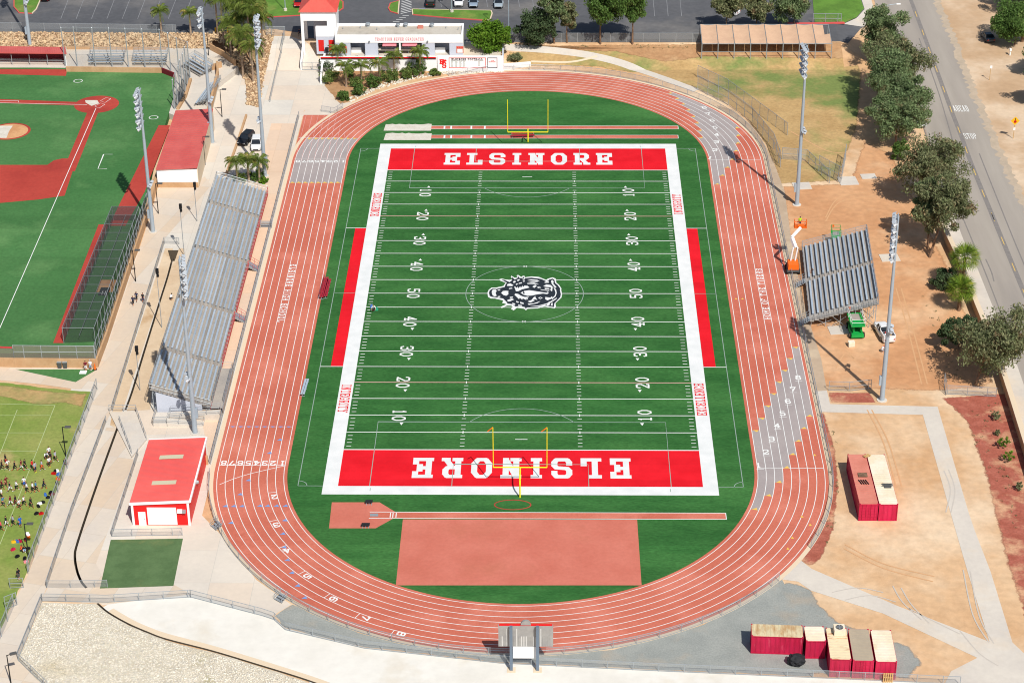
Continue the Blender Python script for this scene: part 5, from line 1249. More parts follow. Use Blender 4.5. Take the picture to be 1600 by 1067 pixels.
for a in (531, 713):
    x = PZ(a, 80, TZ + 1).x; pm_ = MB(); pm_.mm(x, x + 1.4, YB + .06, YB + .1, TZ + .5, TZ + 1.9); o = pm_.build('menu_poster', MATS['container_pink'], sn)
    d_ = MB()
    for k in range(3): d_.mm(x + .15 + k * .42, x + .4 + k * .42, YB + .03, YB + .055, TZ + 1.6, TZ + 1.82)
    d_.build('poster_mark', MATS['metal_red'], o)
    d_ = MB(); d_.mm(x + .2, x + 1.2, YB + .03, YB + .055, TZ + .6, TZ + 1.3); d_.build('poster_photo', MATS['white_paint'], o)
for a, b, s in ((575, 42, 1), (622, 43, .9), (634, 42.5, 1), (675, 43, 1)):
    q = PZ(a, b, zf - .45); v = MB(); v.tube(q, q + Vector((0, 0, .5)), .28 * s, n=10); v.tube(q + Vector((0, 0, .5)), q + Vector((0, 0, .75)), .5 * s, .42 * s, n=10); v.build('roof_vent', MATS['galv'], sn)
for a, b in ((536, 46), (563, 45), (589, 47.5), (697, 45), (716, 47)):
    q = PZ(a, b, zf - .45); v = MB(); v.tube(q, q + Vector((0, 0, .5)), .09, n=6); v.build('vent_pipe', MATS['galv'], sn)
q = PZ(657, 44, zf - .45); v = MB(); v.box(q + Vector((0, 0, .2)), (1.1, .9, .4)); v.build('roof_hatch', MATS['container_pink'], sn)
for a in (577, 668): q = PZ(a, 65, zb + .3); v = MB(); v.tube((q.x, YB - .25, zb + .3), (q.x, YB + .02, zb + .42), .2, .12, n=8); v.build('wall_lamp', MATS['galv'], sn)
# tower
YT = 96.2; xl = PZ(471.5, 26, UP + 6).x; xr = PZ(526, 26, UP + 6).x
ze = TZ + tall((xl, YT, TZ), 19); zbn = TZ + tall((xl, YT, TZ), 33)
tw = thing('ticket_tower', 'white ticket gate tower with red hipped metal roof left of the snack bar', 'tower', ((xl + xr) / 2, YT, TZ))
DT = 6.2
bbox_part(xl, xr, YT, YT + .35, zbn, ze, 'tower_band', 'white_paint', tw); bbox_part(xl, xr, YT + DT - .35, YT + DT, zbn, ze, 'tower_band', 'white_paint', tw)
bbox_part(xl, xl + .35, YT + .36, YT + DT - .36, zbn, ze - .002, 'tower_band', 'white_paint', tw); bbox_part(xr - .35, xr, YT + .36, YT + DT - .36, zbn, ze - .002, 'tower_band', 'white_paint', tw)
bbox_part(xl, xl + .55, YT, YT + .6, 0, zbn - .003, 'pier', 'white_paint', tw); bbox_part(xl, xl + .55, YT + DT - .6, YT + DT, 0, zbn - .003, 'pier', 'white_paint', tw)
bbox_part(xr - 1.7, xr, YT, YT + DT, TZ - .4, zbn - .003, 'tower_wall', 'white_paint', tw)
bbox_part(xl + 1.8, xr - 1.71, YT + DT - .4, YT + DT - .05, TZ - .4, zbn - .003, 'back_wall', 'grey_wall', tw)
ap = ((xl + xr) / 2, YT + DT / 2, ze + 3.0); e = .35
m = MB(); cs = [(xl - e, YT - e, ze + .02), (xr + e, YT - e, ze + .02), (xr + e, YT + DT + e, ze + .02), (xl - e, YT + DT + e, ze + .02)]
m.add(cs + [ap], [(0, 1, 4), (1, 2, 4), (2, 3, 4), (3, 0, 4), (3, 2, 1, 0)]); rf = m.build('roof', MATS['roof_red'], tw)
for k in range(1, 15):
    x = cs[0][0] + (cs[1][0] - cs[0][0]) * k / 15; half = (cs[1][0] - cs[0][0]) / 2; f_ = 1 - abs(x - ap[0]) / half
    m = MB(); m.bar((x, cs[0][1] + .02, ze + .04), (x, cs[0][1] + (ap[1] - cs[0][1]) * f_, ze + .04 + 2.98 * f_), .05, .05); m.build('roof_seam', MATS['roof_red'], rf)
    y = cs[1][1] + (cs[2][1] - cs[1][1]) * k / 15; f_ = 1 - abs(y - ap[1]) / ((cs[2][1] - cs[1][1]) / 2)
    m = MB(); m.bar((cs[1][0] - .02, y, ze + .04), (cs[1][0] + (ap[0] - cs[1][0]) * f_, y, ze + .04 + 2.98 * f_), .05, .05); m.build('roof_seam', MATS['roof_red'], rf)
YR = 95.4; xa, xb_ = PZ(494, 70, TZ + 1.5).x, PZ(523.5, 70, TZ + 1.5).x
rs = thing('restroom_block', 'low white restroom block with two red doors under the tower', 'building', ((xa + xb_) / 2, YR, TZ))
bbox_part(xa, xb_, YR, YT - .02, TZ - .6, TZ + 3.0, 'wall', 'grey_wall', rs); bbox_part(xa - .01, xb_, YR - .02, YT - .03, TZ + 3.003, TZ + 4.9, 'parapet', 'white_paint', rs)
for a, b in ((498, 506.5), (514, 522.5)):
    x0, x1 = PZ(a, 72, TZ + 1).x, PZ(b, 72, TZ + 1).x; d = bbox_part(x0, x1, YR - .06, YR - .005, TZ, TZ + 2.3, 'door', 'door_red', rs); bbox_part(x1 - .2, x1 - .12, YR - .12, YR - .065, TZ + 1.0, TZ + 1.15, 'handle', 'galv', d)
m = MB(); q = PZ(511, 82, TZ); m.tube(q, q + Vector((0, 0, .9)), .32, .38, n=10); tag(m.build('trash_can', MATS['black_soft']), 'black trash can between the red restroom doors', 'trash can')
wall('gate_wall', 'low white wall running down from the tower on the ramp side', seq((475, 72), (473, 92), (471, 110)), 1.5, .35, 'white_paint')
wall('gate_wall', 'low white wall between the entry ramp and the planting bed', seq((508, 96), (504, 112), (502, 131)), 1.6, .35, 'white_paint')
fence('ticket_gate', 'chain link ticket gate with red posts between two white walls', seq((472, 110), (488, 110), (500, 110)), 1.6, 2.0, 'netting', .06, mid=False, low=True, cat='gate')
wall('low_wall', 'low white wall right of the team board above the track', [(-5.0, YW + .6, 0), P(829, 103)], 1.2, .3, 'white_paint', z0=0.0)
for a, b in ((485, 64), (561, 500)): pass

# ------------------------------------------------------------------ red shed
sh = thing('red_shed', 'red metal equipment shed with white trim and roller door at lower left', 'shed', (-46.5, -64.3, 0))
x0, x1, y0, y1, zl, zr_ = -50.3, -42.75, -64.28, -49.0, 3.35, 3.75
m = MB(); m.hexa([(x0, y0, 0), (x1, y0, 0), (x1, y1, 0), (x0, y1, 0)], [(x0, y0, zl), (x1, y0, zr_), (x1, y1, zr_), (x0, y1, zl)]); m.build('wall', MATS['metal_red'], sh)
e = .12; m = MB(); B_ = [(x0 - e, y0 - e, zl + .01), (x1 + e, y0 - e, zr_ + .01), (x1 + e, y1 + e, zr_ + .01), (x0 - e, y1 + e, zl + .01)]
m.hexa(B_, [(p[0], p[1], p[2] + .1) for p in B_]); rf = m.build('roof', MATS['roof_pink'], sh)
for k in range(1, 50):
    y = y0 + (y1 - y0) * k / 50; m = MB(); m.bar((x0 - .1, y, zl + .135), (x1 + .1, y, zr_ + .135), .05, .045); m.build('roof_rib', MATS['roof_pink'], rf)
for y in (-53.6, -59.9):
    m = MB(); a = .3; zc = lambda x: zl + (zr_ - zl) * (x - x0) / (x1 - x0) + .165
    m.hexa([(-48.2, y - .45, zc(-48.2)), (-45.0, y - .45, zc(-45.0)), (-45.0, y + .45, zc(-45.0)), (-48.2, y + .45, zc(-48.2))], [(-48.2, y - .45, zc(-48.2) + .04), (-45.0, y - .45, zc(-45.0) + .04), (-45.0, y + .45, zc(-45.0) + .04), (-48.2, y + .45, zc(-48.2) + .04)]); m.build('skylight', MATS['skylight'], rf)
m = MB(); t_ = .3
m.hexa([(x0 - e - .03, y0 - e - .06, zl - .2), (x1 + e + .03, y0 - e - .06, zr_ - .2), (x1 + e + .03, y0 - e, zr_ - .2), (x0 - e - .03, y0 - e, zl - .2)], [(x0 - e - .03, y0 - e - .06, zl + .2), (x1 + e + .03, y0 - e - .06, zr_ + .2), (x1 + e + .03, y0 - e, zr_ + .2), (x0 - e - .03, y0 - e, zl + .2)]); m.build('trim', MATS['white_paint'], sh)
m = MB(); m.mm(x1 + e + .001, x1 + e + .2, y0 - e - .05, y1 + e + .05, zr_ - .12, zr_ + .21); m.build('trim', MATS['white_paint'], sh)
m = MB(); m.hexa([(x0 - e, y1 + e, zl - .1), (x1 + e, y1 + e, zr_ - .1), (x1 + e, y1 + e + .1, zr_ - .1), (x0 - e, y1 + e + .1, zl - .1)], [(x0 - e, y1 + e, zl + .2), (x1 + e, y1 + e, zr_ + .2), (x1 + e, y1 + e + .1, zr_ + .2), (x0 - e, y1 + e + .1, zl + .2)]); m.build('trim', MATS['white_paint'], sh)
for a in (x0, x1 - .28): bbox_part(a, a + .3, y0 - .05, y0 - .003, 0, (zl if a == x0 else zr_) - .18, 'corner_trim', 'white_paint', sh)
bbox_part(-48.25, -44.45, y0 - .06, y0 - .004, .12, 2.75, 'roller_door', 'white_paint', sh)
d = bbox_part(-49.45, -48.5, y0 - .05, y0 - .004, 0, 2.05, 'door', 'white_paint', sh); bbox_part(-48.72, -48.65, y0 - .1, y0 - .055, .95, 1.1, 'handle', 'galv', d)
bbox_part(-44.3, -43.65, y0 - .35, y0 - .004, 2.05, 2.5, 'air_conditioner', 'white_paint', sh); bbox_part(-43.6, -43.2, y0 - .45, y0 - .004, 2.1, 2.45, 'wall_lamp', 'galv', sh)
for k in range(1, 38):
    x = x0 + (x1 - x0) * k / 38
    if -48.35 < x < -44.4 or x < -48.4: continue
    bbox_part(x - .02, x + .02, y0 - .025, y0 - .002, .05, 2.0 if -44.3 < x < -43.1 else 3.3, 'wall_rib', 'metal_red', sh)
v = MB(); q = P(312, 744, 2.2); v.tube((x1 + .02, -58.0, 2.6), (x1 + .35, -58.0, 2.6), .3, .2, n=10); v.build('wall_lamp', MATS['galv'], sh)
m = MB(); m.prism(px((171, 646), (213, 646), (229, 688), (206, 716)), 0.02, .28); tag(m.build('culvert_slab', MATS['concrete_path']), 'pale concrete culvert slab crossing the channel beside the red shed', 'slab')
wall('shed_wall', 'low tan wall right of the red shed roof by the track', [(-43.0, -49.6, 0), (-41.9 - .6, -49.6, 0)], 1.4, .3, 'block_wall')
# ------------------------------------------------------------------ shade structure at the top
sc = thing('shade_canopy', 'long tan shade cloth canopy on steel posts at the top right', 'canopy', P(1190, 92))
fz = hz(P(1190, 92).y); A, B_ = P(1096, 92), P(1324, 78)
ya = P(1200, 92).y; zc_ = fz + tall((45, ya, fz), 69)
xs = [P(1096 + k * 25.3, 92).x for k in range(9)]
yb_ = ya + 7.2; zb2 = zc_ + 1.2
for k, x in enumerate(xs):
    m = MB(); m.tube((x, ya, fz - .3), (x, ya, zc_), .09, n=6); m.build('post', MATS['galv'], sc)
    m = MB(); m.tube((x, yb_, fz - .3), (x, yb_, zb2), .09, n=6); m.build('post', MATS['galv'], sc)
    m = MB(); m.tube((x, ya, zc_), (x, yb_, zb2), .06, n=5); m.build('rafter', MATS['galv'], sc)
for k, (x, x2) in enumerate(zip(xs[:-1], xs[1:])):
    m = MB(); n = 6
    for i in range(n + 1):
        for j in range(5):
            u_, v_ = i / n, j / 4; sag = -.22 * math.sin(math.pi * u_) + random.uniform(-.02, .02)
            m.v.append((x + .08 + (x2 - x - .16) * u_, ya + .1 + (yb_ - ya - .2) * v_, zc_ + (zb2 - zc_) * v_ + .1 + sag))
    for i in range(n):
        for j in range(4):
            if k == 7 and j > 1 and i > 3: continue
            m.f.append((i * 5 + j, (i + 1) * 5 + j, (i + 1) * 5 + j + 1, i * 5 + j + 1)); m.m.append(0)
    m.build('shade_panel', MATS['shade_cloth'], sc, smooth=True)
m = MB(); m.mm(xs[0], xs[-1], yb_ + .1, yb_ + .14, fz, fz + 2.2); m.build('shadow_sheet', MATS['black_soft'], sc)  # black sheet added to stand in for the shadow beneath the canopy
m = MB(); m.tube((xs[0], ya, zc_), (xs[-1], ya, zc_), .07, n=5); m.tube((xs[0], ya, fz + 1.4), (xs[-1], ya, fz + 1.4), .05, n=5); m.tube((xs[0], yb_, zb2), (xs[-1], yb_, zb2), .07, n=5); m.build('long_rail', MATS['galv'], sc)

# ------------------------------------------------------------------ goal posts
def goal(label, x, y, s):
    g = thing('goal_post', label, 'goal post', (x, y, 0), 0, 'yellow football goal posts')
    m = MB(); prev = Vector((0, 0, 0)); pts = [(0, 0, 0), (0, 0, 2.0), (0, s * .25, 2.55), (0, s * .9, 2.95), (0, s * 2.55, 3.05)]
    for a, b in zip(pts[:-1], pts[1:]): m.tube(a, b, .11, n=10)
    m.build('gooseneck', MATS['goal_yellow'], g, True)
    m = MB(); m.tube((-3.56, s * 2.6, 3.05), (3.56, s * 2.6, 3.05), .08, n=8); m.build('crossbar', MATS['goal_yellow'], g, True)
    for sx in (-1, 1):
        m = MB(); m.tube((sx * 3.56, s * 2.6, 3.05), (sx * 3.56, s * 2.6, 9.25), .06, n=8); u = m.build('upright', MATS['goal_yellow'], g, True)
        if s > 0: m = MB(); m.add([(sx * 3.56, s * 2.6, 9.2), (sx * 3.56, s * 2.6, 9.35), (sx * 3.56 - .35, s * 2.6 - .1, 9.1), (sx * 3.56 - .75, s * 2.6, 8.7), (sx * 3.56 - .72, s * 2.6, 8.55), (sx * 3.56 - .3, s * 2.6 - .1, 8.95)], [(0, 1, 2, 5), (5, 2, 3, 4)]); m.build('wind_ribbon', MATS['lift_orange'], g, True)
    return g
goal('yellow goal post at the near end, nearest the high jump apron', 0, -57.5, 1)
goal('yellow goal post at the far end beside the jump runways', 0, 57.75, -1)

# ------------------------------------------------------------------ floodlight poles
def flood_mesh():
    m = MB(); m.tube((0, 0, 0), (.28, 0, -.12), .2, .36, n=10); m.tube((.28, 0, -.12), (.34, 0, -.145), .37, .37, n=10, mi=1)
    m.box((.30, 0, .27), (.5, .78, .04), R=Matrix.Rotation(.35, 3, 'Y')); m.box((-.12, 0, .02), (.22, .26, .26)); return mesh_of(m, [MATS['flood_white'], MATS['board_bright']], 'floodlight')
FLM = flood_mesh()
def lightpole(label, base, top_y, face, levels=5, low=None, box=True):
    b = Vector(base); h = tall(b, top_y)
    r = thing('light_pole', label, 'light pole', b, 0, 'tall floodlight poles')
    m = MB(); m.tube((0, 0, 0), (0, 0, h * .33), .36, .31, n=14); m.tube((0, 0, h * .33), (0, 0, h * .66), .29, .24, n=14); m.tube((0, 0, h * .66), (0, 0, h), .22, .15, n=14); m.build('pole', MATS['galv_pole'], r, True, smooth=False)
    fx, fy = math.cos(face), math.sin(face); sx, sy = -fy, fx
    for k in range(levels):
        z = h - .3 - k * 1.12; w = 1.5
        m = MB(); m.bar((-sx * w, -sy * w, z), (sx * w, sy * w, z), .12, .14); m.bar((0, 0, z), (fx * .35, fy * .35, z), .1, .1); m.build('crossarm', MATS['galv_pole'], r, True)
        for q in ((-1.35, -.45, .5, 1.4) if k % 2 == 0 else (-1.3, .0, 1.3)):
            place('floodlight', FLM, r, (sx * q + fx * .25, sy * q + fy * .25, z - .25), face + q * .12)
    if low:
        z = low
        m = MB(); m.bar((-sx * .9, -sy * .9, z), (sx * .9, sy * .9, z), .1, .12); m.build('crossarm', MATS['galv_pole'], r, True)
        for q in (-.7, .6): place('floodlight', FLM, r, (sx * q - fx * .2, sy * q - fy * .2, z), face + math.pi)
    if box:
        m = MB(); m.box((fx * .45, fy * .45, 3.2), (.35, .4, 1.5)); m.build('ballast_box', MATS['galv_pole'], r, True)
    m = MB(); m.prism([(.75 * math.cos(k * math.pi / 5), .75 * math.sin(k * math.pi / 5)) for k in range(10)], -.2, .06); m.build('footing', MATS['concrete_path'], r, True)
    return r
lightpole('tall floodlight pole behind the red shed', (-45.46, -41.45, 0), 405, 0.15, 5, 9.0)
lightpole('tall floodlight pole beside the white car on the plaza', P(414, 275), 26, 0.0, 5, 10.5)
lightpole('tall floodlight pole by the dugout roof', P(332, 223), 14, math.pi, 3, 8.2)
lightpole('tall floodlight pole between bullpen and walkway', P(239, 362), 141, math.pi, 6, 8.5)
lightpole('tall floodlight pole at the near end of the dirt yard, right of the track', P(1378, 625), 338, math.pi - .15, 6, 11.5)
lightpole('tall floodlight pole beside the small diamond, right of the track', P(1245, 320), 71, math.pi + .1, 5, 13.5)
lightpole('tall floodlight pole on the boulders at the top left corner', PZ(47, 72, BZ), -150, math.pi, 3, 9.0)

# ------------------------------------------------------------------ walkway lamps, horn speakers, signs
def walk_lamp(label, c, ty, ang, mat='black', z=0):
    b = P(*c) if z == 0 else PZ(*c, z); h = tall(b, ty)
    r = thing('walkway_lamp', label, 'lamp', b, 0, 'black walkway lamps')
    m = MB(); m.tube((0, 0, 0), (0, 0, h), .085, .06, n=8); m.build('pole', MATS[mat], r, True)
    dx, dy = math.cos(ang), math.sin(ang)
    m = MB(); m.bar((0, 0, h - .05), (dx * .5, dy * .5, h), .07); m.build('arm', MATS[mat], r, True)
    m = MB(); m.box((dx * .75, dy * .75, h + .02), (.8, .42, .16), ang); m.build('lamp_head', MATS['steel_dark'], r, True)
    return r
walk_lamp('black lamp post on the practice grass beside the crouching group', (103, 713), 667, 0)
walk_lamp('black lamp post beside the orange water jugs', (45, 871), 818, 0)
walk_lamp('black lamp post at the bottom left corner', (17, 1066), 1023, 0.4)
walk_lamp('black lamp post on the walkway beside the bullpen middle', (212, 440), 391, 0)
walk_lamp('black lamp post on the walkway near the floodlight pole', (247.5, 334), 287, 0)
walk_lamp('black lamp post below the dugout roof edge', (320.5, 258), 214, 0)
walk_lamp('black lamp post near the round pavement left of the boulders', (347, 183), 140, 0)
walk_lamp('dark lamp post beside the pale wall below the palms', (326, 87), 52, 0, z=BZ)
def speaker_pole(label, c, ty):
    b = P(*c); h = tall(b, ty); r = thing('speaker_pole', label, 'speaker pole', b, 0, 'thin speaker poles behind the long bleachers')
    m = MB(); m.tube((0, 0, 0), (0, 0, h), .06, .05, n=6); m.build('pole', MATS['galv'], r, True)
    m = MB(); m.box((.1, 0, h - .3), (.42, .42, .8)); m.box((.15, -.1, h - 1.0), (.34, .32, .36)); m.build('speaker', MATS['black'], r, True)
speaker_pole('thin pole with black speakers behind the near part of the bleachers', (253, 512), 421)
speaker_pole('thin pole with black speakers behind the far part of the bleachers', (288, 400), 320)
speaker_pole('thin pole with grey camera near the wall by the dugout', (308, 346), 286)
speaker_pole('thin pole beside the dark channel end below the bleachers', (219, 610), 542)
s = thing('stop_ahead_sign', 'yellow diamond stop ahead warning sign on the dirt shoulder', 'sign', P(1583, 217))
h = tall(P(1583, 217), 189); m = MB(); m.tube((0, 0, 0), (0, 0, h), .06, n=6); m.build('post', MATS['timber'], s, True)
m = MB(); m.box((0, -.08, h), (1.15, .05, 1.15), R=Matrix.Rotation(math.pi / 4, 3, 'Y')); m.build('sign_plate', MATS['sign_yellow'], s, True)
m = MB(); m.tube((0, -.11, h - .12), (0, -.14, h - .12), .26, n=8); m.build('sign_symbol', MATS['lamp_red'], s, True); m = MB(); m.box((0, -.12, h + .35), (.12, .03, .35)); m.build('sign_symbol', MATS['black'], s, True)
m = MB(); m.box((0, -.06, h * .55), (.35, .04, .5)); m.build('lower_plate', MATS['white_paint'], s, True)
s = thing('marker_sign', 'small white marker sign on a thin post on the dirt shoulder', 'sign', P(1546, 126)); h = tall(P(1546, 126), 105)
m = MB(); m.tube((0, 0, 0), (0, 0, h), .05, n=6); m.build('post', MATS['timber'], s, True); m = MB(); m.box((.05, -.06, h), (.4, .04, .55)); m.build('sign_plate', MATS['white_paint'], s, True)
s = thing('mailbox', 'white mailbox on a post beside the right edge greenery', 'mailbox', P(1578, 87)); m = MB(); m.mm(-.1, .1, -.1, .1, 0, 1.0); m.build('post', MATS['white_paint'], s, True)
m = MB(); m.box((0, 0, 1.2), (.35, .6, .35)); m.build('box', MATS['white_paint'], s, True)
s = thing('street_lamp', 'curved arm street lamp above the roadside trees at the top', 'street lamp', P(1372, 72)); h = tall(P(1372, 72), 8)
m = MB(); m.tube((0, 0, 0), (0, 0, h * .85), .12, .09, n=8); m.build('pole', MATS['galv_pole'], s, True); m = MB()
for a, b in zip([(0, 0, h * .85), (.6, 0, h * .95), (1.6, 0, h * 1.0)], [(.6, 0, h * .95), (1.6, 0, h * 1.0), (3.0, 0, h * 1.02)]): m.tube(a, b, .06, n=6)
m.build('arm', MATS['galv_pole'], s, True); m = MB(); m.box((3.3, 0, h * 1.02), (.8, .3, .16)); m.build('lamp_head', MATS['white_paint'], s, True)
def lot_pole(label, c, ty):
    b = P(*c); h = tall(b, ty); r = thing('lot_lamp', label, 'lamp', b, 0, 'parking lot lamps')
    m = MB(); m.tube((0, 0, .6), (0, 0, h), .1, .07, n=8); m.build('pole', MATS['galv_pole'], r, True)
    m = MB(); m.tube((0, 0, 0), (0, 0, .6), .38, .36, n=10); m.build('base', MATS['concrete_path'], r, True)
    m = MB(); m.box((.5, 0, h), (.9, .4, .16)); m.build('lamp_head', MATS['steel_dark'], r, True)
lot_pole('parking lot lamp on the grass island before the parked cars', (706, 20), -45); lot_pole('parking lot lamp standing right of the round green tree', (795, 58), -60); lot_pole('parking lot lamp on the island left of the tower', (446, 18), -45)
for k, (c, lb) in enumerate((((337, 52), 'yellow bollard on the car park edge, left of the pair'), ((356, 52), 'yellow bollard on the car park edge, right of the pair'))):
    b = P(*c); m = MB(); m.tube(b, b + Vector((0, 0, 1.1)), .14, n=8); m.tube(b + Vector((0, 0, 1.1)), b + Vector((0, 0, 1.2)), .14, .04, n=8); tag(m.build('bollard', MATS['sign_yellow']), lb, 'bollard', 'yellow bollards')

# ------------------------------------------------------------------ car park islands, stall lines
def island(name, pts, red):
    q = [P(*c) for c in pts]; m = MB(); m.prism([p[:2] for p in q], UP - .1, UP + .14); o = m.build(name, MATS['lawn']); o['kind'] = 'structure'
    n = len(q)
    for i in range(n):
        a, b = q[i], q[(i + 1) % n]; k = MB(); k.bar(Vector((a.x, a.y, UP + .07)), Vector((b.x, b.y, UP + .07)), .22, .18); k.build('kerb', MATS['kerb_red' if i in red else 'curb'], o)
island('lawn_island', ((644, 15.5), (767, 17.5), (769, 22), (766, 31), (760, 33), (700, 29), (645, 24)), (5, 4))
island('lawn_island', ((624, 2), (610, 6), (607, 14), (610, 19), (622, 22.5)), (0, 1, 2, 3))
island('lawn_island', ((400, -4), (470, -4), (470, 25), (415, 28), (380, 30), (390, 14)), (2, 3))
island('lawn_island', ((530, 0), (536, 4), (536, 14), (530, 18), (520, 18), (520, 0)), (0, 1, 2))
island('lawn_island', ((22, -6), (66, -6), (57, 15), (50, 22), (30, 21), (22, 12)), (3, 4, 5))
m = MB(); m.prism([p[:2] for p in [P(*c) for c in ((1230, 36.5), (1272, 36.5), (1318, 38), (1320, 40), (1270, 39), (1232, 39))]], UP - .1, UP + .14); o = m.build('kerb', MATS['kerb_red']); o['kind'] = 'structure'
def lotline(a, b, w=.12, mat='stall_paint'): sheet('stall_line', [strip([P(*a), P(*b)], w)], MATS[mat], .012, lot)
for a in range(95, 290, 24): lotline((a, 30), (a + 14, -6))
for a in (665, 690, 712, 736, 762, 788, 812, 834, 1023, 1044, 1065): lotline((a, 26 if a > 1000 else 12), (a - 3, -6))
for k in range(9): lotline((626 + k * .2, 22 - k * 2.6), (643, 20 - k * 2.6 - 2.0), .18, 'line_white')
for k in range(4): lotline((614 + k * 5, 34.5 - k * 3.2), (624 + k * 5, 34.5 - k * 3.2), .15, 'line_white')
sheet('accessible_mark', [px((655, 14), (664, 14), (664, 15.5), (655, 15.5))], MATS['paint_blue'], .014, lot)

# ------------------------------------------------------------------ scoreboard
sb = thing('scoreboard', 'grey backed scoreboard on two steel posts at the bottom of the track', 'scoreboard', (1.0, -94.3, 0))
for x in (-.56, 2.53): m = MB(); m.mm(x - .17, x + .17, -94.45, -94.1, -.2, 6.35); m.build('post', MATS['steel_blue'], sb); m = MB(); m.mm(x - .5, x + .5, -94.8, -93.8, -.2, .05); m.build('footing', MATS['curb'], sb)
yb0 = -93.75
pz = lambda r: tall((1, yb0, 0), r)
XA, XB = -2.05, 4.35; z0, z1, z2 = pz(1009.5), pz(977.5), pz(1027.5)
m = MB(); m.mm(XA, XB, yb0, yb0 + .35, z0, z1); m.build('board', MATS['board_grey'], sb)
for k in range(22):
    x = XA + .1 + k * (XB - XA - .2) / 22; m = MB(); m.mm(x, x + .12, yb0 - .03, yb0 - .003, z0 + .05, z1 - .1 - (1.4 if random.random() < .5 else .3)); m.build('panel_rib', MATS['board_bright' if random.random() < .35 else 'board_grey'], sb)
m = MB(); m.mm(XA + .1, XB - .1, yb0 + .02, yb0 + .33, z1 + .003, z1 + .05); m.build('red_cap', MATS['metal_red'], sb)
m = MB(); m.mm(-.35, 2.35, yb0 - .05, yb0 + .1, z2, z0 - .03); m.build('lower_panel', MATS['white_paint'], sb)
m = MB()
for k in range(9): a0, a1 = math.pi * k / 9, math.pi * (k + 1) / 9; m.prism([(0, 0), (math.cos(a0), math.sin(a0)), (math.cos(a1), math.sin(a1))], 0, .3)
m2 = MB(); m2.add([(1.15 + v[0] * .6, yb0 + v[2], z1 + .1 + v[1] * .62) for v in m.v], m.f); m2.build('top_crest', MATS['board_grey'], sb)

# ------------------------------------------------------------------ shipping containers
def container(label, c, L_, rz, roof, rows=None, doors=True, W_=2.44, H_=2.55, grp='dark red shipping containers'):
    """c: near-left corner; length runs along local +y"""
    r = thing('shipping_container', label, 'container', c, rz, grp)
    def corr(p0, p1, nrm, name):
        m = MB(); d = Vector(p1) - Vector(p0); n = int(d.length / .28); prof = []
        for k in range(n + 1):
            q = Vector(p0) + d * (k / n); off = Vector(nrm) * (-.045 if k % 2 else 0.0); prof.append(q + off)
            if k < n: prof.append(Vector(p0) + d * ((k + .62) / n) + off)
        for a, b in zip(prof[:-1], prof[1:]): m.add([a + Vector((0, 0, .12)), b + Vector((0, 0, .12)), b + Vector((0, 0, H_ - .1)), a + Vector((0, 0, H_ - .1))], [(0, 1, 2, 3)])
        m.build(name, MATS['container_red'], r, True)
    corr((.06, L_ - .05, 0), (.06, .05, 0), (-1, 0, 0), 'side_wall'); corr((W_ - .06, .05, 0), (W_ - .06, L_ - .05, 0), (1, 0, 0), 'side_wall'); corr((W_ - .05, L_ - .06, 0), (.05, L_ - .06, 0), (0, 1, 0), 'end_wall')
    if doors:
        for a in (.1, W_ / 2 + .01):
            m = MB(); m.mm(a, a + W_ / 2 - .11, .04, .09, .14, H_ - .12); d = m.build('door', MATS['container_red'], r, True)
            for q in (.3, .8): m = MB(); m.tube((a + q, .0, .1), (a + q, .0, H_ - .1), .028, n=5); m.build('lock_bar', MATS['container_red'], d, True)
            for q in (.5, .95, 1.4, 1.85, 2.2): m = MB(); m.mm(a + .04, a + W_ / 2 - .15, .015, .038, q, q + .06); m.build('door_rib', MATS['container_red'], d, True)
    else: corr((.05, .06, 0), (W_ - .05, .06, 0), (0, -1, 0), 'end_wall')
    fr = MB()
    for x in (0, W_ - .1):
        for y in (0, L_ - .1): fr.mm(x, x + .1, y, y + .1, 0, H_)
        fr.mm(x, x + .1, .1, L_ - .1, 0, .12); fr.mm(x, x + .1, .1, L_ - .1, H_ - .1, H_ - .003)
    for y in (0, L_ - .1): fr.mm(.1, W_ - .1, y, y + .1, 0, .12); fr.mm(.1, W_ - .1, y, y + .1, H_ - .1, H_ - .003)
    fr.build('frame', MATS['container_red'], r, True)
    for x in (-.01, W_ - .17):
        for y in (-.01, L_ - .17): m = MB(); m.mm(x, x + .18, y, y + .18, H_ - .12, H_ + .04); m.build('corner_casting', MATS['container_red'], r, True)
    m = MB(); n = int(L_ / .5)
    for k in range(n):
        y = .04 + (L_ - .08) * k / n; y2 = .04 + (L_ - .08) * (k + 1) / n; m.mm(.03, W_ - .03, y, y + (y2 - y) * .55, H_ - .02, H_ + .035); m.mm(.03, W_ - .03, y + (y2 - y) * .55, y2, H_ - .02, H_ + .012)
    m.build('roof', MATS[roof], r, True)
    return r
k1 = container('dark red container with faded pink roof, standing alone in the yard left of its pair', (44.05, -62.75, 0), 12.1, .01, 'container_pink')
container('dark red container with cream roof beside the pink roofed one', (46.6, -62.78, 0), 12.1, .01, 'container_cream', doors=False)
container('dark red container with ribbed yellowish rusty roof, lying lengthwise by the gravel', (33.9, -91.2, 0), 6.1, math.pi / 2 - .05, 'container_rust_b', doors=False, W_=2.4)
container('small dark red container with cream roof between long and standing ones', (34.15, -91.85, 0), 2.9, 0, 'container_cream', doors=False, W_=2.35)
container('dark red container with rust streaked cream roof and a cooling unit', (36.6, -95.3, 0), 6.1, -.02, 'container_rust', doors=False)
container('dark red container with flat grey roof in the middle of three', (39.22, -95.5, 0), 6.1, -.02, 'container_grey')
container('dark red container with clean cream roof, nearest the dirt on the right', (41.85, -95.7, 0), 6.1, -.02, 'container_cream', doors=False)
u_ = thing('cooling_unit', 'white rooftop cooling unit on the rust streaked container', 'cooling unit', (38.2, -90.2, 2.6))
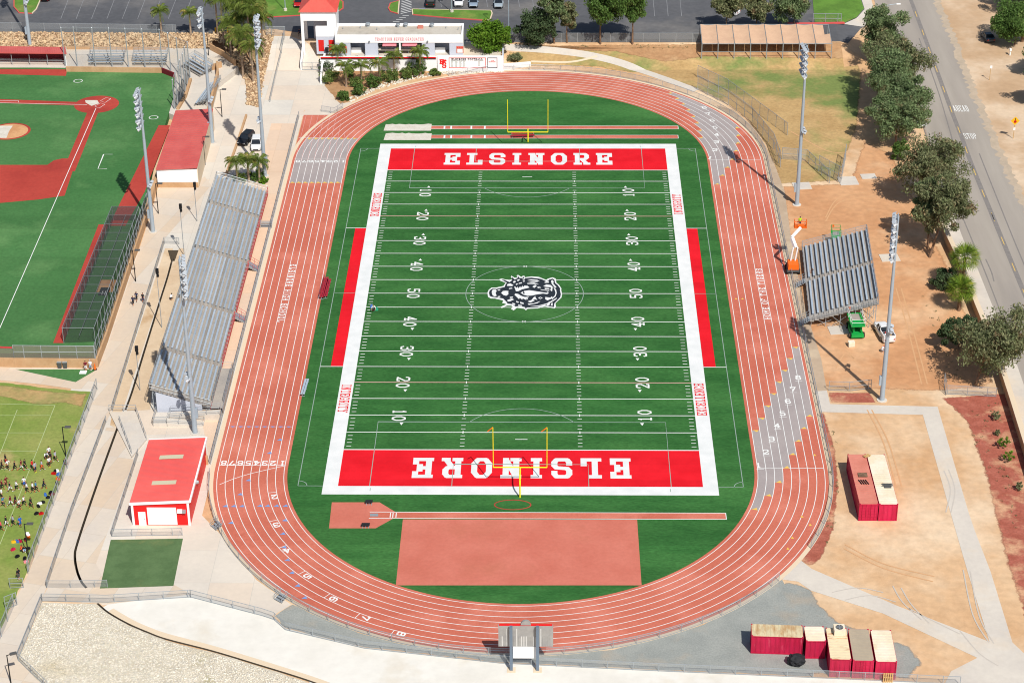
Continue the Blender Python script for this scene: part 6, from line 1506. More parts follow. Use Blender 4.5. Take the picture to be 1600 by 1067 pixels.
m = MB(); m.mm(-.65, .65, -.7, .7, 0, .75); m.build('housing', MATS['container_cream'], u_, True); m = MB(); m.tube((0, 0, .75), (0, 0, .82), .45, n=12); m.build('fan_guard', MATS['steel_dark'], u_, True); m = MB()
for k in range(4): m.box((.2 * math.cos(k * 1.571), .2 * math.sin(k * 1.571), .83), (.4, .12, .03), k * 1.571)
m.build('fan_blades', MATS['galv'], u_, True)
m = MB(); q = P(1342, 737, 2.6); m.box((45.3, -55.9, 2.68), (1.2, .9, .1)); tag(m.build('wood_board', MATS['bark']), 'dark board lying on the pink container roof', 'board')
m = MB()
for k in range(4): m.box((44.75 + k * .3, -57.6, 2.66), (.12, 1.1, .08), .3)
tag(m.build('slat_stack', MATS['black']), 'dark slats lying on the pink container roof edge', 'slats')
m = MB(); m.box((48.2, -58.6, 2.68), (.9, .8, .1)); m.box((48.2, -58.6, 2.78), (1.4, .12, .08)); m.box((48.2, -58.2, 2.78), (1.4, .12, .08)); tag(m.build('roof_crate', MATS['steel_dark']), 'dark crate frame on the cream container roof', 'crate')
m = MB(); m.box((46.4, -51.3, 2.75), (.9, .5, .1), .6); m.box((46.6, -51.5, 2.86), (.8, .12, .08), .4); tag(m.build('wood_pallet', MATS['timber']), 'broken wood piece at the far corner of the container roofs', 'wood')
m = MB()
for k in range(60):
    pass
bm = bmesh.new(); bmesh.ops.create_icosphere(bm, subdivisions=3, radius=1.0)
for v in bm.verts:
    n_ = 1 + .16 * math.sin(5 * v.co.x + 3 * v.co.z) * math.cos(6 * v.co.y) + .1 * math.sin(11 * v.co.z + 7 * v.co.x); v.co = Vector((v.co.x * 1.05 * n_, v.co.y * .8 * n_, max(-.55, v.co.z * .85 * n_)))
me = D.meshes.new('tarp_heap'); bm.to_mesh(me); bm.free(); me.materials.append(MATS['black_soft']); o = link('tarp_heap', me); o.location = (33.0, -92.9, .55); tag(o, 'black wrapped heap of tarpaulin before the red containers', 'tarp heap')
pl = thing('pallet_stack', 'wooden pallet leaning at the front of the right container', 'pallet', (43.3, -96.3, 0))
for k in range(5): m = MB(); m.box((-.5 + k * .25, 0, .7), (.14, .05, 1.35)); m.build('slat', MATS['timber'], pl, True)
for k in range(3): m = MB(); m.box((0, .06, .15 + k * .55), (1.15, .06, .12)); m.build('bearer', MATS['timber'], pl, True)

# ------------------------------------------------------------------ vehicles
WHEEL = {}
def wheel(parent, x, y, r=.33, w=.22):
    def f():
        m = MB(); m.tube((0, -w / 2, 0), (0, w / 2, 0), r, n=16); return mesh_of(m, MATS['tyre'], 'tyre')
    def g():
        m = MB(); m.tube((0, -w / 2 - .012, 0), (0, w / 2 + .012, 0), r * .6, n=12); return mesh_of(m, MATS['rim'], 'rim')
    t = place('tyre', shared(('tyre', r, w), f), parent, (x, y, r)); place('rim', shared(('rim', r, w), g), t, (0, 0, 0))
def car(label, loc, rz, paint, kind='sedan', group='parked cars', k_=1.0):
    """x forward, y left"""
    r = thing('parked_car', label, {'sedan': 'car', 'suv': 'car', 'pickup': 'pickup truck'}[kind], loc, rz, group)
    if paint not in MATS: M(paint, PAINT[paint], rough=.25, fine=.02, spec=.6)
    Lh, Wd = {'sedan': (2.35, .9), 'suv': (2.3, .93), 'pickup': (2.85, .98)}[kind]
    hood = {'sedan': .86, 'suv': 1.0, 'pickup': 1.12}[kind]; roof = {'sedan': 1.43, 'suv': 1.72, 'pickup': 1.85}[kind]; trunk = {'sedan': .98, 'suv': 1.08, 'pickup': 1.1}[kind]
    st = [(-Lh, .45, trunk * .86, .82), (-Lh + .12, .3, trunk * .97, .92), (-Lh + .8, .26, trunk, .99), (-.4, .24, trunk * .98, 1.0), (.9, .24, hood * 1.02, 1.0), (Lh - .6, .26, hood * .95, .97), (Lh - .14, .3, hood * .82, .88), (Lh, .42, hood * .66, .74)]
    m = MB(); n = 8
    for x, z0, z1, w in st:
        w *= Wd; m.v += [(x, -w * .94, z0), (x, -w, z0 + .18), (x, -w, z1 - .16), (x, -w * .88, z1), (x, w * .88, z1), (x, w, z1 - .16), (x, w, z0 + .18), (x, w * .94, z0)]
    for i in range(len(st) - 1):
        for j in range(n): m.f.append((i * n + j, (i + 1) * n + j, (i + 1) * n + (j + 1) % n, i * n + (j + 1) % n)); m.m.append(0)
    m.f += [tuple(range(n)), tuple(range((len(st) - 1) * n + n - 1, (len(st) - 1) * n - 1, -1))]; m.m += [0, 0]
    bd = m.build('body', MATS[paint], r, True)
    x0, x1 = {'sedan': (-1.75, 1.05), 'suv': (-2.15, 1.05), 'pickup': (-.75, 1.25)}[kind]; xa, xb = {'sedan': (-1.0, .3), 'suv': (-1.85, .35), 'pickup': (-.5, .6)}[kind]
    zb = max(hood, trunk) - .04; wt = Wd * .74; wb = Wd * .93
    m = MB(); m.hexa([(x0, -wb, zb), (x1, -wb, zb), (x1, wb, zb), (x0, wb, zb)], [(xa, -wt, roof - .05), (xb, -wt, roof - .05), (xb, wt, roof - .05), (xa, wt, roof - .05)]); m.build('window', MATS['glass_dark'], r, True)
    m = MB(); m.hexa([(xa - .08, -wt - .03, roof - .055), (xb + .08, -wt - .03, roof - .055), (xb + .08, wt + .03, roof - .055), (xa - .08, wt + .03, roof - .055)], [(xa + .05, -wt + .08, roof + .02), (xb - .05, -wt + .08, roof + .02), (xb - .05, wt - .08, roof + .02), (xa + .05, wt - .08, roof + .02)]); m.build('roof', MATS[paint], r, True)
    for sy in (-1, 1):
        m = MB(); m.bar((x0, sy * wb, zb), (xa, sy * wt, roof - .03), .07); m.bar((x1, sy * wb, zb), (xb, sy * wt, roof - .03), .07); m.bar(((x0 + x1) / 2, sy * (wb + .01), zb), ((xa + xb) / 2, sy * (wt + .01), roof - .03), .07); m.build('pillar', MATS[paint], r, True)
        m = MB(); m.box((Lh - .1, sy * Wd * .62, hood * .68), (.16, .34, .14)); m.build('headlight', MATS['board_bright'], r, True)
        m = MB(); m.box((-Lh + .04, sy * Wd * .7, trunk * .76), (.12, .22, .2)); m.build('taillight', MATS['lamp_red'], r, True)
        m = MB(); m.box((x1 - .2, sy * (Wd + .1), zb + .06), (.14, .2, .13)); m.build('mirror', MATS[paint], r, True)
        for wx in (-Lh * .6, Lh * .62): wheel(r, wx, sy * (Wd - .1), .34 if kind == 'sedan' else .4)
    m = MB(); m.box((Lh - .02, 0, hood * .5), (.08, .9, .16)); m.build('grille', MATS['black'], r, True)
    if kind == 'pickup':
        m = MB(); m.mm(-Lh + .15, -.85, -.72, .72, trunk + .002, trunk + .02); m.build('bed_floor', MATS['steel_dark'], r, True)
        for sy in (-1, 1): m = MB(); m.mm(-Lh + .1, -.82, sy * .86 - .07, sy * .86 + .07, trunk + .003, trunk + .35); m.build('bed_side', MATS[paint], r, True)
        m = MB(); m.mm(-Lh + .03, -Lh + .12, -.8, .8, trunk + .003, trunk + .33); m.build('tailgate', MATS[paint], r, True)
    return r
PAINT = {'paint_white': (238, 240, 242), 'paint_silver': (150, 168, 186), 'paint_black': (34, 36, 40), 'paint_red': (190, 40, 40), 'paint_dkred': (150, 24, 38), 'paint_navy': (44, 54, 68), 'paint_silver_b': (168, 182, 192)}
south = -math.pi / 2
car('white car parked behind the grass island, nose to the stadium', P(717, 7), south, 'paint_white', 'suv'); car('silver blue car parked right of the white one on the island', P(740, 8), south, 'paint_silver', 'sedan')
car('silver car parked alone at the right end of the grass island', P(779, 9), south, 'paint_silver_b', 'sedan'); car('black pickup parked tail first by the blue accessible mark', P(673.5, 6), math.pi / 2, 'paint_black', 'pickup')
car('red car parked left of the tower roof', P(467, 8), south, 'paint_red', 'sedan'); car('dark red car at the top left beyond the lawn island', P(73, -2), south, 'paint_dkred', 'sedan')
car('dark car parked under the greenery right of the road', P(1543, 62), math.pi / 2 + .1, 'paint_navy', 'sedan'); car('white van parked on the road beside the big trees', P(1433, 194), south + .3, 'paint_white', 'suv')
car('white car half hidden by trees behind the shade canopy', P(1138, 22), 2.6, 'paint_white', 'suv')
pk = car('white pickup truck with tools in its bed beside the visitor bleachers', P(1381, 524), math.pi / 2 + .16, 'paint_white', 'pickup')
for k, (a, b, c, mt) in enumerate(((-1.6, .2, .3, 'lamp_red'), (-2.2, -.1, .35, 'timber'), (-1.3, -.35, .25, 'galv'), (-2.0, .45, .22, 'white_paint'))):
    M_ = Matrix.Rotation(math.pi / 2 + .16, 3, 'Z'); q = P(1381, 524) + M_ @ Vector((a, b, 1.15 + c / 2)); m = MB(); m.box(q, (c * 1.5, c * 1.1, c), .3 * k); m.box(q + Vector((0, 0, c * .6)), (c * .8, c * .3, c * .2), .3 * k)
    tag(m.build('tool_box', MATS[mt]), ('red tool can', 'cardboard coloured box', 'grey toolbox', 'white box')[k] + ' in the bed of the white pickup', 'tool box')
car('black car parked on the plaza beside the floodlight pole', P(384.5, 222), south - .3, 'paint_black', 'suv'); car('white car parked on the plaza beside the floodlight pole', P(401, 230), south + .05, 'paint_white', 'suv')

# ------------------------------------------------------------------ lifts
def scissor(label, c, rz, L_, W_, railm, z1, wh=.35):
    r = thing('scissor_lift', label, 'scissor lift', P(*c), rz, 'green scissor lifts')
    m = MB(); m.hexa([(-L_ / 2, -W_ / 2 + .1, .35), (L_ / 2, -W_ / 2 + .1, .35), (L_ / 2, W_ / 2 - .1, .35), (-L_ / 2, W_ / 2 - .1, .35)], [(-L_ / 2, -W_ / 2 + .15, .85), (L_ / 2 - .1, -W_ / 2 + .15, .85), (L_ / 2 - .1, W_ / 2 - .15, .85), (-L_ / 2, W_ / 2 - .15, .85)]); m.build('chassis', MATS['lift_green'], r, True)
    for sx in (-1, 1):
        for sy in (-1, 1): wheel(r, sx * L_ * .34, sy * (W_ / 2 - .08), wh, .28)
    for k in range(4):
        z = .92 + k * (z1 - 1.1) / 4; dz = (z1 - 1.1) / 4; m = MB()
        for sy in (-1, 1): m.bar((-L_ * .4, sy * W_ * .3, z), (L_ * .4, sy * W_ * .3, z + dz), .09); m.bar((-L_ * .4, sy * W_ * .22, z + dz), (L_ * .4, sy * W_ * .22, z), .09)
        m.build('scissor_arm', MATS['lift_green'], r, True)
    m = MB(); m.mm(-L_ / 2, L_ / 2, -W_ / 2, W_ / 2, z1 - .14, z1); m.build('platform', MATS['lift_green'], r, True)
    m = MB(); m.mm(-L_ * .05, L_ * .4, -W_ * .34, W_ * .34, z1 + .003, z1 + .02); m.build('deck_plate', MATS['alu_deck'], r, True)
    a, b = L_ / 2 - .04, W_ / 2 - .04
    rail(r, [(-a, -b, z1), (a, -b, z1), (a, b, z1), (-a, b, z1), (-a, -b, z1)], 1.1, railm, sp=1.1)
    m = MB(); m.box((a - .2, b - .3, z1 + .95), (.25, .3, .3)); m.build('control_box', MATS['lift_orange'], r, True)
scissor('compact green scissor lift beyond the visitor bleachers', (1305, 383), math.pi / 2 - .05, 2.9, 1.5, 'lift_green', 1.9, .3)
scissor('large green rough terrain scissor lift with white rails below the visitor bleachers', (1336, 520), math.pi / 2 + .05, 4.3, 2.1, 'white_paint', 2.3, .45)
bl = thing('boom_lift', 'orange boom lift with white folded arm beside the track fence', 'boom lift', P(1238, 424))
C0 = P(1238, 424)
m = MB(); m.box(C0 + Vector((0, 0, .7)), (1.9, 2.6, .4)); m.build('chassis', MATS['steel_dark'], bl)
for sx in (-1, 1):
    for sy in (-1, 1): q = (sx * .92, sy * .85); t_ = place('wheel', shared(('bw',), lambda: mesh_of(MB().tube((-.16, 0, 0), (.16, 0, 0), .42, n=14), MATS['tyre'], 'wheel')), bl, (q[0], q[1], .42))
m = MB(); m.hexa([C0 + Vector(v) for v in ((-.85, -1.3, .92), (.85, -1.3, .92), (.85, .9, .92), (-.85, .9, .92))], [C0 + Vector(v) for v in ((-.8, -1.25, 1.75), (.8, -1.25, 1.75), (.8, .6, 1.85), (-.8, .6, 1.85))]); m.build('turret', MATS['lift_orange'], bl)
e1 = PZ(1243, 387, 4.2); e2 = PZ(1237, 371, 5.6); bk = PZ(1251, 356, 6.4)
for dx in (-.35, .35): m = MB(); m.bar(C0 + Vector((dx, .2, 1.85)), e1 + Vector((dx, 0, 0)), .2, .26); m.build('riser_arm', MATS['white_paint'], bl)
m = MB(); m.bar(e1, e2, .5, .5); m.build('knuckle', MATS['white_paint'], bl)
m = MB(); m.bar(e2, bk, .32, .36); m.build('boom', MATS['white_paint'], bl)
m = MB(); m.box(bk + Vector((0, .55, -.1)), (2.0, .9, .12)); m.build('basket_floor', MATS['lift_orange'], bl)
BKP = bk + Vector((0, .55, -.04)); m = MB()
for sx in (-1, 1):
    for sy in (-1, 1): m.tube(BKP + Vector((sx * .95, sy * .4, 0)), BKP + Vector((sx * .95, sy * .4, 1.1)), .04, n=5)
for zz in (.1, .35, .6, 1.08):
    cs = [BKP + Vector((x, y, zz)) for x, y in ((-.95, -.4), (.95, -.4), (.95, .4), (-.95, .4), (-.95, -.4))]
    for a, b in zip(cs[:-1], cs[1:]): m.tube(a, b, .045, n=5)
m.build('basket_rail', MATS['lift_orange'], bl)
m = MB(); m.box(BKP + Vector((-.9, -.47, .4)), (.12, .06, .7)); m.box(BKP + Vector((0, -.48, .35)), (1.0, .06, .4)); m.build('basket_panel', MATS['lift_orange'], bl)

# ------------------------------------------------------------------ benches and small field gear
def bench(label, a, b, seatm, wd=.4, back=True, cat='bench'):
    a, b = P(*a), P(*b); d = b - a; L_ = d.length; r = thing('bench', label, cat, a, math.atan2(d.y, d.x))
    for q in (0, 1): m = MB(); m.mm(0, L_, -.3 + q * .34, -.02 + q * .34, .44, .49); m.build('seat_plank', MATS[seatm], r, True)
    n = max(2, int(L_ / 1.6))
    for k in range(n + 1):
        x = .15 + (L_ - .3) * k / n; m = MB(); m.mm(x - .04, x + .04, -.28, .28, 0, .06); m.mm(x - .04, x + .04, -.04, .04, .06, .438); m.mm(x - .04, x + .04, -.26, .28, .39, .436); m.build('leg', MATS['galv'], r, True)
    if back: m = MB(); m.mm(0, L_, .34, .4, .62, .9); m.build('backrest', MATS[seatm], r, True); m = MB(); m.mm(.1, .16, .3, .34, .4, .9); m.mm(L_ - .16, L_ - .1, .3, .34, .4, .9); m.build('back_support', MATS['galv'], r, True)
bench('dark red team bench at the left edge of the turf by the track', (502.5, 468.5), (511, 437), 'bench_red'); bench('dark red narrow bench just inside the team bench', (508.5, 467), (515, 440), 'bench_red', back=False)
bench('aluminium bench on the turf beside the left straight', (473, 620), (480, 596), 'alu_seat', back=False)
bench('dark red judges bench by the far goal post', (799, 216), (835, 214.5), 'bench_red')
bench('small black frame bench at the upper side of the pole vault pad', (571, 787.5), (582.5, 787.5), 'black_soft', back=False); bench('small black frame bench at the lower side of the pole vault pad', (565, 823.5), (578, 823.5), 'black_soft', back=False)
def stile(label, c, rz):
    r = thing('fence_stile', label, 'steps', P(*c), rz, 'small metal steps at the track fence')
    for k in range(3): m = MB(); m.mm(-.6, .6, -.7 + k * .35, -.4 + k * .35, .2 * k + .14, .2 * (k + 1)); m.build('step', MATS['galv'], r, True)
    for sx in (-1, 1): rail(r, [(sx * .62, -.7, .1), (sx * .62, .35, .6)], .8, 'galv', sp=.6)
stile('small metal steps at the fence on the left of the bottom curve', (341, 823), -.9); stile('small metal steps at the fence above the grey gravel tip', (441, 936), -.7)
st = thing('side_stairs', 'short metal stairs at the track side of the bleachers far end', 'stairs', P(417, 352)); 
for k in range(4): m = MB(); m.mm(-.9, .9, -.3 * k, -.3 * k + .28, .16 * (4 - k) - .05, .16 * (4 - k)); m.build('step', MATS['galv'], st, True)
rail(st, [(-.95, .3, .6), (-.95, -1.1, 0)], .9, 'galv', sp=.7); rail(st, [(.95, .3, .6), (.95, -1.1, 0)], .9, 'galv', sp=.7)
for a, b, lb in (((94, 574.5), .0, 'grey wheeled bin by the tan wall, left of the pair'), ((102.5, 574.5), .1, 'grey wheeled bin by the tan wall, right of the pair')):
    r = thing('wheeled_bin', lb, 'bin', P(*a), b, 'grey wheeled bins'); m = MB(); m.hexa([(-.25, -.3, .1), (.25, -.3, .1), (.25, .3, .1), (-.25, .3, .1)], [(-.32, -.38, 1.05), (.32, -.38, 1.05), (.32, .38, 1.05), (-.32, .38, 1.05)]); m.build('body', MATS['steel_dark'], r, True); m = MB(); m.mm(-.34, .34, -.42, .4, 1.053, 1.12); m.build('lid', MATS['galv'], r, True); wheel(r, -.2, .3, .1, .06)
r = thing('traffic_cone', 'orange traffic cone beside the two people at the turf corner', 'cone', P(148.5, 577)); m = MB(); m.tube((0, 0, .05), (0, 0, 1.0), .2, .04, n=10); m.build('cone_body', MATS['plastic_orange'], r, True); m = MB(); m.mm(-.28, .28, -.28, .28, 0, .05); m.build('base', MATS['black'], r, True)
m = MB(); q = P(130, 582); m.box(q + Vector((0, 0, .06)), (1.0, .9, .08)); m.box(q + Vector((0, 0, .11)), (.7, .6, .03)); tag(m.build('home_plate_mat', MATS['white_paint']), 'white mat on the small green turf corner', 'mat')
for k, (c, lb) in enumerate((((43.5, 838), 'orange water jug with white lid hanging by the lamp post, upper of two'), ((45, 840.5), 'orange water jug with white lid by the lamp post, lower of two'))):
    r = thing('water_jug', lb, 'water jug', P(*c), 0, 'orange water jugs'); m = MB(); m.tube((0, 0, 0), (0, 0, .5), .2, .24, n=12); m.build('jug_body', MATS['plastic_orange'], r, True); m = MB(); m.tube((0, 0, .5), (0, 0, .6), .25, .2, n=12); m.build('lid', MATS['white_paint'], r, True)
BAGS = [((86, 737), 'black', 'black'), ((90, 736.5), 'white_paint', 'white'), ((84, 740.5), 'lamp_red', 'red'), ((91.5, 741.5), 'paint_blue', 'blue'), ((90.5, 749), 'plastic_orange', 'orange'), ((89, 755.5), 'black', 'black small'), ((71, 773.5), 'paint_blue', 'blue and white'), ((79, 770.5), 'black', 'black upper'), ((82, 773), 'dugout_dark', 'maroon'), ((75.5, 778), 'black', 'black lower'), ((62, 787.5), 'white_paint', 'white flat'), ((67, 785.5), 'black', 'black wide'), ((60, 791.5), 'black', 'black long'), ((57, 803), 'black', 'black round'), ((64.5, 803), 'lamp_red', 'red round'), ((22, 847), 'sign_yellow', 'yellow round'), ((27, 846.5), 'paint_blue', 'blue round'), ((31, 846), 'container_red', 'magenta'), ((40, 844), 'dugout_dark', 'dark red'), ((20.5, 859), 'container_red', 'pink'), ((43.5, 858), 'black', 'black by the lamp'), ((27, 870), 'black', 'black and white'), ((38.5, 873), 'black', 'black tall'), ((41, 878), 'canopy_pink', 'pink by the fence')]
for c, mt, nm in BAGS:
    q = P(*c); r = thing('sports_bag', nm + ' sports bag lying on the practice grass near the fence', 'bag', q, random.uniform(0, 3), 'bags lying on the practice grass')
    m = MB(); 
    for a0 in range(4): x0_ = -.32 + a0 * .16; s0 = (.75, 1, 1, .75)[a0]; m.hexa([(x0_, -.2 * s0, 0), (x0_ + .16, -.2 * s0, 0), (x0_ + .16, .2 * s0, 0), (x0_, .2 * s0, 0)], [(x0_ + .01, -.13 * s0, .32 * s0), (x0_ + .15, -.13 * s0, .32 * s0), (x0_ + .15, .13 * s0, .32 * s0), (x0_ + .01, .13 * s0, .32 * s0)])
    m.build('bag_body', MATS[mt], r, True); m = MB(); m.tube((-.15, 0, .3), (0, 0, .42), .02, n=5); m.tube((0, 0, .42), (.15, 0, .3), .02, n=5); m.build('strap', MATS['black_soft'], r, True)
for c, lb in (((1288, 97), ''),): pass
for c, lb, sz in (((1325, 283), 'pale concrete pad near the small diamond', (3.2, 3.4)), ((1310, 516), 'pale dirt stained board under the green lift', (2.9, 2.6)), ((1390, 403), 'pale concrete pad beside the right light pole head', (3.0, 2.6)), ((1253, 291), 'pale concrete pad at the foot of the light pole by the diamond', (3.0, 2.8)), ((1357, 276), 'small pale utility cover on the dirt', (2.6, 2.0))):
    q = P(*c); m = MB(); m.box(q + Vector((0, 0, .03)), (*sz, .06), .1); tag(m.build('concrete_pad', MATS['concrete_path']), lb, 'pad')
q = P(1330, 541); m = MB(); m.box(q + Vector((0, 0, .35)), (.9, .7, .6), .1); m.box(q + Vector((0, .1, .72)), (.95, .75, .12), .1); tag(m.build('work_crate', MATS['container_cream']), 'cream work crate behind the large green lift', 'crate')

# ------------------------------------------------------------------ vegetation
import numpy as np
rng = np.random.default_rng(11)
def leafmesh(name, mat, cl, size, droop=0.3, aspect=0.4):
    """cl: list of (centre, radius xyz, count): leaf sized faces in clumps"""
    C = []; 
    for c, r, n in cl:
        d = rng.normal(size=(n, 3)); d /= np.linalg.norm(d, axis=1)[:, None]; rad = rng.random(n) ** .45
        C.append(np.array(c) + d * rad[:, None] * np.array(r))
    C = np.concatenate(C); n = len(C)
    a = rng.normal(size=(n, 3)); a[:, 2] -= droop * 2; a /= np.linalg.norm(a, axis=1)[:, None]
    b = np.cross(a, rng.normal(size=(n, 3))); b /= np.linalg.norm(b, axis=1)[:, None]
    s = size * rng.uniform(.6, 1.35, n)[:, None]
    v = np.stack([C - a * s * .5, C + b * s * aspect * .5, C + a * s * .5, C - b * s * aspect * .5], 1).reshape(-1, 3)
    me = D.meshes.new(name); me.vertices.add(4 * n); me.vertices.foreach_set('co', v.ravel().astype(np.float32))
    me.loops.add(4 * n); me.loops.foreach_set('vertex_index', np.arange(4 * n, dtype=np.int32))
    me.polygons.add(n); me.polygons.foreach_set('loop_start', np.arange(0, 4 * n, 4, dtype=np.int32)); me.polygons.foreach_set('loop_total', np.full(n, 4, dtype=np.int32))
    me.materials.append(mat); me.update(); me.validate(); return me
def tree(label, base, h, rw, leaf, group='trees round the stadium', name='eucalyptus_tree', cz=.62, rz_=.36, ncl=26, lpc=230, size=.5, lean=(0, 0), trunk=True, droop=.5, cat='tree', aspect=.4, pexp=1.0):
    b = Vector(base); r = thing(name, label, cat, b, 0, group)
    cl = []; lim = MB(); top = Vector((lean[0], lean[1], h * cz))
    k0 = .028 * h
    if trunk:
        pts = [Vector((0, 0, -.2)), Vector((lean[0] * .25 + random.uniform(-.2, .2), lean[1] * .25, h * .2)), Vector((lean[0] * .6, lean[1] * .6, h * .42)), Vector((lean[0], lean[1], h * .72))]
        for q, (a, c) in enumerate(zip(pts[:-1], pts[1:])): lim.tube(a, c, k0 * (1 - q * .28) * .62, k0 * (1 - (q + 1) * .28) * .62, n=8, cap=False)
    ncl = int(ncl * (2.1 if name == 'eucalyptus_tree' else 1.6)); rw *= 1.12
    lobes = [Vector((random.uniform(-.42, .42) * rw, random.uniform(-.42, .42) * rw, random.uniform(-.16, .2) * h * rz_ * 2)) for q in range(4)] if name == 'eucalyptus_tree' else [Vector((0, 0, 0))]
    for k in range(ncl):
        z = 1 - 2 * (k + .5) / ncl; ang = k * 2.39996 + random.uniform(-.4, .4); rr = math.sqrt(max(0, 1 - z * z)) * random.uniform(.62, 1.0)
        c = Vector((top.x + rw * .8 * rr * math.cos(ang), top.y + rw * .8 * rr * math.sin(ang), top.z + h * rz_ * .85 * z * random.uniform(.8, 1.05)))
        lb_ = lobes[k % len(lobes)]; c = (top + (c - top) * .72 + lb_) if len(lobes) > 1 else c; cr = rw * random.uniform(.15, .33); c = c + Vector((random.gauss(0, .1), random.gauss(0, .1), random.gauss(0, .09))) * rw
        cl.append((tuple(c), (cr, cr, cr * random.uniform(.7, 1.05)), int(lpc * random.uniform(.6, 1.25))))
        if trunk and k % 2 == 0:
            s_ = pts[2].lerp(pts[3], random.random()); lim.tube(s_, c, k0 * .2, k0 * .05, n=5, cap=False)
    cl.append(((top.x, top.y, top.z), (rw * .55, rw * .55, h * rz_ * .6), int(lpc * ncl * .1)))
    if trunk: lim.build('trunk', MATS['bark'], r, True, smooth=True)
    o = link('crown', leafmesh('crown', MATS[leaf], cl, size, droop, aspect), r)
    return r
def T(c): return P(*c)
tree('tall grey green eucalyptus, first at the top of the roadside row', T((1377, 102)), 11.5, 4.6, 'leaf_euc', ncl=30)
tree('tall olive eucalyptus, second in the roadside row', T((1400, 150)), 11.5, 5.2, 'leaf_euc_brown', ncl=32)
tree('broad grey green eucalyptus in the middle of the roadside row', T((1378, 178)), 11.5, 5.0, 'leaf_euc', ncl=32)
tree('dense eucalyptus above the parked white van', T((1412, 205)), 11, 4.6, 'leaf_euc', ncl=30)
tree('drooping eucalyptus at the lower end of the roadside row', T((1400, 228)), 10.5, 4.6, 'leaf_euc', ncl=28)
tree('low yellow green bush under the roadside eucalyptus', T((1406, 250)), 4.0, 1.6, 'leaf_mid', ncl=12, lpc=90, cz=.5, rz_=.45, name='bush', cat='bush')
tree('brownish eucalyptus over the dirt by the road wall, upper', T((1446, 315)), 12.5, 5.4, 'leaf_euc_brown', ncl=30)
tree('brownish eucalyptus with bare trunk by the road wall', T((1452, 402)), 14.5, 4.6, 'leaf_euc_brown', ncl=28, lean=(2.4, 1.0))
tree('small eucalyptus clump before the road wall', T((1449, 388)), 11, 3.2, 'leaf_euc', ncl=18, lean=(-.3, 1.5))
tree('wide brown green eucalyptus leaning over the lower road wall', T((1523, 603)), 11.5, 6.0, 'leaf_euc_brown', ncl=34, lpc=190, lean=(2.0, 0.8))
tree('dense dark green shrub tree at the foot of the lower eucalyptus', T((1497, 545)), 5.5, 2.8, 'leaf_dark', ncl=18, cz=.5, rz_=.45)
tree('dark green bush beside the fan palms', T((1477, 452)), 3.6, 2.2, 'leaf_dark', ncl=14, lpc=110, cz=.5, rz_=.45, name='bush', cat='bush')
tree('round bright green tree right of the snack bar', T((768, 84)), 6.2, 3.9, 'leaf_green', name='round_tree', ncl=44, lpc=170, size=.42, cz=.6, rz_=.4, droop=0, aspect=.7)
tree('broad dark evergreen at the bank beside the car park fence', T((838, 69)), 7.0, 3.9, 'leaf_dark', name='evergreen_tree', ncl=34, lpc=170, cz=.52, rz_=.42, droop=.1)
tree('tall pale trunked eucalyptus right of the dark evergreen', T((866, 68)), 12.5, 2.9, 'leaf_euc', ncl=26, cz=.62, rz_=.4)
tree('thin brownish eucalyptus behind the fence', T((886, 67)), 10.0, 1.9, 'leaf_euc_brown', ncl=16, cz=.55, rz_=.34)
tree('forked eucalyptus with wide crown above the fence', T((938, 69)), 13.0, 4.2, 'leaf_mid', ncl=30, cz=.66, rz_=.36)
tree('full drooping pepper tree at the fence', T((988, 69)), 13.0, 3.6, 'leaf_mid', ncl=30, cz=.62, rz_=.42, droop=1.2)
tree('reddish eucalyptus behind the shade canopy, left', T((1134, 50)), 9.0, 3.6, 'leaf_euc_brown', ncl=22, cz=.6)
tree('reddish eucalyptus behind the shade canopy, middle', T((1182, 46)), 8.5, 3.0, 'leaf_euc_brown', ncl=20, cz=.6)
tree('grey green eucalyptus behind the shade canopy, right', T((1240, 46)), 9.0, 4.4, 'leaf_euc', ncl=24, cz=.6)
tree('large bright green tree at the right edge above the dirt', T((1585, 72)), 9.0, 4.6, 'leaf_mid', ncl=30, cz=.5, rz_=.45)
tree('dark green tree at the upper right corner', T((1590, 15)), 9.0, 5.0, 'leaf_dark', ncl=28, cz=.5, rz_=.45)
tree('shadowy tree at the right edge below the mailbox', T((1618, 165)), 7.5, 3.4, 'leaf_dark', ncl=20)
tree('shadowy tree at the right edge, upper', T((1622, 118)), 7.5, 3.6, 'leaf_mid', ncl=20)
for c, hh, lb in (((1567, 700), 1.9, 'young bush in the red mulch, upper of three'), ((1575, 722), 2.2, 'young bush in the red mulch, middle of three'), ((1592, 765), 1.4, 'small dry bush in the red mulch, lowest of three'), ((1558, 680), 1.0, 'tiny sapling in the red mulch'), ((1556, 656), 1.6, 'thin dry sapling in the red mulch near the gate')):
    tree(lb, T(c), hh, hh * .4, 'leaf_green' if hh > 1.7 else 'leaf_euc_brown', 'young plants in the red mulch', 'young_bush', ncl=8, lpc=30, size=.3, cz=.5, rz_=.4, cat='bush')
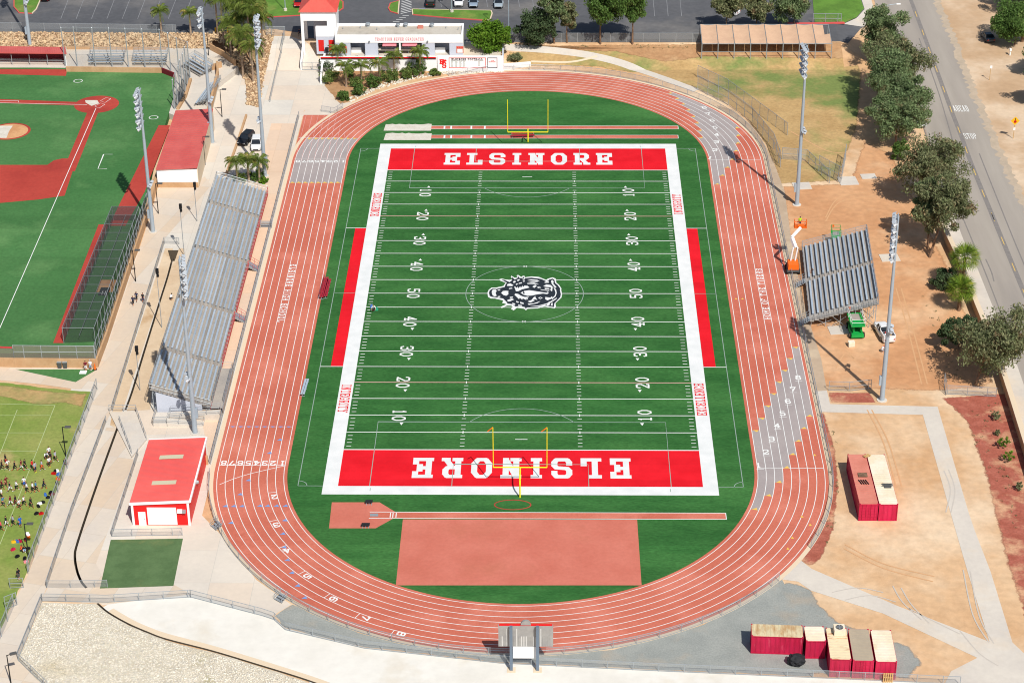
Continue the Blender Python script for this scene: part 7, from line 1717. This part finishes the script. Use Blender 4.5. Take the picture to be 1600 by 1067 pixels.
SHR = [((511, 110), 2.0, 1.6, 'leaf_dark', 'large dark shrub in the planting bed beside the white gate wall'), ((516, 128), 1.9, 1.5, 'leaf_shrub', 'rounded olive shrub in the planting bed below the gate wall'), ((545, 118), 1.4, 1.1, 'leaf_shrub', 'yellow green shrub left of the planting bed middle'), ((566, 106), 1.9, 1.5, 'leaf_dark', 'dark shrub below the striped wall'), ((556, 135), 1.5, 1.1, 'leaf_shrub', 'low shrub in the middle of the planting bed'), ((560, 149), 2.0, 1.2, 'leaf_mid', 'spiky green cycad bush low in the planting bed'), ((537, 157), 1.7, 1.0, 'leaf_mid', 'small green bush at the bottom tip of the planting bed'), ((583, 137), 2.2, 1.3, 'leaf_mid', 'dense green bush below the middle palm'), ((610, 127), 2.0, 1.5, 'leaf_shrub', 'wide green bush beside the track curve'), ((627, 104), 1.5, 1.1, 'leaf_dark', 'small dark shrub high against the striped wall'), ((636, 122), 1.8, 1.3, 'leaf_shrub', 'round green bush right of the wide one'), ((652, 116), 2.2, 1.6, 'leaf_mid', 'leafy bush under the right palm'), ((679, 118), 1.0, .9, 'leaf_shrub', 'small pale bush at the right end of the planting bed'), ((600, 103), 1.8, 1.3, 'leaf_dark', 'dark shrub between the palms at the striped wall'), ((806, 95), 1.2, 1.2, 'leaf_euc_brown', 'low dry bush right of the team board')]
for c, hh, rr, lf, lb in SHR: tree(lb, T(c), hh * 1.15, rr * 1.22, lf, 'shrubs in the planting bed', 'shrub', ncl=14, lpc=70, size=.36, cz=.5, rz_=.5, droop=-.3, cat='shrub')
for c, hh, rr, lf, lb in (((374, 283), 1.4, 1.4, 'leaf_shrub', 'green shrub in the round planter under the three palms'), ((400, 281), 1.5, 1.6, 'leaf_mid', 'wide shrub in the round planter at the bleacher end'), ((412, 286), 1.1, 1.0, 'leaf_green', 'bright small shrub in the round planter')):
    tree(lb, T(c), hh, rr, lf, 'shrubs in the round planter', 'shrub', ncl=12, lpc=50, size=.34, cz=.5, rz_=.45, cat='shrub')

def frond_mesh(L_, droop, mat, key, nl=22):
    def f():
        m = MB(); pts = [Vector((L_ * t * (1 - .3 * t * t), 0, L_ * (.55 * t - (droop + .35) * t * t))) for t in [k / 7 for k in range(8)]]
        for a, b in zip(pts[:-1], pts[1:]): m.tube(a, b, .03, .025, n=4, cap=False)
        for k in range(nl):
            t = .1 + .88 * k / (nl - 1); i = min(6, int(t * 7)); p = pts[i].lerp(pts[i + 1], t * 7 - i); ll = L_ * .3 * math.sin(math.pi * (.18 + .76 * t)) + .08
            for s in (-1, 1):
                q = p + Vector((ll * .35 + random.uniform(-.06, .06), s * ll * .55, -ll * .7 + random.uniform(-.12, .12))); w = Vector((.042, 0, 0)); mid = p.lerp(q, .45) + Vector((0, s * .05, .08))
                m.add([p - w * .6, p + w * .6, mid + w, q, mid - w], [(0, 1, 2, 4), (4, 2, 3)])
        return mesh_of(m, MATS[mat], 'frond')
    return shared((key, L_, droop, mat), f)
def palm(label, base, h, L_=2.6, n=18, mat='leaf_palm', group='feather palms', lean=(0, 0), r0=.2, name='palm_tree'):
    b = Vector(base); r = thing(name, label, 'palm', b, 0, group)
    m = MB(); seg = 6; pts = [Vector((lean[0] * (k / seg) ** 2, lean[1] * (k / seg) ** 2, h * k / seg)) for k in range(seg + 1)]
    for k, (a, c) in enumerate(zip(pts[:-1], pts[1:])): m.tube(a, c, r0 * (1.15 - .45 * k / seg), r0 * (1.15 - .45 * (k + 1) / seg), n=8, cap=False)
    m.build('trunk', MATS['palm_trunk'], r, True, smooth=True)
    m = MB(); m.tube(pts[-1], pts[-1] + Vector((0, 0, .7)), r0 * .62, r0 * .35, n=8); m.build('crownshaft', MATS[mat], r, True)
    for k in range(n):
        dr = (.45, .62, .85, .3)[k % 4]; o = place('frond', frond_mesh(L_, dr, mat, 'fr'), r, pts[-1] + Vector((0, 0, .55)), k * 2.39996)
        o.rotation_euler = (random.uniform(-.15, .15), random.uniform(-.45, .25) if k % 3 else random.uniform(-.9, -.5), k * 2.39996)
    return r
def PB(c, ty, z=None): b = P(*c) if z is None else PZ(*c, z); return b, max(1.5, tall(b, ty))
for c, ty, lb, L_ in (((253, 58), 22, 'feather palm at the boulder edge, leftmost by the car park', 2.5), ((299, 62), 24, 'feather palm at the boulder edge, second from left', 2.4), ((350, 76), 12, 'tall feather palm above the pale wall, left of the cluster', 2.8), ((341, 62), 8, 'feather palm behind the pale wall against the car park', 2.6), ((373, 75), 22, 'feather palm in the dense cluster, nearest the wall end', 2.8), ((384, 84), 38, 'low full feather palm in the dense cluster', 3.0), ((380, 120), 66, 'broad drooping palm above the round pavement', 3.2), ((402, 110), 30, 'palm beside the floodlight pole in the cluster', 2.8), ((396, 128), 82, 'lowest palm of the cluster on the boulders', 2.7), ((405, 72), 12, 'palm at the back of the cluster near the ramp', 2.6), ((371, 286), 258, 'leftmost of three palms in the round planter', 2.6), ((389, 284), 254, 'middle palm of three in the round planter', 2.5), ((406, 285), 257, 'rightmost of three palms in the round planter', 2.6)):
    b, h = PB(c, ty); palm(lb, b, h * (1.12 if 335 < c[0] < 410 and c[1] < 200 else 1), L_ * (1.25 if 335 < c[0] < 410 and c[1] < 200 else 1), 34 if c[0] in (384, 380, 373, 396, 402) else 21)
for c, ty, lb, L_ in (((362, 98), 40, 'full feather palm over the pale wall end', 3.3), ((392, 100), 8, 'tall dark palm in the middle of the dense cluster', 3.4), ((412, 92), 34, 'palm of the dense cluster nearest the ramp fence', 3.0), ((376, 60), 2, 'tall palm of the dense cluster against the car park', 3.0)):
    b, h = PB(c, ty); palm(lb, b, h, L_, 30)
for c, ty, lb in (((529, 108), 82, 'palm before the snack bar, leftmost in the planting bed'), ((541, 136), 108, 'low palm in the planting bed below the leftmost one'), ((565, 132), 108, 'palm low in the planting bed, third from the left'), ((593, 128), 104, 'palm in the middle of the planting bed'), ((616, 118), 92, 'palm before the snack bar serving windows'), ((657, 119), 86, 'tallest palm at the right of the planting bed')):
    b, h = PB(c, ty); palm(lb, b, h, 2.5, 18)
# fan palms by the road
def fan_palm(label, base, h, L_=1.7):
    r = thing('fan_palm', label, 'palm', base, 0, 'fan palms by the road wall'); m = MB(); m.tube((0, 0, 0), (0, 0, h), .3, .24, n=8, cap=False); m.build('trunk', MATS['bark'], r, True)
    def fm():
        m = MB(); m.tube((0, 0, 0), (L_ * .4, 0, .1), .03, n=4)
        for k in range(13):
            a = -1.25 + 2.5 * k / 12; d = Vector((math.cos(a), math.sin(a), 0)); p = Vector((L_ * .35, 0, .1)); q = p + d * L_ * .7 + Vector((0, 0, -.3 * random.uniform(.5, 1.4))); w = Vector((-d.y, d.x, 0)) * .07
            m.add([p, p + d * L_ * .4 - w, q, p + d * L_ * .4 + w], [(0, 1, 2, 3)])
        return mesh_of(m, MATS['leaf_palm_bright'], 'fan_leaf')
    me = shared(('fan', L_), fm)
    for k in range(34):
        o = place('fan_leaf', me, r, (0, 0, h), 0); o.rotation_euler = (random.uniform(-.3, .3), -1.35 + 1.9 * (k / 33) ** .8, k * 2.39996)
    return r
b, h = PB((1503, 452), 408); fan_palm('upper fan palm beside the road wall', b, h * 1.1, 2.7); b, h = PB((1498, 485), 455); fan_palm('lower fan palm beside the road wall', b, h * 1.1, 2.6)
b, h = PB((1597, 66), 50); fan_palm('yellowish fan palm at the upper right edge', b, max(h, 2), 1.5)

# ------------------------------------------------------------------ boulders and stones
def stones(name, pts, smin, smax, mat, label=None, cat=None):
    n = len(pts); bm = bmesh.new(); bmesh.ops.create_icosphere(bm, subdivisions=1, radius=1.0)
    bv = np.array([v.co[:] for v in bm.verts]); bf = np.array([[v.index for v in f.verts] for f in bm.faces]); bm.free()
    P_ = np.array(pts); s = rng.uniform(smin, smax, (n, 1, 1)) * rng.uniform(.7, 1.3, (n, 1, 3)); s[:, :, 2] *= .75
    ang = rng.random(n) * 6.28; ca, sa = np.cos(ang), np.sin(ang)
    V = bv[None] * (1 + rng.uniform(-.25, .25, (n, len(bv), 1))) * s
    V = np.stack([V[..., 0] * ca[:, None] - V[..., 1] * sa[:, None], V[..., 0] * sa[:, None] + V[..., 1] * ca[:, None], V[..., 2]], -1) + P_[:, None]
    F = (bf[None] + (np.arange(n) * len(bv))[:, None, None]).reshape(-1, 3)
    me = D.meshes.new(name); me.vertices.add(n * len(bv)); me.vertices.foreach_set('co', V.ravel().astype(np.float32)); nf = len(F)
    me.loops.add(nf * 3); me.loops.foreach_set('vertex_index', F.ravel().astype(np.int32)); me.polygons.add(nf)
    me.polygons.foreach_set('loop_start', np.arange(0, nf * 3, 3, dtype=np.int32)); me.polygons.foreach_set('loop_total', np.full(nf, 3, dtype=np.int32)); me.materials.append(MATS[mat]); me.update(); me.validate()
    o = link(name, me); o['kind'] = 'stuff'
    if label: tag(o, label, cat)
    return o
def inside(p, poly):
    c = False; n = len(poly)
    for i in range(n):
        a, b = poly[i], poly[i - 1]
        if (a[1] > p[1]) != (b[1] > p[1]) and p[0] < (b[0] - a[0]) * (p[1] - a[1]) / (b[1] - a[1]) + a[0]: c = not c
    return c
def scatter(poly, n, zf_, holes=()):
    xs = [p[0] for p in poly]; ys = [p[1] for p in poly]; out = []; tries = 0
    while len(out) < n and tries < n * 12:
        tries += 1; p = (random.uniform(min(xs), max(xs)), random.uniform(min(ys), max(ys)))
        if inside(p, poly) and not any(inside(p, h) for h in holes): out.append((p[0], p[1], zf_(*p)))
    return out
b0, b1 = PZ(-50, 73.5, BZ), PZ(330, 76, BZ); t0, t1 = PZ(-50, 51, UP + .12), PZ(335, 52.5, UP + .12)
m = MB(); m.add([b0 + Vector((0, 0, -.05)), b1 + Vector((0, 0, -.05)), t1, t0], [(0, 1, 2, 3)]); o = m.build('boulder_slope', MATS['rock_soil']); o['kind'] = 'structure'
pts_ = []
for k in range(2600):
    u_, v_ = random.random(), random.random(); q = b0.lerp(b1, u_).lerp(t0.lerp(t1, u_), v_); pts_.append((q.x, q.y, q.z + .08))
stones('boulders', pts_, .13, .36, 'rock', 'tan boulders covering the slope below the upper car park', 'boulders')
sl = px((330, 76), (350, 88), (372, 104), (384, 128), (386, 164), (405, 168), (412, 120), (424, 70), (430, 47), (332, 51))
struct('boulder_bank', sl, 'rock_soil', .03)
stones('boulders', scatter(sl, 1100, lambda x, y: hz(y) + .08), .14, .34, 'rock', 'tan boulders under the palm cluster beside the entry ramp', 'boulders')
sl = px((548, 160), (590, 140), (640, 126), (690, 117), (786, 113), (786, 110), (700, 112), (640, 120), (590, 133), (545, 154))
stones('cobble_edge', scatter(sl, 420, lambda x, y: hz(y) + .05), .12, .26, 'rubble', 'pale cobbles edging the track below the planting bed', 'cobbles')
sl = px((66, 943), (148, 944), (165, 958), (195, 977), (260, 1002), (330, 1020), (400, 1041), (480, 1067), (540, 1095), (95, 1095), (30, 1030))
stones('basin_stones', scatter(sl, 12000, lambda x, y: .01, TR), .06, .14, 'rubble', 'pale rubble stones covering the drainage basin at the lower left', 'stones')

wd = []
for poly, n in ((px((1292, 650), (1312, 700), (1310, 820), (1285, 870), (1298, 760)), 22), (px((1500, 650), (1560, 625), (1600, 860)), 45), (px((850, 70), (1090, 69), (1090, 78), (900, 76)), 40), (px((1430, 420), (1480, 520), (1530, 600), (1470, 600)), 30)):
    wd += [((x, y, z + .06), (.3, .3, .12), random.randint(4, 14)) for x, y, z in scatter(poly, n, lambda x, y: hz(y, x))]
o = link('dry_weeds', leafmesh('dry_weeds', MATS['leaf_euc_brown'], wd, .2, -.6)); o['kind'] = 'stuff'; tag(o, 'scattered dry weeds on the dirt right of the track', 'weeds')
# ------------------------------------------------------------------ people
def posed(key, J, bend=0):
    """J: joints -> continuous skinned body, face groups by nearest bone: hair skin shirt shorts shoes"""
    def f():
        names = list(J); me = D.meshes.new('body'); idx = {n: i for i, n in enumerate(names)}
        E_ = [('pel', 'chest'), ('chest', 'neck'), ('neck', 'head'), ('head', 'top'), ('chest', 'shL'), ('shL', 'elL'), ('elL', 'wrL'), ('wrL', 'haL'), ('chest', 'shR'), ('shR', 'elR'), ('elR', 'wrR'), ('wrR', 'haR'), ('pel', 'hiL'), ('hiL', 'knL'), ('knL', 'anL'), ('anL', 'toL'), ('pel', 'hiR'), ('hiR', 'knR'), ('knR', 'anR'), ('anR', 'toR'), ('wrL', 'thL'), ('wrR', 'thR')]
        me.from_pydata([J[n] for n in names], [(idx[a], idx[b]) for a, b in E_], [])
        o = D.objects.new('tmp', me); COL.objects.link(o); sk = o.modifiers.new('s', 'SKIN'); ss = o.modifiers.new('d', 'SUBSURF'); ss.levels = 1; ss.render_levels = 1
        R = {'pel': .15, 'chest': .165, 'neck': .06, 'head': .105, 'top': .075, 'sh': .075, 'el': .05, 'wr': .036, 'ha': .03, 'th': .015, 'hi': .105, 'kn': .068, 'an': .045, 'to': .045}
        for n, i in idx.items():
            r = R.get(n, R.get(n[:2], .05)); me.skin_vertices[0].data[i].radius = (r, r * (.8 if n in ('chest', 'pel') else 1))
            me.skin_vertices[0].data[i].use_root = (n == 'pel')
        dg = bpy.context.evaluated_depsgraph_get(); dg.update(); ev = o.evaluated_get(dg); nm = D.meshes.new_from_object(ev); D.objects.remove(o)
        grp = {('pel', 'chest'): 2, ('chest', 'neck'): 2, ('neck', 'head'): 1, ('head', 'top'): 0, ('chest', 'shL'): 2, ('chest', 'shR'): 2, ('shL', 'elL'): 2, ('shR', 'elR'): 2, ('pel', 'hiL'): 3, ('pel', 'hiR'): 3, ('hiL', 'knL'): 3, ('hiR', 'knR'): 3, ('anL', 'toL'): 4, ('anR', 'toR'): 4}
        nm.materials.clear()
        for k in range(5): nm.materials.append(MATS['black'])
        mi = []
        for p in nm.polygons:
            c = p.center; best = (9, 1)
            for e in E_:
                a, b = Vector(J[e[0]]), Vector(J[e[1]]); d = b - a; t = max(0, min(1, (c - a).dot(d) / d.length_squared)); ds = (c - (a + d * t)).length
                g = grp.get(e, 1)
                if e in (('neck', 'head'), ('head', 'top')): g = 0 if (c.z > J['head'][2] + .02 or c.x < J['head'][0] - .05) else 1
                if ds < best[0]: best = (ds, g)
            mi.append(best[1])
        nm.polygons.foreach_set('material_index', mi); nm.polygons.foreach_set('use_smooth', [True] * len(mi)); return nm
    return shared(('pose', key), f)
def joints(kl=(0, 0), kr=(0, 0), al=(0, 0), ar=(0, 0), drop=0, lean=0.0):
    """x forward; (hip swing, knee bend) and (shoulder swing, elbow bend) in radians"""
    J = {'pel': (0, 0, .96 - drop), 'chest': (.28 * math.sin(lean), 0, .96 - drop + .33 * math.cos(lean))}
    cx, cz = J['chest'][0], J['chest'][2]; ln = Vector((math.sin(lean), 0, math.cos(lean)))
    C = Vector((cx, 0, cz)); J['neck'] = tuple(C + ln * .2); J['head'] = tuple(C + ln * .36 + Vector((.02, 0, 0))); J['top'] = tuple(C + ln * .47 + Vector((.01, 0, 0)))
    for s, y, (h, k), (a, e) in (('L', 1, kl, al), ('R', -1, kr, ar)):
        sh = C + ln * .12 + Vector((0, y * .19, 0)); el = sh + Vector((.29 * math.sin(a), y * .06, -.29 * math.cos(a))); wr = el + Vector((.25 * math.sin(a + e), -y * .02, -.25 * math.cos(a + e))); ha = wr + Vector((.09 * math.sin(a + e), 0, -.09 * math.cos(a + e)))
        J['sh' + s] = tuple(sh); J['el' + s] = tuple(el); J['wr' + s] = tuple(wr); J['ha' + s] = tuple(ha); J['th' + s] = tuple(wr + Vector((.05, -y * .04, -.03)))
        hi = Vector((0, y * .1, .9 - drop)); kn = hi + Vector((.43 * math.sin(h), 0, -.43 * math.cos(h))); an = kn + Vector((.41 * math.sin(h - k), 0, -.41 * math.cos(h - k))); J['hi' + s] = tuple(hi); J['kn' + s] = tuple(kn); J['an' + s] = tuple(an); J['to' + s] = tuple(an + Vector((.16 * math.cos(h - k), 0, -.02 + .16 * math.sin(h - k) * .6)))
    return J
POSES = {'stand': joints((.02, .02), (-.03, .02), (.1, .3), (-.05, .25)), 'walk': joints((.4, .1), (-.3, .25), (-.4, .3), (.4, .5)), 'jog': joints((.75, .9), (-.35, .5), (-.6, 1.3), (.6, 1.4), .04, .12), 'jog2': joints((-.3, .7), (.6, .6), (.7, 1.5), (-.5, 1.2), .03, .1), 'crouch': joints((1.35, 2.1), (1.2, 2.0), (.9, .4), (.8, .5), .42, .7), 'sit': joints((1.45, 1.2), (1.4, 1.0), (.5, .6), (.5, .7), .72, .25)}
PC = {}
def pc(n, c):
    if n not in MATS: M(n, c, rough=.8, fine=.05)
    return MATS[n]
for n, c in dict(skin_a=(196, 140, 108), skin_b=(168, 112, 84), hair=(34, 28, 26), cl_black=(34, 34, 40), cl_white=(236, 238, 242), cl_maroon=(120, 30, 48), cl_red=(214, 40, 44), cl_blue=(44, 100, 206), cl_navy=(40, 48, 84), cl_teal=(64, 130, 176), cl_grey=(176, 178, 192), cl_orange=(240, 110, 60), cl_pink=(232, 84, 112), cl_yellow=(226, 230, 40), cl_ltblue=(158, 196, 230), cl_green=(40, 160, 120)).items(): pc(n, c)
def person(label, loc, rz, pose, shirt, short, shoe='cl_white', hair='hair', skin='skin_a', group=None, sc=1.0):
    o = D.objects.new('person', posed(pose, POSES[pose])); COL.objects.link(o); o.location = loc; o.rotation_euler = (0, 0, rz); o.scale = (sc, sc, sc)
    for k, mt in enumerate((hair, skin, shirt, short, shoe)): o.material_slots[k].link = 'OBJECT'; o.material_slots[k].material = MATS[mt]
    return tag(o, label, 'person', group)
G_ = 'players exercising on the practice grass'
def A_(x, y): return (x / 9.975, 660 + y / 9.975)
def B__(x, y): return (x / 9.975, 740 + y / 9.975)
PPL = [(A_(35, 748), 'jog', 'cl_black', 'cl_black', 'cl_green', 'in black with green shoes at the left edge, first row'), (A_(98, 655), 'stand', 'cl_black', 'cl_red', 'cl_black', 'in black shirt and red shorts behind the first row'), (A_(128, 742), 'jog2', 'cl_white', 'cl_black', 'cl_white', 'in white top and dark shorts, second in the first row'),
 (A_(235, 752), 'jog', 'cl_black', 'cl_black', 'cl_orange', 'all in black with orange shoes, third in the first row'), (A_(338, 748), 'jog2', 'cl_maroon', 'cl_white', 'cl_red', 'in maroon shirt and white shorts, first row'), (A_(398, 735), 'walk', 'cl_black', 'cl_black', 'cl_ltblue', 'in black with pale blue shoes, first row'), (A_(512, 742), 'walk', 'cl_red', 'cl_black', 'cl_navy', 'in red shirt beside the white field line'), (A_(556, 778), 'stand', 'cl_grey', 'cl_navy', 'cl_yellow', 'in grey shirt, navy shorts and yellow shoes'), (A_(660, 748), 'walk', 'cl_grey', 'cl_orange', 'cl_white', 'in grey shirt and orange shorts'),
 (A_(775, 695), 'stand', 'cl_white', 'cl_black', 'cl_yellow', 'in white shirt and black shorts with yellow shoes by the lamp'), (A_(800, 630), 'stand', 'cl_black', 'cl_black', 'cl_black', 'in black within the group by the lamp post'), (A_(718, 560), 'crouch', 'cl_white', 'cl_black', 'cl_orange', 'bending over in white within the lamp post group'), (A_(772, 540), 'stand', 'cl_white', 'cl_black', 'cl_white', 'in white at the back of the lamp post group'), (A_(872, 610), 'walk', 'cl_grey', 'cl_black', 'cl_white', 'in grey shirt walking towards the lamp post'), (A_(1000, 650), 'sit', 'cl_black', 'cl_black', 'cl_white', 'sitting on the grass at the foot of the lamp post'),
 (B__(35, 255), 'jog', 'cl_maroon', 'cl_black', 'cl_orange', 'in maroon and black at the left edge, second row'), (B__(102, 200), 'jog2', 'cl_maroon', 'cl_maroon', 'cl_pink', 'all in maroon, second row'), (B__(160, 288), 'jog', 'cl_black', 'cl_white', 'cl_white', 'in black shirt and white shorts, second row'), (B__(262, 265), 'jog', 'cl_white', 'cl_black', 'cl_white', 'in white and maroon running with a long stride, second row'), (B__(385, 210), 'stand', 'cl_white', 'cl_blue', 'cl_orange', 'in white shirt and blue shorts'), (B__(428, 305), 'walk', 'cl_white', 'cl_black', 'cl_yellow', 'in white shirt, black shorts and yellow shoes, second row'), (B__(520, 300), 'walk', 'cl_white', 'cl_black', 'cl_green', 'in white and black beside the blue shirted one'), (B__(570, 285), 'walk', 'cl_teal', 'cl_black', 'cl_orange', 'in teal blue shirt, second row'), (B__(690, 238), 'jog', 'cl_black', 'cl_navy', 'cl_orange', 'in black shirt and navy shorts nearest the bags'),
 (B__(35, 395), 'stand', 'cl_white', 'cl_black', 'cl_black', 'in white at the left edge, third row'), (B__(55, 518), 'jog2', 'cl_teal', 'cl_navy', 'cl_orange', 'in teal shirt with orange shoes, third row'), (B__(168, 508), 'jog', 'cl_maroon', 'cl_white', 'cl_white', 'in maroon shirt and white shorts, third row'), (B__(252, 500), 'walk', 'cl_black', 'cl_maroon', 'cl_white', 'in black shirt and maroon shorts, third row'), (B__(308, 552), 'jog2', 'cl_white', 'cl_black', 'cl_orange', 'in white shirt with orange shoes, front of the third row'), (B__(378, 508), 'jog', 'cl_white', 'cl_black', 'cl_orange', 'in long white shirt with orange shoes, third row'), (B__(492, 540), 'walk', 'cl_black', 'cl_black', 'cl_yellow', 'in black with yellow shoes at the right of the third row'),
 (B__(105, 828), 'walk', 'cl_black', 'cl_white', 'cl_white', 'in black shirt and white shorts, last row'), (B__(213, 815), 'walk', 'cl_grey', 'cl_black', 'cl_black', 'in grey shirt and black shorts, last row'), (B__(322, 830), 'stand', 'cl_blue', 'cl_blue', 'cl_black', 'all in blue standing alone'), (B__(20, 900), 'walk', 'cl_pink', 'cl_black', 'cl_orange', 'in pink shirt at the left edge, lowest'),
 ((32.5, 861), 'sit', 'cl_orange', 'cl_black', 'cl_white', 'in orange sitting among the bags'), ((38, 862), 'crouch', 'cl_black', 'cl_ltblue', 'cl_white', 'in black and pale blue crouching among the bags')]
for c, po, a, b, s, lb in PPL:
    person('person ' + lb, P(*c), random.uniform(-.5, .4) + (0 if po in ('jog', 'jog2', 'walk') else random.uniform(-1, 1)), po, a, b, s, skin=random.choice(('skin_a', 'skin_b')), group=G_, sc=random.uniform(.96, 1.04))
person('person in dark jacket and grey trousers standing at the open gate', P(30, 906), 2.6, 'stand', 'cl_black', 'steel_dark', 'cl_white', sc=1.06)
person('person in dark clothes walking on the upper walkway, front of three', P(208.5, 478), -1.8, 'walk', 'cl_navy', 'cl_black', 'cl_white'); person('person in dark clothes walking on the upper walkway, behind the front one', P(214, 471), -1.8, 'walk', 'cl_navy', 'cl_black', 'cl_black'); person('person in dark clothes at the fence of the upper walkway, third of three', P(224, 473), -1.8, 'stand', 'cl_black', 'cl_navy', 'cl_black')
person('person in maroon shirt and white trousers at the green turf corner', P(134.5, 579.5), -1.5, 'stand', 'cl_maroon', 'cl_white', 'cl_white'); person('person in white shirt and pale blue shorts beside the orange cone', P(142, 578.5), -1.6, 'stand', 'cl_white', 'cl_ltblue', 'cl_white', hair='cl_ltblue')
person('person in white shirt and black shorts on the left sideline of the field', P(584, 486), -1.5, 'crouch', 'cl_white', 'cl_black', 'cl_green', hair='timber', sc=1.1)
m = MB(); q = P(588.5, 484); m.hexa([q + Vector(v) for v in ((-.25, -.3, 0), (.25, -.3, 0), (.25, .3, 0), (-.25, .3, 0))], [q + Vector(v) for v in ((-.12, -.2, .4), (.14, -.18, .4), (.12, .2, .38), (-.14, .18, .4))]); m.tube(q + Vector((0, 0, .38)), q + Vector((0, 0, .55)), .05, n=6); tag(m.build('green_sack', MATS['cl_green']), 'green sack beside the person on the sideline', 'sack')
m = MB(); q = P(580.5, 480); m.hexa([q + Vector(v) for v in ((-.2, -.25, 0), (.2, -.25, 0), (.2, .25, 0), (-.2, .25, 0))], [q + Vector(v) for v in ((-.14, -.2, .35), (.14, -.2, .35), (.14, .2, .35), (-.14, .2, .35))]); m.box(q + Vector((0, 0, .4)), (.1, .3, .1)); tag(m.build('paint_box', MATS['paint_blue']), 'small dark blue box beside the person on the sideline', 'box')
person('worker in yellow safety vest and black hat in the boom lift basket', BKP + Vector((-.1, 0, .02)), 1.6, 'stand', 'hivis', 'cl_navy', 'black', hair='black')
person('person in black sitting on the visitor bleacher steps', PZ(1270.5, 428, .98) + Vector((0, 0, .0)), 3.1, 'sit', 'cl_black', 'cl_black', 'black'); person('person in dark clothes under the ticket tower', P(468, 58), -1.0, 'walk', 'cl_navy', 'cl_black', 'black', hair='hair')
person('person in white coat bending over the channel behind the bleachers', P(267, 470), 1.2, 'crouch', 'cl_white', 'cl_black', 'black'); person('worker in white and red behind the white pickup', P(1377, 551), 0.4, 'crouch', 'cl_white', 'cl_grey', 'cl_white', hair='cl_red')
